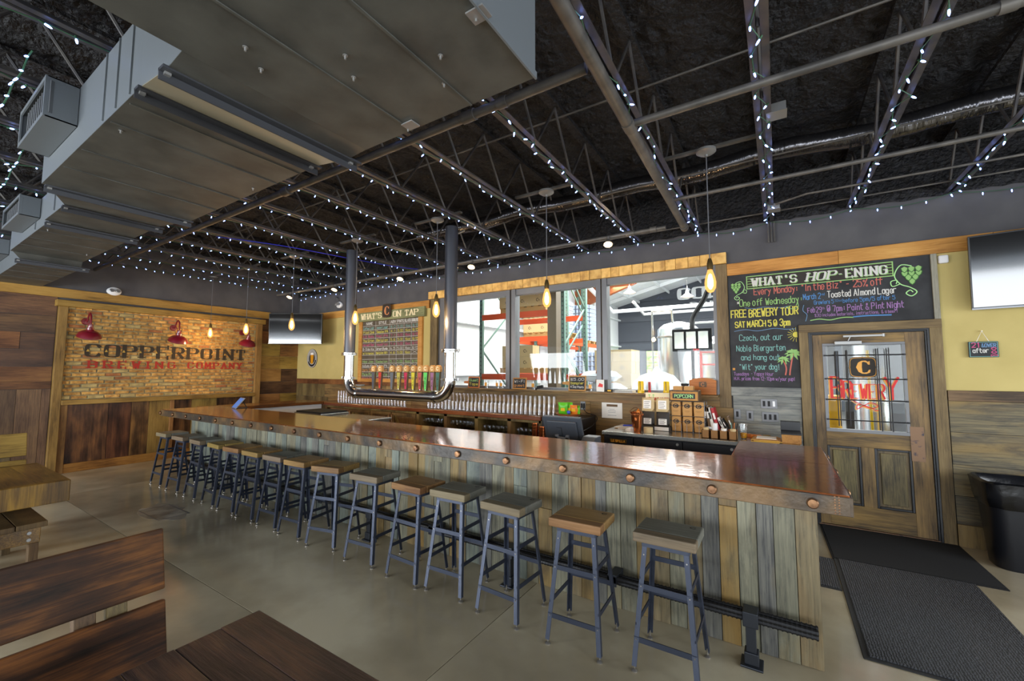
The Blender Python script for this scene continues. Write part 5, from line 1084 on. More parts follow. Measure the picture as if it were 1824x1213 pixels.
# under-bar sink and ice well
t_ = thing('ice_well', 'stainless underbar ice well behind the left half of the bar', 'sink', (-5.35, 4.15, 0))
b = MB(); b.box(-.45, .45, -.22, .22, .90, .93); b.obj('rim', 'counter_steel', t_, bev=.004)
b = MB(); b.box(-.43, .43, -.2, .2, .45, .90); b.obj('basin', 'counter_steel', t_)
for (x, y) in ((-.4, -.17), (.4, -.17), (-.4, .17), (.4, .17)): MB().cyl((x, y, 0), (x, y, .45), .02).obj('leg', 'counter_steel', t_)
t_ = thing('glass_washer', 'grey glass washer with a black lid behind the bar near the left wall', 'washer', (-6.3, 4.15, 0))
b = MB(); b.box(-.36, .36, -.25, .25, .04, .955); b.obj('body', 'counter_steel', t_, bev=.005)
b = MB(); b.box(-.34, .34, -.23, .23, .955, .98); b.obj('lid', 'black_rubber', t_, bev=.006)
# ---------------------------------------------------------------- draught tower: U of pipe hung from the joists
tw = thing('draught_tower', 'polished steel pipe draught tower hanging in a U from the ceiling behind the bar', 'tap tower', (-4.22, 3.8, 0))
cx = .9425
for s in (-1, 1):
    MB().cyl((s*cx, 0, 1.86), (s*cx, 0, 3.36), .078, 24).obj('upper_pipe', 'post_steel', tw, smooth=True)
    MB().lathe([(.07, 0), (.105, 0), (.105, .012), (.09, .018), (.105, .024), (.105, .036), (.07, .036)], (s*cx, 0, 1.84), 24).obj('flange', 'polished_steel', tw, smooth=True)
    MB().cyl((s*cx, 0, 1.53), (s*cx, 0, 1.845), .068, 24).obj('lower_pipe', 'polished_steel', tw, smooth=True)
    MB().lathe([(.06, 0), (.082, 0), (.082, .03), (.06, .03)], (s*cx, 0, 1.505), 24).obj('clamp_ring', 'polished_steel', tw, smooth=True)
    pts = [(s*(cx-.2+.2*math.cos(R(a))), 0, 1.51-.2*math.sin(R(a))) for a in range(0, 91, 9)]
    MB().tube(pts, .068, 24).obj('elbow', 'polished_steel', tw, smooth=True)
    MB().tube([(s*(cx-.20), 0, 1.31), (s*(cx-.235), 0, 1.31)], .082, 24).obj('clamp_ring', 'polished_steel', tw, smooth=True)
    b = MB()
    for zz in (1.52, 1.86): b.cyl((s*(cx+.09), 0, zz), (s*(cx+.14), 0, zz), .012, 8); b.cyl((s*(cx-.14), 0, zz), (s*(cx-.09), 0, zz), .010, 8); b.cyl((s*(cx+.13), 0, zz-.012), (s*(cx+.13), 0, zz+.02), .017, 8)
    b.obj('wing_nut', 'galv', tw, smooth=True)
MB().cyl((-.72, 0, 1.31), (.72, 0, 1.31), .068, 24).obj('cross_pipe', 'polished_steel', tw, smooth=True)
b = MB(); b.tube([(cx, 0, 3.25), (cx+.12, .10, 3.33)], .012, 6); b.tube([(-cx, 0, 3.25), (-cx+.12, .10, 3.33)], .012, 6); b.obj('stay_rod', 'pipe_paint', tw)
hx = [-4.707, -4.57, -4.338, -4.21, -4.075, -3.943, -3.824, -3.728, -3.614, -3.522]
hc = [('#4a4c52', 'slate grey'), ('#b8321e', 'red'), ('#585a5e', 'plain grey'), ('#a8982c', 'olive yellow'), ('#b02444', 'crimson'), ('#c4b41e', 'bright yellow'), ('#a83a30', 'brick red'), ('#3cae30', 'green'), ('#8a5a78', 'purple and gold'), ('#2c5c4c', 'dark teal')]
for k, (x, (c, nm)) in enumerate(zip(hx, hc)):
    t_ = thing('beer_tap', 'wooden tap handle with a %s face standing on the draught tower' % nm, 'beer tap', (x, 3.87, 1.375), R(-4+2.2*(k % 4)), 'tap handles on the draught tower')
    MB().tube([(0, -.02, -.10), (0, .05, -.06), (0, .05, .0)], .012, 8).obj('faucet', 'polished_steel', t_, smooth=True)
    MB().cyl((0, .0, -.02), (0, 0, .01), .015, 10).obj('ferrule', 'polished_steel', t_, smooth=True)
    b = MB(); b.prism([(-.018, 0), (.018, 0), (.036, .235), (-.036, .235)], -.014, .014); b.obj('handle_body', 'bench_leg', t_, bev=.003)
    plain('tap_face_%d' % k, c, .4); b = MB(); b.prism([(-.014, .012), (.014, .012), (.030, .225), (-.030, .225)], -.0165, -.014); b.obj('face_label', 'tap_face_%d' % k, t_)
    if k not in (0, 2): b = MB(); write(b, 'IPA' if nm == 'green' else 'ALE', (Vector((0, -.0172, 0)), Vector((0, 0, 1)), Vector((-1, 0, 0))), .05, -.012, .022, .004, width=.12); b.obj('face_lettering', 'brand_burn', t_)
    b = MB(); b.prism([(-.042, .235), (.042, .235), (.045, .265), (.040, .30), (.015, .318), (-.015, .318), (-.040, .30), (-.045, .265)], -.02, .02); b.obj('crest', 'kraft', t_, bev=.003)
    b = MB(); ribbon(b, [(.017*math.cos(R(a)), .275+.02*math.sin(R(a))) for a in range(40, 330, 24)], .009, FR((0, -.0207, 0))); b.obj('crest_letter', 'cream', t_)
t_ = thing('drain_cup', 'small steel bowl light fixed at the left bend of the draught tower', 'bowl', (-4.98, 3.86, 1.40))
MB().lathe([(0, 0), (.05, .01), (.065, .03), (.06, .03), (.045, .015), (0, .006)], (0, 0, 0), 16).obj('cup', 'galv', t_, smooth=True)
# ---------------------------------------------------------------- glassware
def cup_mesh(h, r0, r1, n=10): return MB().lathe([(r1, 0), (r0, h), (r0-.004, h-.006), (0, h-.006)][::1], (0, 0, 0), n).mesh('pint_glass', 'cup_glass', True)
pint = cup_mesh(.15, .029, .041); short = cup_mesh(.125, .028, .035)
x = -5.03; n_ = 0
for row, y in enumerate((5.30,)):
    for k in range(32):
        xx = -5.03+k*.0765+row*.03
        for st in (0, 1):
            if row == 1 and st == 0: continue
            put('pint_glass', pint, None, (xx, y, 1.0+st*.118), 0, None, 'clear pint glass upturned in the long stacked row on the back counter', 'glass', 'stacked pint glasses on the back counter')
for k in range(24): put('pint_glass', short, None, (-7.44+k*.081, 5.27, 1.0), 0, None, 'clear short glass upturned in the row left on the back counter', 'glass', 'short glasses on the back counter')
for k in range(4): put('pint_glass', short, None, (-7.44+k*.081, 5.27, 1.10), 0, None, 'clear short glass stacked on top at the left end of the back counter', 'glass', 'short glasses stacked on top at the left end')
b = MB(); b.box(-7.52, -5.4, 5.2, 5.5, 1.0, 1.004); stem = MB().lathe([(.034, 0), (.004, .006), (.004, .06), (.012, .066), (.033, .09), (.038, .12), (.030, .16), (.0, .161)], (0, 0, 0), 10).mesh('stemmed_glass', 'cup_glass', True)
jar = MB().lathe([(.036, 0), (.038, .01), (.038, .10), (.034, .115), (.034, .13), (0, .131)], (0, 0, 0), 10).mesh('glass_mug', 'cup_glass', True)
for ci, (x0, x1) in enumerate(((-5.06, -4.53), (-4.46, -3.91), (-3.84, -3.32), (-3.25, -2.82))):
    for row in range(2):
        nn = 7 if ci < 2 else 6
        for k in range(nn):
            xx = x0+.045+(x1-x0-.09)*k/(nn-1); me = stem if ci < 2 else jar
            put('stemmed_glass' if ci < 2 else 'glass_mug', me, None, (xx, 5.22+row*.09, .68), 0, None, ('stemmed tasting glass crowded in the %s cubby of the back counter' % ('first' if ci == 0 else 'second')) if ci < 2 else ('short glass mug crowded in the %s cubby of the back counter' % ('third' if ci == 2 else 'last')), 'glass', 'glasses in cubby %s of the back counter' % ('one', 'two', 'three', 'four')[ci])
mug = MB().lathe([(.030, 0), (.036, .002), (.040, .05), (.043, .052), (.043, .056), (.038, .056), (.034, .006), (0, .006)], (0, 0, 0), 14).mesh('copper_mug', 'copper_shiny', True)
t0 = thing('mug_trolley', 'low steel trolley carrying the stacked copper mugs beside the till', 'trolley', (-2.58, 4.72, 0))
b = MB(); b.box(-.13, .13, -.1, .1, .70, .72); b.obj('shelf', 'counter_steel', t0)
for (x, y) in ((-.12, -.09), (.12, -.09), (-.12, .09), (.12, .09)): MB().cyl((x, y, 0), (x, y, .70), .012, 8).obj('leg', 'counter_steel', t0)
for s in range(2):
    for k in range(6 - s): put('copper_mug', mug, None, (-2.635+s*.10, 4.71, .72+k*.036), 0, None, 'copper cup in the %s stack beside the till, %s from the bottom' % (('taller left', 'shorter right')[s], ('first', 'second', 'third', 'fourth', 'fifth', 'sixth')[k]), 'cup', 'stacked copper cups beside the till')
# ---------------------------------------------------------------- till
t0 = thing('till_stand', 'dark stand under the till behind the bar', 'stand', (-1.95, 4.1, 0))
b = MB(); b.box(-.32, .48, -.18, .25, .83, .86); b.obj('shelf', 'counter_steel', t0, bev=.003)
b = MB(); b.box(-.28, .44, -.14, .22, 0, .83); b.obj('cupboard', 'black_cooler', t0)
t_ = thing('till_monitor', 'dark grey till monitor seen from behind, leaning over the bar', 'monitor', (-1.95, 4.12, .86))
Mt = Matrix.Translation((0, -.02, .16)) @ Matrix.Rotation(R(20), 4, 'X')
b = MB(); b.box(-.22, .22, -.015, .02, -.13, .13, Mt); b.obj('display_housing', 'pos_grey', t_, bev=.006)
b = MB(); b.prism([(-.17, -.11), (.17, -.11), (.17, .09), (-.17, .09)], -.04, -.015); b.v = [tuple(Mt @ Vector(v)) for v in b.v]; b.obj('rear_cover', 'pos_grey', t_, bev=.008)
b = MB(); b.box(-.005, .0, -.042, -.04, -.09, .02, Mt); b.box(-.06, .0, -.042, -.04, .016, .02, Mt); b.obj('cover_seam', 'black_rubber', t_)
b = MB(); b.box(-.21, .21, .021, .023, -.12, .12, Mt); b.obj('screen', 'tv_screen', t_)
b = MB(); b.box(-.075, .075, -.07, -.05, 0, .07); b.box(-.075, -.045, -.07, -.02, 0, .09); b.box(.045, .075, -.07, -.02, 0, .09); b.box(-.11, .11, -.09, .09, 0, .012); b.obj('stand_foot', 'pos_light', t_, bev=.003)
t_ = thing('receipt_printer', 'grey receipt printer beside the till', 'printer', (-1.62, 4.05, .86))
b = MB(); b.prism([(-.09, 0), (.10, 0), (.10, .10), (-.04, .10), (-.09, .07)], -.07, .07, 'yz'); b.obj('body', 'pos_grey', t_, bev=.005)
b = MB(); b.box(-.068, .068, -.03, .098, .10, .104); b.obj('top_cover', 'pos_light', t_, bev=.002)
b = MB(); b.box(-.02, .015, -.092, -.09, .055, .062); b.obj('printer_badge', 'paper', t_)
MB().tube(catmull([(-2.36, 5.625, 1.10), (-2.30, 5.60, 1.04), (-2.13, 5.56, .99), (-2.10, 5.3, .90), (-2.0, 4.5, .88), (-1.95, 4.33, .87)], 5), .005, 6).obj('power_cord', 'black_rubber', None, label='black power cord dropping from the outlet behind the till', cat='cable')
# bowl of snacks
t_ = thing('snack_bowl', 'shallow terracotta bowl of snack bags on the black cooler', 'bowl', (-2.40, 5.22, 1.0))
MB().lathe([(.0, 0), (.11, 0), (.165, .045), (.175, .055), (.165, .055), (.105, .012), (0, .012)], (0, 0, 0), 24).obj('bowl', 'terracotta', t_, smooth=True)
def chipbag(x, y, z, rz, tilt, mat, label, w=.11, h=.15):
    t_ = thing('snack_bag', label, 'snack bag', (x, y, z)); t_.rotation_euler = (R(tilt), 0, R(rz)); nb = 7
    b = MB()
    for s in (-1, 1):
        for i in range(nb+1):
            for j in range(nb+1):
                u, v = i/nb*2-1, j/nb*2-1; th = .022*max(0, (1-u**4)*(1-v**4)); b.v.append((u*w/2*(1-.05*(1-v*v)), s*th, h/2+v*h/2))
    n1 = (nb+1)**2
    for s in range(2):
        for i in range(nb):
            for j in range(nb): a = s*n1+i*(nb+1)+j; q = (a, a+nb+1, a+nb+2, a+1); b.f.append(q if s else q[::-1])
    b.obj('pouch', mat, t_, smooth=True)
    b = MB(); b.box(-w/2, w/2, -.002, .002, h-.006, h+.012); b.obj('crimped_seal', mat, t_)
    b = MB(); poly(b, [(-.03, .06), (.03, .06), (.025, .10), (-.025, .10)], FR((0, -.0235, 0))); b.obj('printed_label', 'chip_yellow' if mat != 'chip_yellow' else 'paint_red', t_)
    return t_
chipbag(-2.47, 5.20, 1.03, 12, 8, 'chip_green', 'bright green snack bag leaning left in the bowl', .13, .16); chipbag(-2.385, 5.25, 1.03, -14, 6, 'chip_green', 'green snack bag standing behind in the bowl', .09, .16)
chipbag(-2.32, 5.22, 1.03, 5, 10, 'chip_orange', 'orange snack bag in the bowl', .10, .13); chipbag(-2.275, 5.25, 1.03, -20, 5, 'chip_green', 'small green snack bag at the right of the bowl', .07, .12)
o = MB().lathe([(0, 0), (.022, .012), (.026, .028), (.018, .045), (0, .05)], (0, 0, 0), 10).obj('wrapped_sweet', 'chip_blue', None, (-2.37, 5.15, 1.05), smooth=True); tag(o, 'small blue wrapped snack at the front of the bowl', 'snack')
CZ = .92
# ---------------------------------------------------------------- things on the stainless top
t_ = thing('paper_stack', 'untidy stack of menus and papers at the left end of the stainless top', 'papers', (-1.62, 5.25, CZ))
for k in range(5): b = MB(); b.box(-.11, .11, -.15, .15, .004*k, .004*k+.003); b.obj('sheet', ('paper', 'kraft', 'paper', 'cardboard', 'paper')[k], t_, rot=(0, 0, R(rr.uniform(-18, 18))))
for k in range(2): tag(MB().cyl((0, 0, 0), (.12, .03, 0), .006, 8).obj('marker_pen', 'chip_blue', None, (-1.66, 5.22+.04*k, CZ+.027), smooth=True), 'blue marker pen on the stack of papers, %s' % ('front one' if k == 0 else 'back one'), 'pen')
tag(MB().lathe([(.0, 0), (.07, .0), (.06, .02), (.03, .035), (0, .03)], (0, 0, 0), 9).obj('folded_cloth', 'white_plastic', None, (-1.50, 5.02, CZ)), 'crumpled pale cloth in front of the papers', 'cloth')
def pail(x, y, h, r, label):
    t_ = thing('copper_pail', label, 'pail', (x, y, CZ))
    MB().lathe([(0, 0), (r*.62, 0), (r*.66, .01), (r*.95, h*.93), (r*1.06, h*.95), (r*1.08, h), (r*.98, h), (r*.9, h*.9), (r*.6, .012), (0, .012)], (0, 0, 0), 24).obj('vessel', 'copper_shiny', t_, smooth=True)
    MB().tube(catmull([(r*1.02, 0, h*.95), (r*1.1, 0, h*1.05), (0, 0, h*1.28), (-r*1.1, 0, h*1.05), (-r*1.02, 0, h*.95)], 4), .003, 6).obj('bail_handle', 'copper_shiny', t_, smooth=True)
    b = MB(); b.cbox((0, -r*.85, h*.75), (.03, .012, .035)); b.obj('ear', 'copper_shiny', t_, bev=.004)
    return t_
pail(-1.40, 4.93, .20, .062, 'tall copper pail in front on the stainless top'); pail(-1.50, 5.22, .20, .062, 'copper pail behind the front one, holding orange peel')
o = MB().lathe([(0, 0), (.022, .008), (.026, .03), (.012, .055), (0, .07)], (0, 0, 0), 8).obj('orange_garnish', 'chip_orange', None, (-1.46, 5.2, CZ+.18), smooth=True); tag(o, 'bright orange garnish poking out of the copper pail', 'garnish')
o = MB().lathe([(.025, 0), (.05, 0), (.052, .005), (.052, .055), (.05, .06), (.025, .06)], (0, 0, 0), 20).obj('tape_roll', 'cardboard', None, (-1.28, 4.95, CZ), smooth=True); tag(o, 'roll of cream tape in front of the snack display', 'tape roll')
# snack display card with pouches
t_ = thing('snack_display', 'cardboard snack stand with a white header card', 'display', (-1.25, 5.22, CZ))
b = MB(); b.box(-.17, .17, -.06, .10, 0, .05); b.obj('tray', 'book_dark', t_, bev=.003)
b = MB(); b.box(-.16, .17, .09, .10, .05, .34); b.obj('back_card', 'cardboard', t_)
b = MB(); b.box(-.145, .155, .08, .088, .33, .44); hd = b.obj('header_card', 'cream', t_)
b = MB(); write(b, 'ISLAND NUTS', FR((0, .0795, 0)), -.12, .35, .03, .007, width=.25); b.obj('header_lettering', 'sign_red', hd)
b = MB(); 
for px in (-.10, -.05): ribbon(b, [(px, .385), (px, .41)], .006, FR((0, .0793, 0))); poly(b, [(px-.02, .405), (px, .42), (px+.02, .405), (px, .41)], FR((0, .0792, 0)))
b.obj('header_palms', 'chip_green', hd)
b = MB(); b.box(-.01, .15, -.065, -.06, .005, .045); b.obj('tray_label', 'paper', t_)
for i in range(2):
    for j in range(2):
        x, z = -1.335+i*.17, CZ+.06+j*.165
        q = thing('nut_pouch', 'clear pouch of nuts with a white label, %s %s of four on the snack stand' % ('upper' if j else 'lower', 'right' if i else 'left'), 'pouch', (x, 5.17, z)); q.rotation_euler = (R(-5), 0, R(-4+9*i))
        b = MB(); nb = 5
        for s in (-1, 1):
            for a in range(nb+1):
                for c in range(nb+1):
                    u, v = a/nb*2-1, c/nb*2-1; b.v.append((u*.073, s*.028*max(0, (1-u**4)*(1-v**4)), .08+v*.08))
        n1 = (nb+1)**2
        for s in range(2):
            for a in range(nb):
                for c in range(nb): w_ = s*n1+a*(nb+1)+c; b.f.append((w_, w_+nb+1, w_+nb+2, w_+1) if s else (w_, w_+1, w_+nb+2, w_+nb+1))
        b.obj('pouch', 'cardboard' if j else 'ice_blue' if False else 'book_dark', q, smooth=True)
        b = MB(); b.box(-.046, .046, -.034, -.031, .03 if j else .012, .13 if j else .08); lb = b.obj('label_sheet', 'paper', q)
        b = MB()
        for k in range(4): ribbon(b, [(-.035, .11-k*.022 if j else .07-k*.015), (.03-(k % 2)*.012, .11-k*.022 if j else .07-k*.015)], .005, FR((0, -.0345, 0)))
        b.obj('label_lines', 'brand_burn', lb)
# wire rack of coffee bags and the popcorn box
t_ = thing('wire_rack', 'thin wire rack holding the brown coffee bags', 'rack', (-.905, 5.28, CZ))
b = MB()
for z in (.0, .12, .18, .30, .35): b.tube([(-.19, -.09, z+.004), (.19, -.09, z+.004)], .0025, 5); b.tube([(-.19, .10, z+.004), (.19, .10, z+.004)], .0025, 5); b.tube([(-.19, -.09, z+.004), (-.19, .10, z+.004)], .0025, 5); b.tube([(.19, -.09, z+.004), (.19, .10, z+.004)], .0025, 5)
for x in (-.19, -.125, -.06, .0, .065, .13, .19): b.tube([(x, -.09, 0), (x, -.09, .10 if abs(x) < .18 else .35)], .0025, 5)
for x in (-.19, .19): b.tube([(x, .10, 0), (x, .10, .35)], .0025, 5)
b.obj('wire_frame', 'steel_grey', t_)
for j in range(2):
    for i in range(3):
        q = thing('coffee_bag', 'brown kraft coffee bag with a dark round crest, %s row, %s' % ('upper' if j else 'lower', ('left', 'middle', 'right')[i]), 'coffee bag', (-1.025+i*.122, 5.265, CZ+.005+j*.178), R(-3+3*i), 'coffee bags on the wire rack')
        b = MB(); b.add([(-.05, -.04, 0), (.05, -.04, 0), (.05, .04, 0), (-.05, .04, 0), (-.053, -.042, .09), (.053, -.042, .09), (.053, .042, .09), (-.053, .042, .09), (-.05, -.036, .15), (.05, -.036, .15), (.05, .03, .15), (-.05, .03, .15), (-.048, -.028, .17), (.048, -.028, .17), (.048, .0, .172), (-.048, .0, .172)],
            [(3, 2, 1, 0)]+[(a+o, (a+1) % 4+o, (a+1) % 4+4+o, a+4+o) for o in (0, 4, 8) for a in range(4)]+[(12, 13, 14, 15)]); b.obj('bag_body', 'kraft', q, bev=.004)
        b = MB(); poly(b, [(.032*math.cos(2*PI*k/20), .115+.026*math.sin(2*PI*k/20)) for k in range(20)], FR((0, -.0435, 0))); c_ = b.obj('crest_print', 'brand_burn', q)
        b = MB(); ribbon(b, [(.014*math.cos(R(a)), .115+.016*math.sin(R(a))) for a in range(45, 330, 25)], .006, FR((0, -.0442, 0))); b.obj('crest_letter', 'kraft', c_)
        b = MB(); ribbon(b, [(-.03, .06), (.03, .06)], .004, FR((0, -.0435, 0))); ribbon(b, [(-.02, .048), (.02, .048)], .003, FR((0, -.0435, 0))); b.obj('printed_lines', 'kraft_dark', q)
t_ = thing('popcorn_crate', 'small dark crate with a gold-framed popcorn sign on the coffee rack', 'box', (-.925, 5.26, CZ+.362))
b = MB()
for q in ((-.16, .16, -.09, -.08), (-.16, .16, .08, .09)): b.box(q[0], q[1], q[2], q[3], 0, .12)
for x in (-.16, .15): b.box(x, x+.01, -.08, .08, 0, .12)
b.box(-.16, .16, -.09, .09, -.002, .006); b.obj('crate', 'bench_leg', t_, bev=.002)
b = MB(); b.box(-.15, .15, -.10, -.09, .005, .105); sgn = b.obj('sign_frame', 'trim_gold', t_, bev=.003)
b = MB(); b.box(-.122, .122, -.102, -.10, .025, .085); b.obj('sign_board', 'chalkboard', sgn)
b = MB(); write(b, 'POPCORN', FR((0, -.103, 0)), -.10, .037, .034, .006, width=.20, jit=.3); b.obj('sign_lettering', 'chalk_mint', sgn)
for k in range(2): tag((lambda b: b.obj('folded_paper_bag', 'kraft', None, (-1.0+.12*k, 5.26, CZ+.368), bev=.003))(MB().box(-.05, .05, -.05, .05, 0, .16)), 'folded kraft bag standing in the popcorn crate, %s one' % ('left' if k == 0 else 'right'), 'paper bag')
# binders and books
for k, (x, w, h, d, mt, tilt, lab) in enumerate(((-.735, .035, .30, .2, 'book_dark', 2, 'dark grey ring binder beside the coffee rack'), (-.675, .035, .30, .2, 'book_brown', -6, 'brown binder leaning among the binders'), (-.635, .035, .29, .2, 'book_white', -12, 'cream binder leaning to the left'), (-.585, .032, .29, .2, 'book_red', -14, 'red binder leaning to the left'), (-.52, .025, .19, .15, 'book_white', -24, 'small white book leaning beside the red binder'), (-.475, .02, .18, .15, 'book_dark', -28, 'small black book leaning beside the white one'), (-.43, .022, .20, .15, 'book_brown', -20, 'small brown book at the right of the leaning books'))):
    t_ = thing('book', lab, 'book', (x, 5.42, CZ)); t_.rotation_euler = (0, R(tilt), 0)
    b = MB(); b.box(-w/2, w/2, -d/2, d/2, 0, h); b.obj('cover', mt, t_, bev=.003)
    b = MB(); b.box(-w/2+.004, w/2-.004, -d/2+.005, d/2+.002, .004, h+.001); b.obj('page_block', 'paper', t_)
    b = MB(); b.box(-w/2+.006, w/2-.006, -d/2-.001, -d/2, h*.55, h*.8); b.obj('spine_label', 'paper' if mt != 'book_white' else 'book_dark', t_)
t_ = thing('bar_caddy', 'brown four-compartment bar caddy at the front of the stainless top', 'caddy', (-.545, 4.93, CZ))
for k in range(4):
    x = -.16+k*.085; b = MB(); b.box(x, x+.075, -.06, -.054, 0, .085); b.box(x, x+.075, .054, .06, 0, .085); b.box(x, x+.006, -.06, .06, 0, .085); b.box(x+.069, x+.075, -.06, .06, 0, .085); b.box(x, x+.075, -.06, .06, 0, .005); b.obj('compartment', 'kraft_dark', t_)
for k in range(4):
    o = MB().cyl((0, 0, 0), (0, 0, .10), .028, 14).obj('napkin_roll', ('cardboard', 'white_plastic', 'paper', 'cardboard')[k], None, (-.6675+k*.085, 4.93, CZ+.006+(.05 if k == 1 else 0)), smooth=True); tag(o, 'rolled supplies standing in the bar caddy, compartment %s from the left' % ('first', 'second', 'third', 'fourth')[k], 'roll')
o = MB().lathe([(0, 0), (.03, 0), (.036, .09), (.033, .09), (.028, .005), (0, .005)], (0, 0, 0), 16).obj('paper_cup', 'white_plastic', None, (-.66, 5.10, CZ), smooth=True); tag(o, 'white paper cup behind the bar caddy', 'cup')
o = MB().lathe([(0, 0), (.038, 0), (.045, .08), (.042, .08), (.036, .006), (0, .006)], (0, 0, 0), 16).obj('copper_cup', 'terracotta', None, (-.43, 5.12, CZ+.0), smooth=True); tag(o, 'copper coloured cup of pens behind the bar caddy', 'cup')
for k in range(4):
    o = MB().cyl((0, 0, 0), (.02*(k-1.5), .01, .14), .004, 6).obj('pen', ('black_rubber', 'chip_teal', 'chip_orange', 'black_rubber')[k], None, (-.43+.012*(k-1.5), 5.12, CZ+.008)); tag(o, '%s pen standing in the copper coloured cup' % ('black', 'teal', 'orange', 'dark')[k], 'pen')
t_ = thing('pint_of_beer', 'pint glass with a little amber beer right of the bar caddy', 'glass', (-.325, 5.05, CZ))
MB().lathe([(.030, 0), (.042, .15), (.040, .15), (.028, .006), (0, .006)], (0, 0, 0), 16).obj('glass_body', 'cup_glass', t_, smooth=True)
MB().lathe([(0, .008), (.027, .008), (.031, .06), (0, .06)], (0, 0, 0), 16).obj('beer', 'beer_amber', t_, smooth=True)
for k in range(3): o = MB().box(-.03, .03, -.02, .02, 0, .035).obj('sugar_box', 'chip_orange', None, (-.29+.045*k, 5.20-.02*k, CZ), bev=.003, rot=(0, 0, R(15*k))); tag(o, 'small orange carton behind the pint glass, %s' % ('left', 'middle', 'right')[k], 'carton')
t_ = thing('clipboard', 'clipboard with white sheets over yellow pads at the right end of the stainless top', 'clipboard', (-.12, 5.04, CZ))
for k in range(6): b = MB(); b.box(-.12, .12, -.15, .12, .004*k, .004*k+.0035); b.obj('pad', 'chip_yellow' if k % 2 == 0 else 'kraft', t_, rot=(0, 0, R(rr.uniform(-6, 6))))
b = MB(); b.box(-.10, .10, -.12, .12, .026, .03); b.obj('board', 'kraft', t_); b = MB(); b.box(-.085, .085, -.11, .08, .030, .034); b.obj('sheet', 'paper', t_)
b = MB(); b.box(-.035, .035, .085, .11, .03, .045); b.obj('clip', 'brass_dark', t_, bev=.003)
t_ = thing('menu_box', 'pale wooden box with a dark lid at the end of the stainless top', 'box', (.09, 5.10, CZ))
b = MB(); b.box(-.08, .08, -.16, .16, 0, .085); b.obj('box_body', 'trim_gold_y', t_, bev=.003); b = MB(); b.box(-.085, .085, -.165, .165, .085, .10); b.obj('lid', 'black_gap', t_, bev=.003)
b = MB(); b.box(-.085, .085, .08, .165, .10, .19); b.obj('raised_back', 'black_gap', t_, bev=.003)
# tablet on the bar
t_ = thing('tablet_stand', 'blue-lit tablet leaning on its stand on the far left of the copper bar', 'tablet', (-6.72, 3.02, 1.07), R(-12))
Mt = Matrix.Rotation(R(-38), 4, 'X')
b = MB(); b.box(-.12, .12, -.005, .005, 0, .19, Mt); b.obj('tablet_body', 'steel_grey', t_, bev=.003); b = MB(); b.box(-.108, .108, -.0065, -.005, .012, .178, Mt); b.obj('tablet_screen', 'ice_blue', t_)
b = MB(); b.tube([(0, .10, .13), (0, .17, .004)], .006, 6); b.box(-.06, .06, .0, .17, 0, .006); b.obj('stand', 'black_rubber', t_)
# ---------------------------------------------------------------- window ledge
LZ = 1.34; LY = 5.55
def paddle(x, w, h, hl, label, lines, frame, s=-1, cols=('chalk_white',)):
    t_ = thing('paddle_board', label, 'chalk sign', (x, LY, LZ)); t_.rotation_euler = (R(-6), 0, 0)
    b = MB(); b.prism([(-w/2, .0), (w/2, .0), (w/2, h), (-w/2, h)], -.006, .006); b.obj('board', frame, t_, bev=.006)
    if hl: b = MB(); b.prism([(s*w/2, h*.38), (s*(w/2+hl), h*.42), (s*(w/2+hl), h*.58), (s*w/2, h*.62)], -.006, .006); b.obj('paddle_handle', frame, t_, bev=.004)
    b = MB(); b.box(-w/2+.02, w/2-.02, -.008, -.006, .02, h-.02); b.obj('chalk_face', 'chalkboard', t_)
    n = len(lines)
    for k, s_ in enumerate(lines): b = MB(); u = (h-.06)/n; write(b, s_, FR((0, -.009, 0)), -w/2+.035, h-.03-(k+1)*u+u*.25, u*.6, u*.1, width=w-.07, jit=.3); b.obj('chalk_lettering', cols[k % len(cols)], t_)
    return t_
paddle(-4.27, .24, .19, .09, 'orange paddle chalkboard at the left end of the window ledge', ['Guest', 'Taps'], 'orange_board', cols=('chalk_green', 'chalk_yellow'))
paddle(-3.38, .25, .18, 0, 'square wooden wi-fi chalk sign on the window ledge', ['Wi-Fi', 'guest'], 'trim_gold', cols=('chalk_white', 'chalk_orange'))
paddle(-2.42, .27, .22, .10, 'brown paddle chalkboard below the second window pane', ['$5.00', 'Sampler', '4 5oz Pours'], 'kraft', cols=('chalk_white', 'chalk_yellow', 'chalk_white'))
def ledge_glass(x, label, amber=True):
    t_ = thing('logo_glass', label, 'glass', (x, 5.58, LZ)); MB().lathe([(.028, 0), (.036, .13), (.034, .13), (.026, .006), (0, .006)], (0, 0, 0), 14).obj('glass_body', 'cup_glass', t_, smooth=True)
    if amber: b = MB(); b.box(-.022, .022, -.036, -.034, .04, .095); b.obj('printed_logo', 'sign_gold', t_)
for x, l_ in ((-4.02, 'clear logo glass on the ledge, just right of the orange paddle'), (-3.80, 'clear logo glass on the ledge, left one of the pair at the mullion'), (-3.72, 'clear logo glass on the ledge, right one of the pair at the mullion'), (-3.14, 'clear logo glass on the ledge, right of the wi-fi sign'), (-2.22, 'clear logo glass on the ledge, beside the brown paddle')): ledge_glass(x, l_)
t_ = thing('barcode_scanner', 'black handheld scanner lying on the window ledge', 'scanner', (-3.0, 5.52, LZ)); b = MB(); b.bar((-.05, 0, .035), (.05, 0, .055), .04, .045); b.obj('head', 'black_rubber', t_, bev=.008); b = MB(); b.bar((-.03, 0, .04), (-.08, 0, .004), .03, .025); b.obj('grip', 'black_rubber', t_, bev=.006)
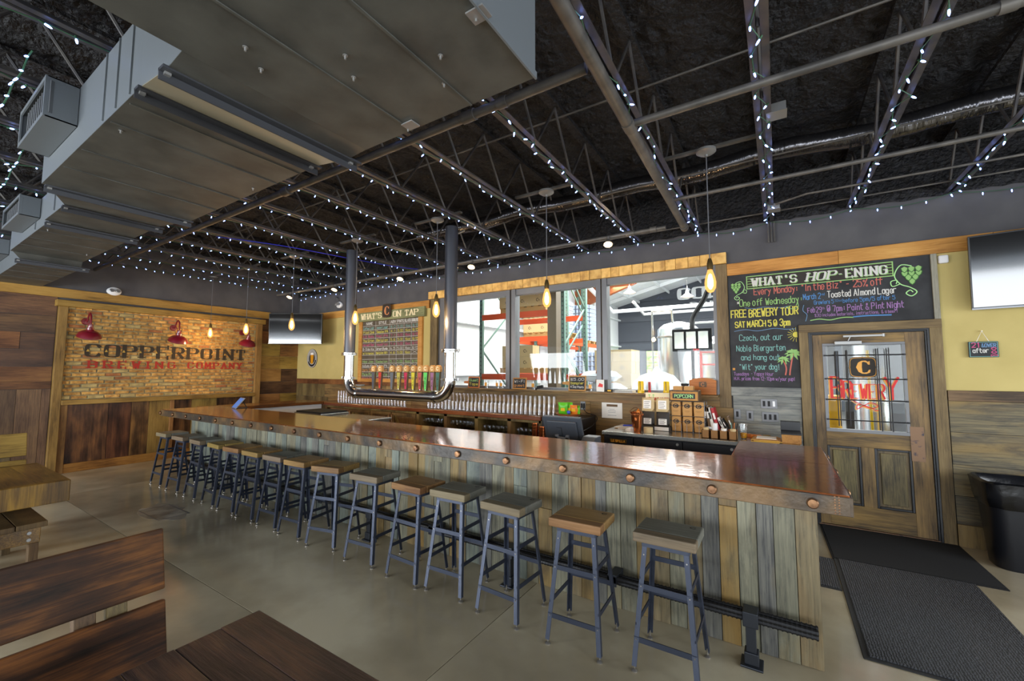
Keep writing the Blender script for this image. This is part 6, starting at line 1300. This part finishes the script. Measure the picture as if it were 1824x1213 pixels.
t_ = thing('leaflet_holder', 'white leaflet card with an orange print at the second mullion', 'card', (-2.07, 5.54, LZ)); b = MB(); b.box(-.055, .055, -.003, .003, 0, .165); b.obj('card', 'paper', t_); b = MB(); poly(b, [(-.035, .07), (.035, .06), (.04, .10), (-.01, .12)], FR((0, -.004, 0))); b.obj('printed_shape', 'sign_red', t_); b = MB(); b.box(-.06, .06, -.03, .03, 0, .006); b.obj('foot', 'pane_glass', t_)
t_ = thing('ring_notebook', 'spiral notebook lying on the ledge below the third pane', 'notebook', (-1.72, 5.52, LZ)); b = MB(); b.box(-.12, .12, -.08, .08, 0, .03); b.obj('pages', 'paper', t_)
b = MB()
for k in range(18): b.tube([(-.115+k*.0135, -.085, .004), (-.115+k*.0135, -.09, .02), (-.115+k*.0135, -.08, .036)], .002, 4)
b.obj('spiral', 'black_rubber', t_)
t_ = thing('tape_gun', 'small black and yellow tape measure on the ledge', 'tool', (-1.93, 5.52, LZ)); b = MB(); b.box(-.04, .04, -.02, .02, 0, .04); b.obj('case', 'black_rubber', t_, bev=.008); b = MB(); b.box(-.025, .025, -.021, -.02, .01, .03); b.obj('case_label', 'yellow_paint', t_)
def can(x, mt, r, h, label, y=5.52):
    t_ = thing('candle' if mt == 'candle_red' else 'yellow_canister', label, 'candle' if mt == 'candle_red' else 'canister', (x, y, LZ))
    MB().lathe([(0, 0), (r, 0), (r, h*.22), (r*.86, h*.26), (r*.86, h*.97), (r*.8, h), (0, h)], (0, 0, 0), 18).obj('body', mt, t_, smooth=True); b = MB(); b.box(-.004, .004, -r*.9, -r*.7, h*.1, h*.97); b.obj('seam', 'book_dark', t_)
can(-1.51, 'yellow_tap', .042, .155, 'yellow canister pair on the ledge, left of the red candle'); can(-1.19, 'yellow_tap', .042, .155, 'yellow canister on the ledge, behind the snack header card'); can(-1.40, 'candle_red', .018, .145, 'slim red candle between the yellow canisters')
t_ = thing('carved_board', 'orange wooden board with a burned crest at the right of the ledge', 'board', (-.775, 5.58, LZ)); b = MB(); b.prism([(-.155, 0), (.145, 0), (.15, .17), (.10, .195), (0, .205), (-.10, .195), (-.155, .17)], -.012, .012); b.obj('board', 'carved_wood', t_, bev=.004)
b = MB(); b.prism([(-.04, .09), (.04, .09), (.045, .12), (.04, .155), (-.04, .155), (-.045, .12)], -.0135, -.012); b.obj('burned_crest', 'bench_leg', t_); b = MB(); ribbon(b, [(.018*math.cos(R(a)), .122+.02*math.sin(R(a))) for a in range(45, 330, 25)], .007, FR((0, -.0142, 0))); b.obj('crest_letter', 'orange_board', t_)
o = MB().lathe([(0, 0), (.006, .0), (.01, .05), (.045, .11), (.047, .13), (.04, .13), (0, .07)], (0, 0, 0), 14).obj('funnel', 'black_rubber', None, (-.98, 5.56, LZ), smooth=True); tag(o, 'grey funnel standing on the ledge left of the carved board', 'funnel')
# ---------------------------------------------------------------- mats, bin
b = MB(); b.box(-.525, .525, -.48, .48, 0, .008); b.box(-.51, .51, -.465, .465, .008, .011)
o = b.obj('door_mat', 'mat_black', None, (.855, 5.16, 0), rot=(0, 0, R(1.5))); tag(o, 'black rubber mat directly in front of the brewery door', 'mat')
t_ = thing('floor_mat', 'large ribbed charcoal floor mat between the bar end and the doorway mat', 'mat', (.78, 3.93, 0))
b = MB(); b.box(-.43, .43, -.76, .76, 0, .007); b.obj('rubber_border', 'black_rubber', t_, bev=.003); b = MB(); b.box(-.40, .43, -.73, .74, .007, .013); b.obj('ribbed_pile', 'mat_ribbed', t_)
t_ = thing('floor_mat', 'ribbed black mat disappearing behind the bar end', 'mat', (-.10, 4.34, 0)); b = MB(); b.box(-.45, .445, -.31, .31, 0, .007); b.obj('rubber_border', 'black_rubber', t_); b = MB(); b.box(-.43, .43, -.29, .29, .007, .012); b.obj('ribbed_pile', 'mat_ribbed', t_, rot=(0, 0, 0))
t_ = thing('dustbin', 'black plastic dustbin lined with a black bag at the right edge', 'bin', (1.735, 5.31, 0))
def rr_ring(w, d, z, r=.10, n=6, wob=0, ph=0):
    pts = []
    for (sx, sy, a0) in ((1, 1, 0), (-1, 1, 90), (-1, -1, 180), (1, -1, 270)):
        for k in range(n): a = R(a0+90*k/(n-1)); pts.append([sx*(w/2-r)+r*math.cos(a), sy*(d/2-r)+r*math.sin(a), z])
    for i, p in enumerate(pts):
        f = 1+wob*math.sin(i*2.3+ph)+wob*.6*math.sin(i*5.1+ph*2); p[0] *= f; p[1] *= f; p[2] += wob*.25*math.sin(i*1.7+ph)
    return pts
def loft(rings, cap=True):
    b = MB(); n = len(rings[0])
    for r_ in rings: b.v += [tuple(p) for p in r_]
    for i in range(len(rings)-1):
        for k in range(n): b.f.append((i*n+k, i*n+(k+1) % n, (i+1)*n+(k+1) % n, (i+1)*n+k))
    if cap: b.f.append(tuple(range(n))[::-1])
    return b
loft([rr_ring(.50, .30, 0), rr_ring(.505, .305, .02), rr_ring(.56, .38, .45), rr_ring(.60, .42, .66), rr_ring(.57, .39, .66), rr_ring(.47, .27, .03)]).obj('bin_body', 'bin_plastic', t_, smooth=True)
loft([rr_ring(.585, .41, .50, wob=.012, ph=1), rr_ring(.615, .44, .56, wob=.015, ph=2), rr_ring(.63, .45, .64, wob=.014), rr_ring(.64, .46, .70, wob=.01, ph=3), rr_ring(.61, .43, .715, wob=.01), rr_ring(.55, .37, .66, wob=.02, ph=2), rr_ring(.50, .32, .45, wob=.03, ph=1)], False).obj('bin_liner', 'bag_plastic', t_, smooth=True)
# ---------------------------------------------------------------- foreground furniture
ft = thing('dining_table', 'dark distressed plank table top cut by the bottom edge', 'table', (-.6, .45, 0))
for k in range(6):
    b = MB(); y0 = -.365+k*.1266; b.box(-1.01-rr.uniform(0, .006), 1.1, y0+.0003, y0+.1263, .70, .76-rr.uniform(0, .002)); b.obj('top_plank', 'table_dark', ft, bev=.003)
b = MB(); b.box(-.95, 1.0, -.33, -.29, .60, .70); b.box(-.95, 1.0, .29, .33, .60, .70); b.box(-.95, -.91, -.29, .29, .60, .70); b.obj('apron', 'table_dark', ft)
for (x, y) in ((-.88, -.27), (-.88, .27), (.95, -.27), (.95, .27)): b = MB(); b.box(x-.05, x+.05, y-.05, y+.05, 0, .70); b.obj('leg', 'table_dark', ft, bev=.006)
def bench(label, loc, rz, length, mat='bench_wood', back=True, h=.95, gap=True):
    """settle facing +x with its back at x=0, running along y"""
    t_ = thing('bench', label, 'bench', loc, rz); hy = length/2
    for x in (-.07, .07, .21): b = MB(); b.box(x-.005, x+.125, -hy, hy, .42, .46); b.obj('seat_plank', mat, t_, bev=.004)
    if back:
        Mb = Matrix.Rotation(R(-13.5), 4, 'Y')
        for (z0, z1) in ((.74, .977), (.48, .70)): b = MB(); b.box(0.0, .032, -hy, hy, z0, z1, Mb); b.obj('back_board', mat, t_, bev=.006)
        for s in (-1, 1):
            for q in (0, 1): b = MB(); b.box(-.05, -.001, s*(hy-.14)-s*q*.09-.03, s*(hy-.14)-s*q*.09+.03, .40, .93, Mb); b.obj('back_support', 'bench_leg', t_, bev=.003)
    for s in (-1, 1):
        for x in (-.04, .30): b = MB(); b.box(x-.035, x+.035, s*(hy-.10)-.035, s*(hy-.10)+.035, 0, .42); b.obj('leg', 'bench_leg', t_, bev=.004)
        b = MB(); b.box(-.04, .30, s*(hy-.10)-.02, s*(hy-.10)+.02, .33, .41); b.obj('side_rail', 'bench_leg', t_)
    return t_
bench('dark wooden bench with a two-board back in the left foreground', (-2.02, .135, 0), 0, 1.23)
tl = thing('dining_table', 'thick-edged brown plank table at the left edge', 'table', (-5.3, .55, 0))
for k in range(5): b = MB(); y0 = -.435+k*.174; b.box(-.505, .505, y0+.0004, y0+.1736, .70, .762); b.obj('top_plank', 'table_wood', tl, bev=.002)
b = MB(); b.box(-.505, .505, .38, .435, .60, .70); b.obj('apron', 'table_wood', tl, bev=.004)
b = MB(); b.box(-.505, .505, -.435, -.38, .60, .70); b.obj('apron', 'table_wood', tl, bev=.004)
for x in (.506, -.56): b = MB(); b.box(x, x+.054, -.435, .435, .60, .763); b.obj('end_board', 'table_wood_y', tl, bev=.005)
for (x) in (-.4, .36): b = MB(); b.box(x, x+.07, -.35, -.02, 0, .70); b.obj('trestle_leg', 'iron', tl, bev=.004)
b = MB(); b.bar((-.4, -.15, .2), (.4, -.15, .2), .06, .06); b.obj('stretcher', 'iron', tl)
for (x, y) in ((-.33, .2), (.12, .05), (.3, -.2)): b = MB(); b.box(x-.1, x+.1, y-.004, y+.004, .762, .7635); b.obj('scratch_inlay', 'galv', tl) if False else None
sb = thing('backless_bench', 'low wooden bench with bolted apron tucked under the left table', 'bench', (-5.35, .72, 0))
for k in range(2): b = MB(); b.box(-.60, .57, -.16+k*.165, .0+k*.165, .43, .47); b.obj('seat_plank', 'bench_leg', sb, bev=.004)
b = MB(); b.box(.44, .52, -.14, .14, .31, .43); b.box(-.52, -.44, -.14, .14, .31, .43); b.obj('apron', 'table_wood', sb, bev=.004)
for (x, y) in ((.48, -.11), (.48, .11), (-.48, -.11), (-.48, .11)): b = MB(); b.box(x-.04, x+.04, y-.025, y+.025, 0, .31); b.obj('leg', 'bench_leg', sb, bev=.003)
for (y, z) in ((-.08, .39), (.08, .39), (-.08, .34), (.08, .34)): MB().cyl((.52, y, z), (.528, y, z), .012, 10).obj('carriage_bolt', 'galv', sb, smooth=True)
bench('brown wooden bench with a board back behind the left table, facing the camera side', (-6.58, .55, 0), 0, 1.0, 'ledge_brown')
sf = thing('steel_chair', 'dark steel-framed chair with slanted back posts at the left edge beside the table', 'chair', (-4.30, .36, 0))
for y in (-.2, .12):
    b = MB(); b.bar((.04, y, .45), (-.14, y, .86), .03, .05); b.obj('back_post', 'stool_dark', sf)
    b = MB(); b.bar((.04, y, .45), (.10, y, 0), .03, .03); b.bar((-.34, y, .45), (-.38, y, 0), .03, .03); b.obj('leg', 'stool_dark', sf)
b = MB(); b.box(-.38, .06, -.22, .14, .44, .47); b.obj('seat', 'stool_dark', sf, bev=.004)
# ---------------------------------------------------------------- rest of the room: front and right walls with their windows
b = MB(); wx = [(-9.25, -6.75), (-6.15, -3.65), (-3.05, -.55), (.2, 3.4)]
b.box(L-.2, 4.8, -5.2, -5.0, 0, .4); b.box(L-.2, 4.8, -5.2, -5.0, 2.7, 3.95); edges = [L-.2]+[v for w_ in wx for v in w_]+[4.8]
for i in range(0, len(edges), 2): b.box(edges[i], edges[i+1], -5.2, -5.0, .4, 2.7)
struct('wall_front', b, 'wall_charcoal')
b = MB(); b.box(4.6, 4.8, -5.0, D+.2, 0, .4); b.box(4.6, 4.8, -5.0, D+.2, 2.6, 3.95); ey = [-5.0, -4.2, -1.8, -1.0, 1.4, 2.2, 4.6, D+.2]
for i in range(0, 8, 2): b.box(4.6, 4.8, ey[i], ey[i+1], .4, 2.6)
struct('wall_right', b, 'wall_charcoal')
# ---------------------------------------------------------------- brewery hall behind the glass
HX0, HX1, HY1 = -7.2, 5.0, 22.0
b = MB(); b.box(HX0, HX1, D+.2, HY1, -.1, 0); struct('floor_hall', b, 'hall_floor')
b = MB(); b.box(HX0, HX1, HY1, HY1+.2, 0, 8.0); hall_wall = struct('wall_hall_far', b, 'hall_grey')
for k in range(7): b = MB(); b.box(HX0, HX1, HY1-.03, HY1, 1.05*k+.02, 1.05*k+1.03); b.obj('wall_panel', 'hall_grey', hall_wall)
b = MB(); b.box(HX0-.2, HX0, D+.2, HY1, 0, 5.3); hall_left = struct('wall_hall_left', b, 'hall_white')
for k in range(9):
    y0 = D+.3+k*1.8; b = MB(); b.box(HX0, HX0+.04, y0, y0+1.77, .9, 5.2); b.obj('wall_panel', 'hall_white' if k % 3 else 'hall_concrete', hall_left)
for z in (1.5, 2.9, 4.3): b = MB(); b.box(HX0+.04, HX0+.2, D+.3, HY1, z, z+.07); b.obj('wall_girt', 'hall_white', hall_left)
b = MB(); b.box(HX1, HX1+.2, D+.2, HY1, 0, 8); struct('wall_hall_right', b, 'hall_white')
b = MB(); b.add([(HX0-.2, D+.2, 5.0), (0, D+.2, 6.84), (0, HY1, 6.84), (HX0-.2, HY1, 5.0), (HX0-.2, D+.2, 5.1), (0, D+.2, 6.94), (0, HY1, 6.94), (HX0-.2, HY1, 5.1)], [(0, 1, 2, 3), (7, 6, 5, 4), (0, 4, 5, 1), (1, 5, 6, 2), (2, 6, 7, 3), (3, 7, 4, 0)])
b.add([(HX1+.2, D+.2, 5.5), (0, D+.2, 6.84), (0, HY1, 6.84), (HX1+.2, HY1, 5.5), (HX1+.2, D+.2, 5.6), (0, D+.2, 6.94), (0, HY1, 6.94), (HX1+.2, HY1, 5.6)], [(0, 3, 2, 1), (4, 5, 6, 7), (0, 1, 5, 4), (1, 2, 6, 5), (2, 3, 7, 6), (3, 0, 4, 7)])
hall_roof = struct('ceiling_hall', b, 'hall_white')
b = MB(); b.box(HX0, HX1, D+.2, D+.22, 3.95, 6.7); b.obj('gable_infill', 'hall_grey', hall_wall)
for k in range(5):
    y = 7.2+k*3.2; b = MB(); b.bar((HX0, y, 4.95), (0, y, 6.75), .08, .16); b.bar((0, y, 6.75), (HX1, y, 5.45), .08, .16); b.obj('rafter', 'hall_white', hall_roof)
for x in (-6, -4.5, -3, -1.5): b = MB(); z = 6.80+x*.25-.06; b.bar((x, D+.3, z), (x, HY1, z), .05, .12); b.obj('purlin', 'hall_white', hall_roof)
for (y, z) in ((13.0, 3.53), (19.0, 4.19)):
    t_ = thing('hall_pipe', 'white insulated pipe crossing the brewery hall, %s' % ('nearer and lower one' if z < 4.0 else 'farther one'), 'pipe', (0, y, z)); MB().tube([(-3.7, -4.5, .25), (-4.4, 0, 0), (4.5, 0, 0)] if z < 4.0 else [(-4.6, -3, .1), (-5.0, 0, 0), (4.5, 0, 0)], .06, 12).obj('pipe_run', 'hall_white', t_, smooth=True)
# rust coloured portal frame
t_ = thing('portal_frame', 'rust-red steel portal frame at the left side of the hall', 'steel frame', (HX0, 16.4, 0)); b = MB(); b.prism([(.0, 0), (.25, 0), (.6, 4.4), (2.6, 5.1), (2.6, 5.5), (0, 5.0)], -.12, .12); b.obj('frame_web', 'rust_beam', t_, (0, 0, 0)); b = MB(); b.bar((.25, 0, 0), (.6, 0, 4.4), .02, .25, (1, 0, 0)); b.obj('flange', 'rust_beam', t_)
# sign on the grey far wall
t_ = thing('hall_sign', 'white company name lettering on the grey wall of the hall', 'sign', (-4.0, HY1-.06, 5.72))
b = MB(); fr = FR((0, 0, 0)); write(b, 'COPPERPOINT', fr, 0, -.50, .50, .21, width=6.9, thin=.07, serif=True, gap=2.0); write(b, 'BREWING', fr, .55, -.92, .20, .08, width=2.7, thin=.03, serif=True, gap=3.4)
b.obj('painted_lettering', 'hall_white', t_)
# factory window
t_ = struct('window_2', (lambda b: b.box(-5.75, -5.68, HY1-.09, HY1-.03, 1.4, 2.72).box(-3.62, -3.55, HY1-.09, HY1-.03, 1.4, 2.72).box(-5.68, -3.62, HY1-.09, HY1-.03, 2.66, 2.72).box(-5.68, -3.62, HY1-.09, HY1-.03, 1.4, 1.46))(MB()), 'rebar')
noisy_mat = MATS['foliage_lit']; pbs = noisy_mat.node_tree.nodes['Principled BSDF']; src = [l for l in noisy_mat.node_tree.links if l.to_socket == pbs.inputs['Base Color']][0].from_socket
noisy_mat.node_tree.links.new(src, pbs.inputs['Emission Color']); pbs.inputs['Emission Strength'].default_value = 1.1
b = MB(); b.box(-5.68, -3.62, HY1-.035, HY1-.03, 1.46, 2.66); b.obj('sunlit_trees', 'foliage_lit', t_)
for k in range(1, 6): b = MB(); x = -5.68+2.06*k/6; b.box(x-.015, x+.015, HY1-.08, HY1-.04, 1.46, 2.66); b.obj('glazing_bar', 'rebar', t_)
for k in range(1, 4): b = MB(); z = 1.46+1.2*k/4; b.box(-5.68, -3.62, HY1-.08, HY1-.04, z-.015, z+.015); b.obj('glazing_bar', 'rebar', t_)
b = MB(); b.box(-7.15, -6.1, HY1-.035, HY1-.03, 1.3, 2.6); w3 = struct('window_3', b, 'foliage_lit')
b = MB()
for k in range(4): b.box(-7.15+k*.33, -7.12+k*.33, HY1-.06, HY1-.036, 1.3, 2.6)
b.obj('glazing_bar', 'rebar', w3)
# pallet racking
up_me = {}
def upright(parent, x, y, h):
    b = MB(); b.box(x-.038, x-.030, y-.035, y+.035, 0, h); b.box(x+.030, x+.038, y-.035, y+.035, 0, h); b.box(x-.035, x+.035, y-.035, y-.028, 0, h); b.obj('upright', 'rack_green', parent)
    b = MB(); z = .2
    while z < h-.1: b.box(x-.012, x+.012, y-.038, y-.035, z, z+.03); z += .09
    b.obj('slot_row', 'hall_grey', parent, kind='stuff')
def lace(parent, x, y0, y1, h):
    b = MB(); z = .3; f = True
    while z < h-.6: b.bar((x, y0 if f else y1, z), (x, y1 if f else y0, z+.9), .03, .03); z += .9; f = not f
    b.bar((x, y0, .3), (x, y1, .3), .03, .03); b.bar((x, y0, h-.2), (x, y1, h-.2), .03, .03); b.obj('lacing', 'rack_green', parent)
ra = thing('pallet_rack', 'green and orange pallet rack close behind the first two window panes', 'rack', (0, 0, 0))
for x in (-5.55, -3.55): upright(ra, x, 7.5, 4.6); upright(ra, x, 8.6, 4.6); lace(ra, x, 7.5, 8.6, 4.6)
for z in (1.50, 2.80):
    for y in (7.46, 8.62): b = MB(); b.box(-5.5, -3.6, y-.025, y+.025, z-.06, z+.06); b.obj('beam', 'rack_orange', ra)
    b = MB()
    for k in range(14): b.box(-5.45+k*.135, -5.44+k*.135, 7.48, 8.6, z+.055, z+.062)
    b.obj('wire_deck', 'galv', ra)
rb_ = thing('pallet_rack', 'long green and orange pallet rack running back along the left hall wall', 'rack', (0, 0, 0))
for y in (11.2, 13.6, 16.0): upright(rb_, -6.9, y, 4.7); upright(rb_, -5.7, y, 4.7)
for z in (1.5, 2.55):
    for x in (-6.9, -5.7):
        for y in (11.2, 13.6): b = MB(); b.box(x-.025, x+.025, y+.05, y+2.35, z-.06, z+.06); b.obj('beam', 'rack_orange', rb_)
rc_ = thing('pallet_rack', 'orange and green pallet rack behind the second window pane', 'rack', (0, 0, 0))
for y in (9.4, 10.6): upright(rc_, -5.9, y, 4.8); upright(rc_, -4.35, y, 4.8)
lace(rc_, -4.35, 9.4, 10.6, 4.8)
for z in (1.5, 2.45):
    for y in (9.36, 10.62): b = MB(); b.box(-5.85, -4.4, y-.025, y+.025, z-.06, z+.06); b.obj('beam', 'rack_orange', rc_)
pal = MB()
for k in range(7): pal.box(-.55+k*.17, -.47+k*.17+.02, -.5, .5, .11, .13)
for y in (-.48, -.04, .40): pal.box(-.55, .57, y, y+.08, .02, .11)
pal_me = pal.mesh('pallet', 'pallet_wood')
pl = [(-4.55, 8.05, 1.56, 'on the lower shelf of the nearest rack'), (-4.55, 8.05, 2.86, 'on the upper shelf of the nearest rack'), (-6.3, 12.4, 2.61, 'high on the rack along the left wall'), (-5.12, 10.0, 2.51, 'on the upper shelf of the second rack'), (-5.12, 10.0, 1.56, 'on the lowest shelf of the second rack'), (-6.3, 14.8, 2.61, 'far back on the left wall rack')]
for (x, y, z, l_) in pl: put('pallet', pal_me, None, (x, y, z), 0, None, 'wooden pallet '+l_, 'pallet')
carton = MB(); carton.box(-.19, .19, -.15, .15, 0, .24); carton_me = carton.mesh('carton', 'cardboard'); logo_me = (lambda b: b.mesh('carton_logo', 'brand_burn'))((lambda b: (ribbon(b, [(.03*math.cos(R(a)), .12+.03*math.sin(R(a))) for a in range(50, 320, 25)], .011, FR((0, -.151, 0))), ribbon(b, [(.01, .12), (.045, .12), (.045, .09)], .008, FR((0, -.151, 0))), b)[-1])(MB()))
tape_me = MB().box(-.19, .19, -.02, .02, .24, .2415).mesh('carton_tape', 'paper')
def cartons(x, y, z, nx, ny, nz, where):
    for k in range(nz):
        for j in range(ny):
            for i in range(nx):
                o = put('carton', carton_me, None, (x+(i-(nx-1)/2)*.385, y+j*.305, z+k*.243), 0, (0, 0, R(rr.uniform(-2, 2))), 'carton %s, %s layer, %s%s' % (where, ('bottom', 'second', 'third', 'fourth', 'fifth')[k], ('left', 'right')[i] if nx == 2 else ('left', 'middle', 'right')[i], (', ' + ('front', 'back')[j]) if ny > 1 else ''), 'carton', 'cartons '+where)
                put('carton_logo', logo_me, o); put('carton_tape', tape_me, o)
cartons(-4.55, 7.72, 2.99, 3, 1, 4, 'on the top shelf of the nearest rack'); cartons(-4.75, 7.85, 1.69, 2, 1, 2, 'on the lower shelf of the nearest rack')
cartons(-5.12, 9.7, 2.64, 3, 1, 4, 'on the upper shelf of the second rack'); cartons(-2.85, 8.5, .85, 2, 2, 5, 'beside the silver sacks')
o = MB().box(-.62, .6, -.5, .5, 0, .85).obj('plinth_table', 'hall_concrete', None, (-2.75, 8.7, 0)); tag(o, 'low concrete plinth under the stack of cartons in the hall', 'plinth')
for k in range(3):
    o = MB().box(-.2, .2, -.15, .15, 0, .17).obj('carton', 'paper', None, (-5.52+.42*k, 9.75, 1.69)); tag(o, 'white carton with pink ends on the lowest shelf of the second rack, %s' % ('left', 'middle', 'right')[k], 'carton')
    b = MB(); b.box(-.2, -.13, -.152, -.15, .02, .15); b.box(.13, .2, -.152, -.15, .02, .15); b.obj('pink_band', 'chalk_pink', o)
# shrink-wrapped pallets of cans
def can_pallet(x, y, z, nz, label):
    t_ = thing('can_pallet', label, 'pallet load', (x, y, z))
    b = MB()
    for k in range(nz):
        for i in range(8): b.lathe([(.055, 0), (.06, .01), (.06, .12), (.05, .135), (0, .135)], (-.46+i*.131, -.40, k*.15), 8); b.lathe([(.055, 0), (.06, .01), (.06, .12), (.05, .135), (0, .135)], (.52, -.27+i*.131*.8, k*.15), 8)
    b.obj('outer_cans', 'can_blue', t_, kind='stuff')
    b = MB(); b.box(-.46, .46, -.34, .5, 0, nz*.15-.02); b.obj('load_core', 'can_white', t_)
    for k in range(nz): b = MB(); b.box(-.52, .58, -.46, .5, k*.15-.006, k*.15-.002); b.obj('layer_sheet', 'paper', t_)
can_pallet(-6.3, 12.4, 2.74, 8, 'tall pallet of blue and white cans high on the left wall rack'); can_pallet(-5.0, 12.6, .14, 14, 'tall pallet of blue cans standing on the hall floor')
can_pallet(-6.3, 14.8, 2.74, 9, 'pallet of cans farthest back on the left wall rack'); put('pallet', pal_me, None, (-5.0, 12.6, 0), 0, None, 'wooden pallet on the hall floor under the tall load of cans', 'pallet')
# tanks
def tank(x, y, r, z0, z1, label, piping=True):
    t_ = thing('brewing_tank', label, 'tank', (x, y, 0))
    MB().lathe([(0, z0-.25), (r*.5, z0-.15), (r, z0), (r, z1), (r*.96, z1+.03), (r*.7, z1+r*.28), (r*.25, z1+r*.4), (0, z1+r*.42)], (0, 0, 0), 28).obj('vessel', 'tank_steel', t_, smooth=True)
    for k in range(4): a = R(45+90*k); MB().cyl((r*.8*math.cos(a), r*.8*math.sin(a), 0), (r*.8*math.cos(a), r*.8*math.sin(a), z0), .04, 8).obj('leg', 'tank_steel', t_)
    for z in (z0+.2, z1-.2): MB().lathe([(r, 0), (r+.02, .01), (r+.02, .04), (r, .05)], (0, 0, z), 28).obj('band', 'counter_steel', t_, smooth=True)
    if piping: MB().tube([(-r-.08, -.2, z0), (-r-.08, -.2, z1+.45), (-r*.2, -.2, z1+.45), (-r*.2, -.1, z1+r*.3)], .03, 8).obj('side_pipe', 'counter_steel', t_, smooth=True)
tank(-1.95, 10.4, .46, .7, 2.60, 'tall stainless brewing tank behind the third pane'); tank(-.85, 9.3, .5, .6, 2.15, 'stainless tank partly hidden at the right of the third pane'); tank(1.35, 8.2, .38, .5, 2.6, 'slim stainless tank seen through the door glass', False)
tank(2.6, 8.6, .5, .5, 3.0, 'wide stainless tank at the right of the door glass', False)
# silver wrapped mash lid
t_ = thing('wrapped_vessel', 'silver wrapped dome vessel low in the third pane', 'vessel', (-1.82, 7.7, 0)); rw = random.Random(9); b = MB(); n_ = 30
prof = [(.44, .2), (.47, 1.0), (.46, 1.25), (.40, 1.42), (.28, 1.54), (.12, 1.60), (0, 1.61)]
b.lathe(prof, (0, 0, 0), n_); b.v = [(v[0]*(1+rw.uniform(-.03, .03)), v[1]*(1+rw.uniform(-.03, .03)), v[2]+rw.uniform(-.015, .015)) for v in b.v]; b.obj('wrapping', 'shrink', t_, smooth=True)
MB().lathe([(0, 0), (.08, 0), (.06, .06), (.03, .09), (0, .1)], (0, 0, 1.60), 12).obj('knot', 'shrink', t_, smooth=True)
def sack(x, y, z, rz, label, mt='shrink'):
    b = MB(); nb = 8
    for s in (-1, 1):
        for i in range(nb+1):
            for j in range(nb+1):
                u, v = i/nb*2-1, j/nb*2-1; b.v.append((u*.34, v*.2, s*.1*max(0, (1-u**4)*(1-v**4))**.6+rw.uniform(-.008, .008)))
    n1 = (nb+1)**2
    for s in range(2):
        for i in range(nb):
            for j in range(nb): a = s*n1+i*(nb+1)+j; b.f.append((a, a+nb+1, a+nb+2, a+1) if s else (a, a+1, a+nb+2, a+nb+1))
    t_ = thing('grain_sack', label, 'sack', (x, y, z), R(rz)); b.obj('sack_body', mt, t_, smooth=True); b = MB(); b.box(-.05, .10, -.17, .17, -.098, .103); b.obj('printed_band', 'rust_beam', t_)
sack(-2.66, 7.2, 1.11, 10, 'silver grain sack with a brown band, lowest of three'); sack(-2.62, 7.25, 1.32, -8, 'silver grain sack with a brown band, middle of three'); sack(-2.68, 7.2, 1.53, 8, 'silver grain sack with a brown band, top of three')
o = MB().box(-.55, .0, -.3, .3, 0, 1.0).obj('sack_plinth', 'hall_concrete', None, (-2.42, 7.22, 0)); tag(o, 'pale block carrying the silver sacks', 'plinth')
# control panel on a post
t_ = thing('control_panel', 'black framed control screen on a steel post in the hall', 'control panel', (-1.27, 8.0, 0)); MB().cyl((0, .05, 0), (0, .05, 2.4), .03, 10).obj('post', 'black_rubber', t_, smooth=True)
b = MB(); b.box(-.33, .33, -.03, .03, 1.98, 2.38); b.obj('panel_frame', 'black_rubber', t_, bev=.01)
for k in range(3): b = MB(); b.box(-.29+k*.2, -.13+k*.2, -.034, -.03, 2.03, 2.33); b.obj('panel_pane', 'counter_steel', t_)
b = MB(); b.box(.02, .12, -.036, -.03, 1.985, 2.02); b.obj('warning_tag', 'sign_red', t_)
MB().tube(catmull([(0, .05, 2.38), (.02, .1, 2.6), (.20, .1, 2.9), (.30, .1, 3.1), (.5, .1, 3.15)], 4), .045, 8).obj('cable_arm', 'black_rubber', t_, smooth=True)
t_ = thing('red_stair', 'red steel ladder platform by the tanks', 'platform', (-.95, 8.5, 0))
for x in (-.25, .25): b = MB(); b.box(x-.02, x+.02, -.02, .02, 0, 2.0); b.obj('post', 'red_steel', t_)
for z in (.6, 1.0, 1.4, 1.75, 1.98): b = MB(); b.box(-.25, .25, -.015, .015, z-.015, z+.015); b.obj('rung', 'red_steel', t_)
tag(MB().cyl((0, 0, 0), (0, 0, 1.3), .09, 16).obj('bollard', 'yellow_paint', None, (.62, 7.2, 0), smooth=True), 'yellow bollard seen through the door glass', 'bollard')
tag(MB().cyl((0, 0, 0), (0, .1, 1.9), .015, 8).obj('broom_handle', 'yellow_tap', None, (1.0, 7.0, 0), smooth=True), 'thin yellow pole leaning beyond the door glass', 'pole')
for k, x in enumerate((.75, .95)): tag(MB().box(-.05, .05, -.05, .05, 0, 3.2).obj('steel_column', 'book_dark', None, (x, 8.6, 0)), 'dark steel column beyond the door glass, %s' % ('left' if k == 0 else 'right'), 'column')
b = MB(); b.box(-.6, .5, -.02, .02, 1.2, 2.4); o = b.obj('window_4', 'foliage_lit', None, (1.0, 21.9, 0)); o['kind'] = 'structure'
tag(MB().box(-.09, .09, -.1, .1, 0, 6).obj('hall_column', 'frame_brown', None, (-3.50, 7.0, 0)), 'brown steel column just behind the second window pane', 'column')
for k, (x, y) in enumerate(((-4.6, 15.5), (-2.9, 17.5))):
    t_ = thing('hall_light', 'white bell-shaped hall lamp under the roof, %s' % ('nearer one' if k == 0 else 'farther one'), 'ceiling lamp', (x, y, 4.55)); MB().lathe([(0, .3), (.05, .28), (.07, .15), (.26, 0), (.24, 0), (.0, .12)], (0, 0, 0), 18).obj('reflector', 'hall_white', t_, smooth=True); MB().cyl((0, 0, .3), (0, 0, .7), .012, 6).obj('stem', 'galv', t_)
    MB().lathe([(0, .02), (.2, .02)], (0, 0, 0), 16).obj('lamp_face', 'spot_on', t_)
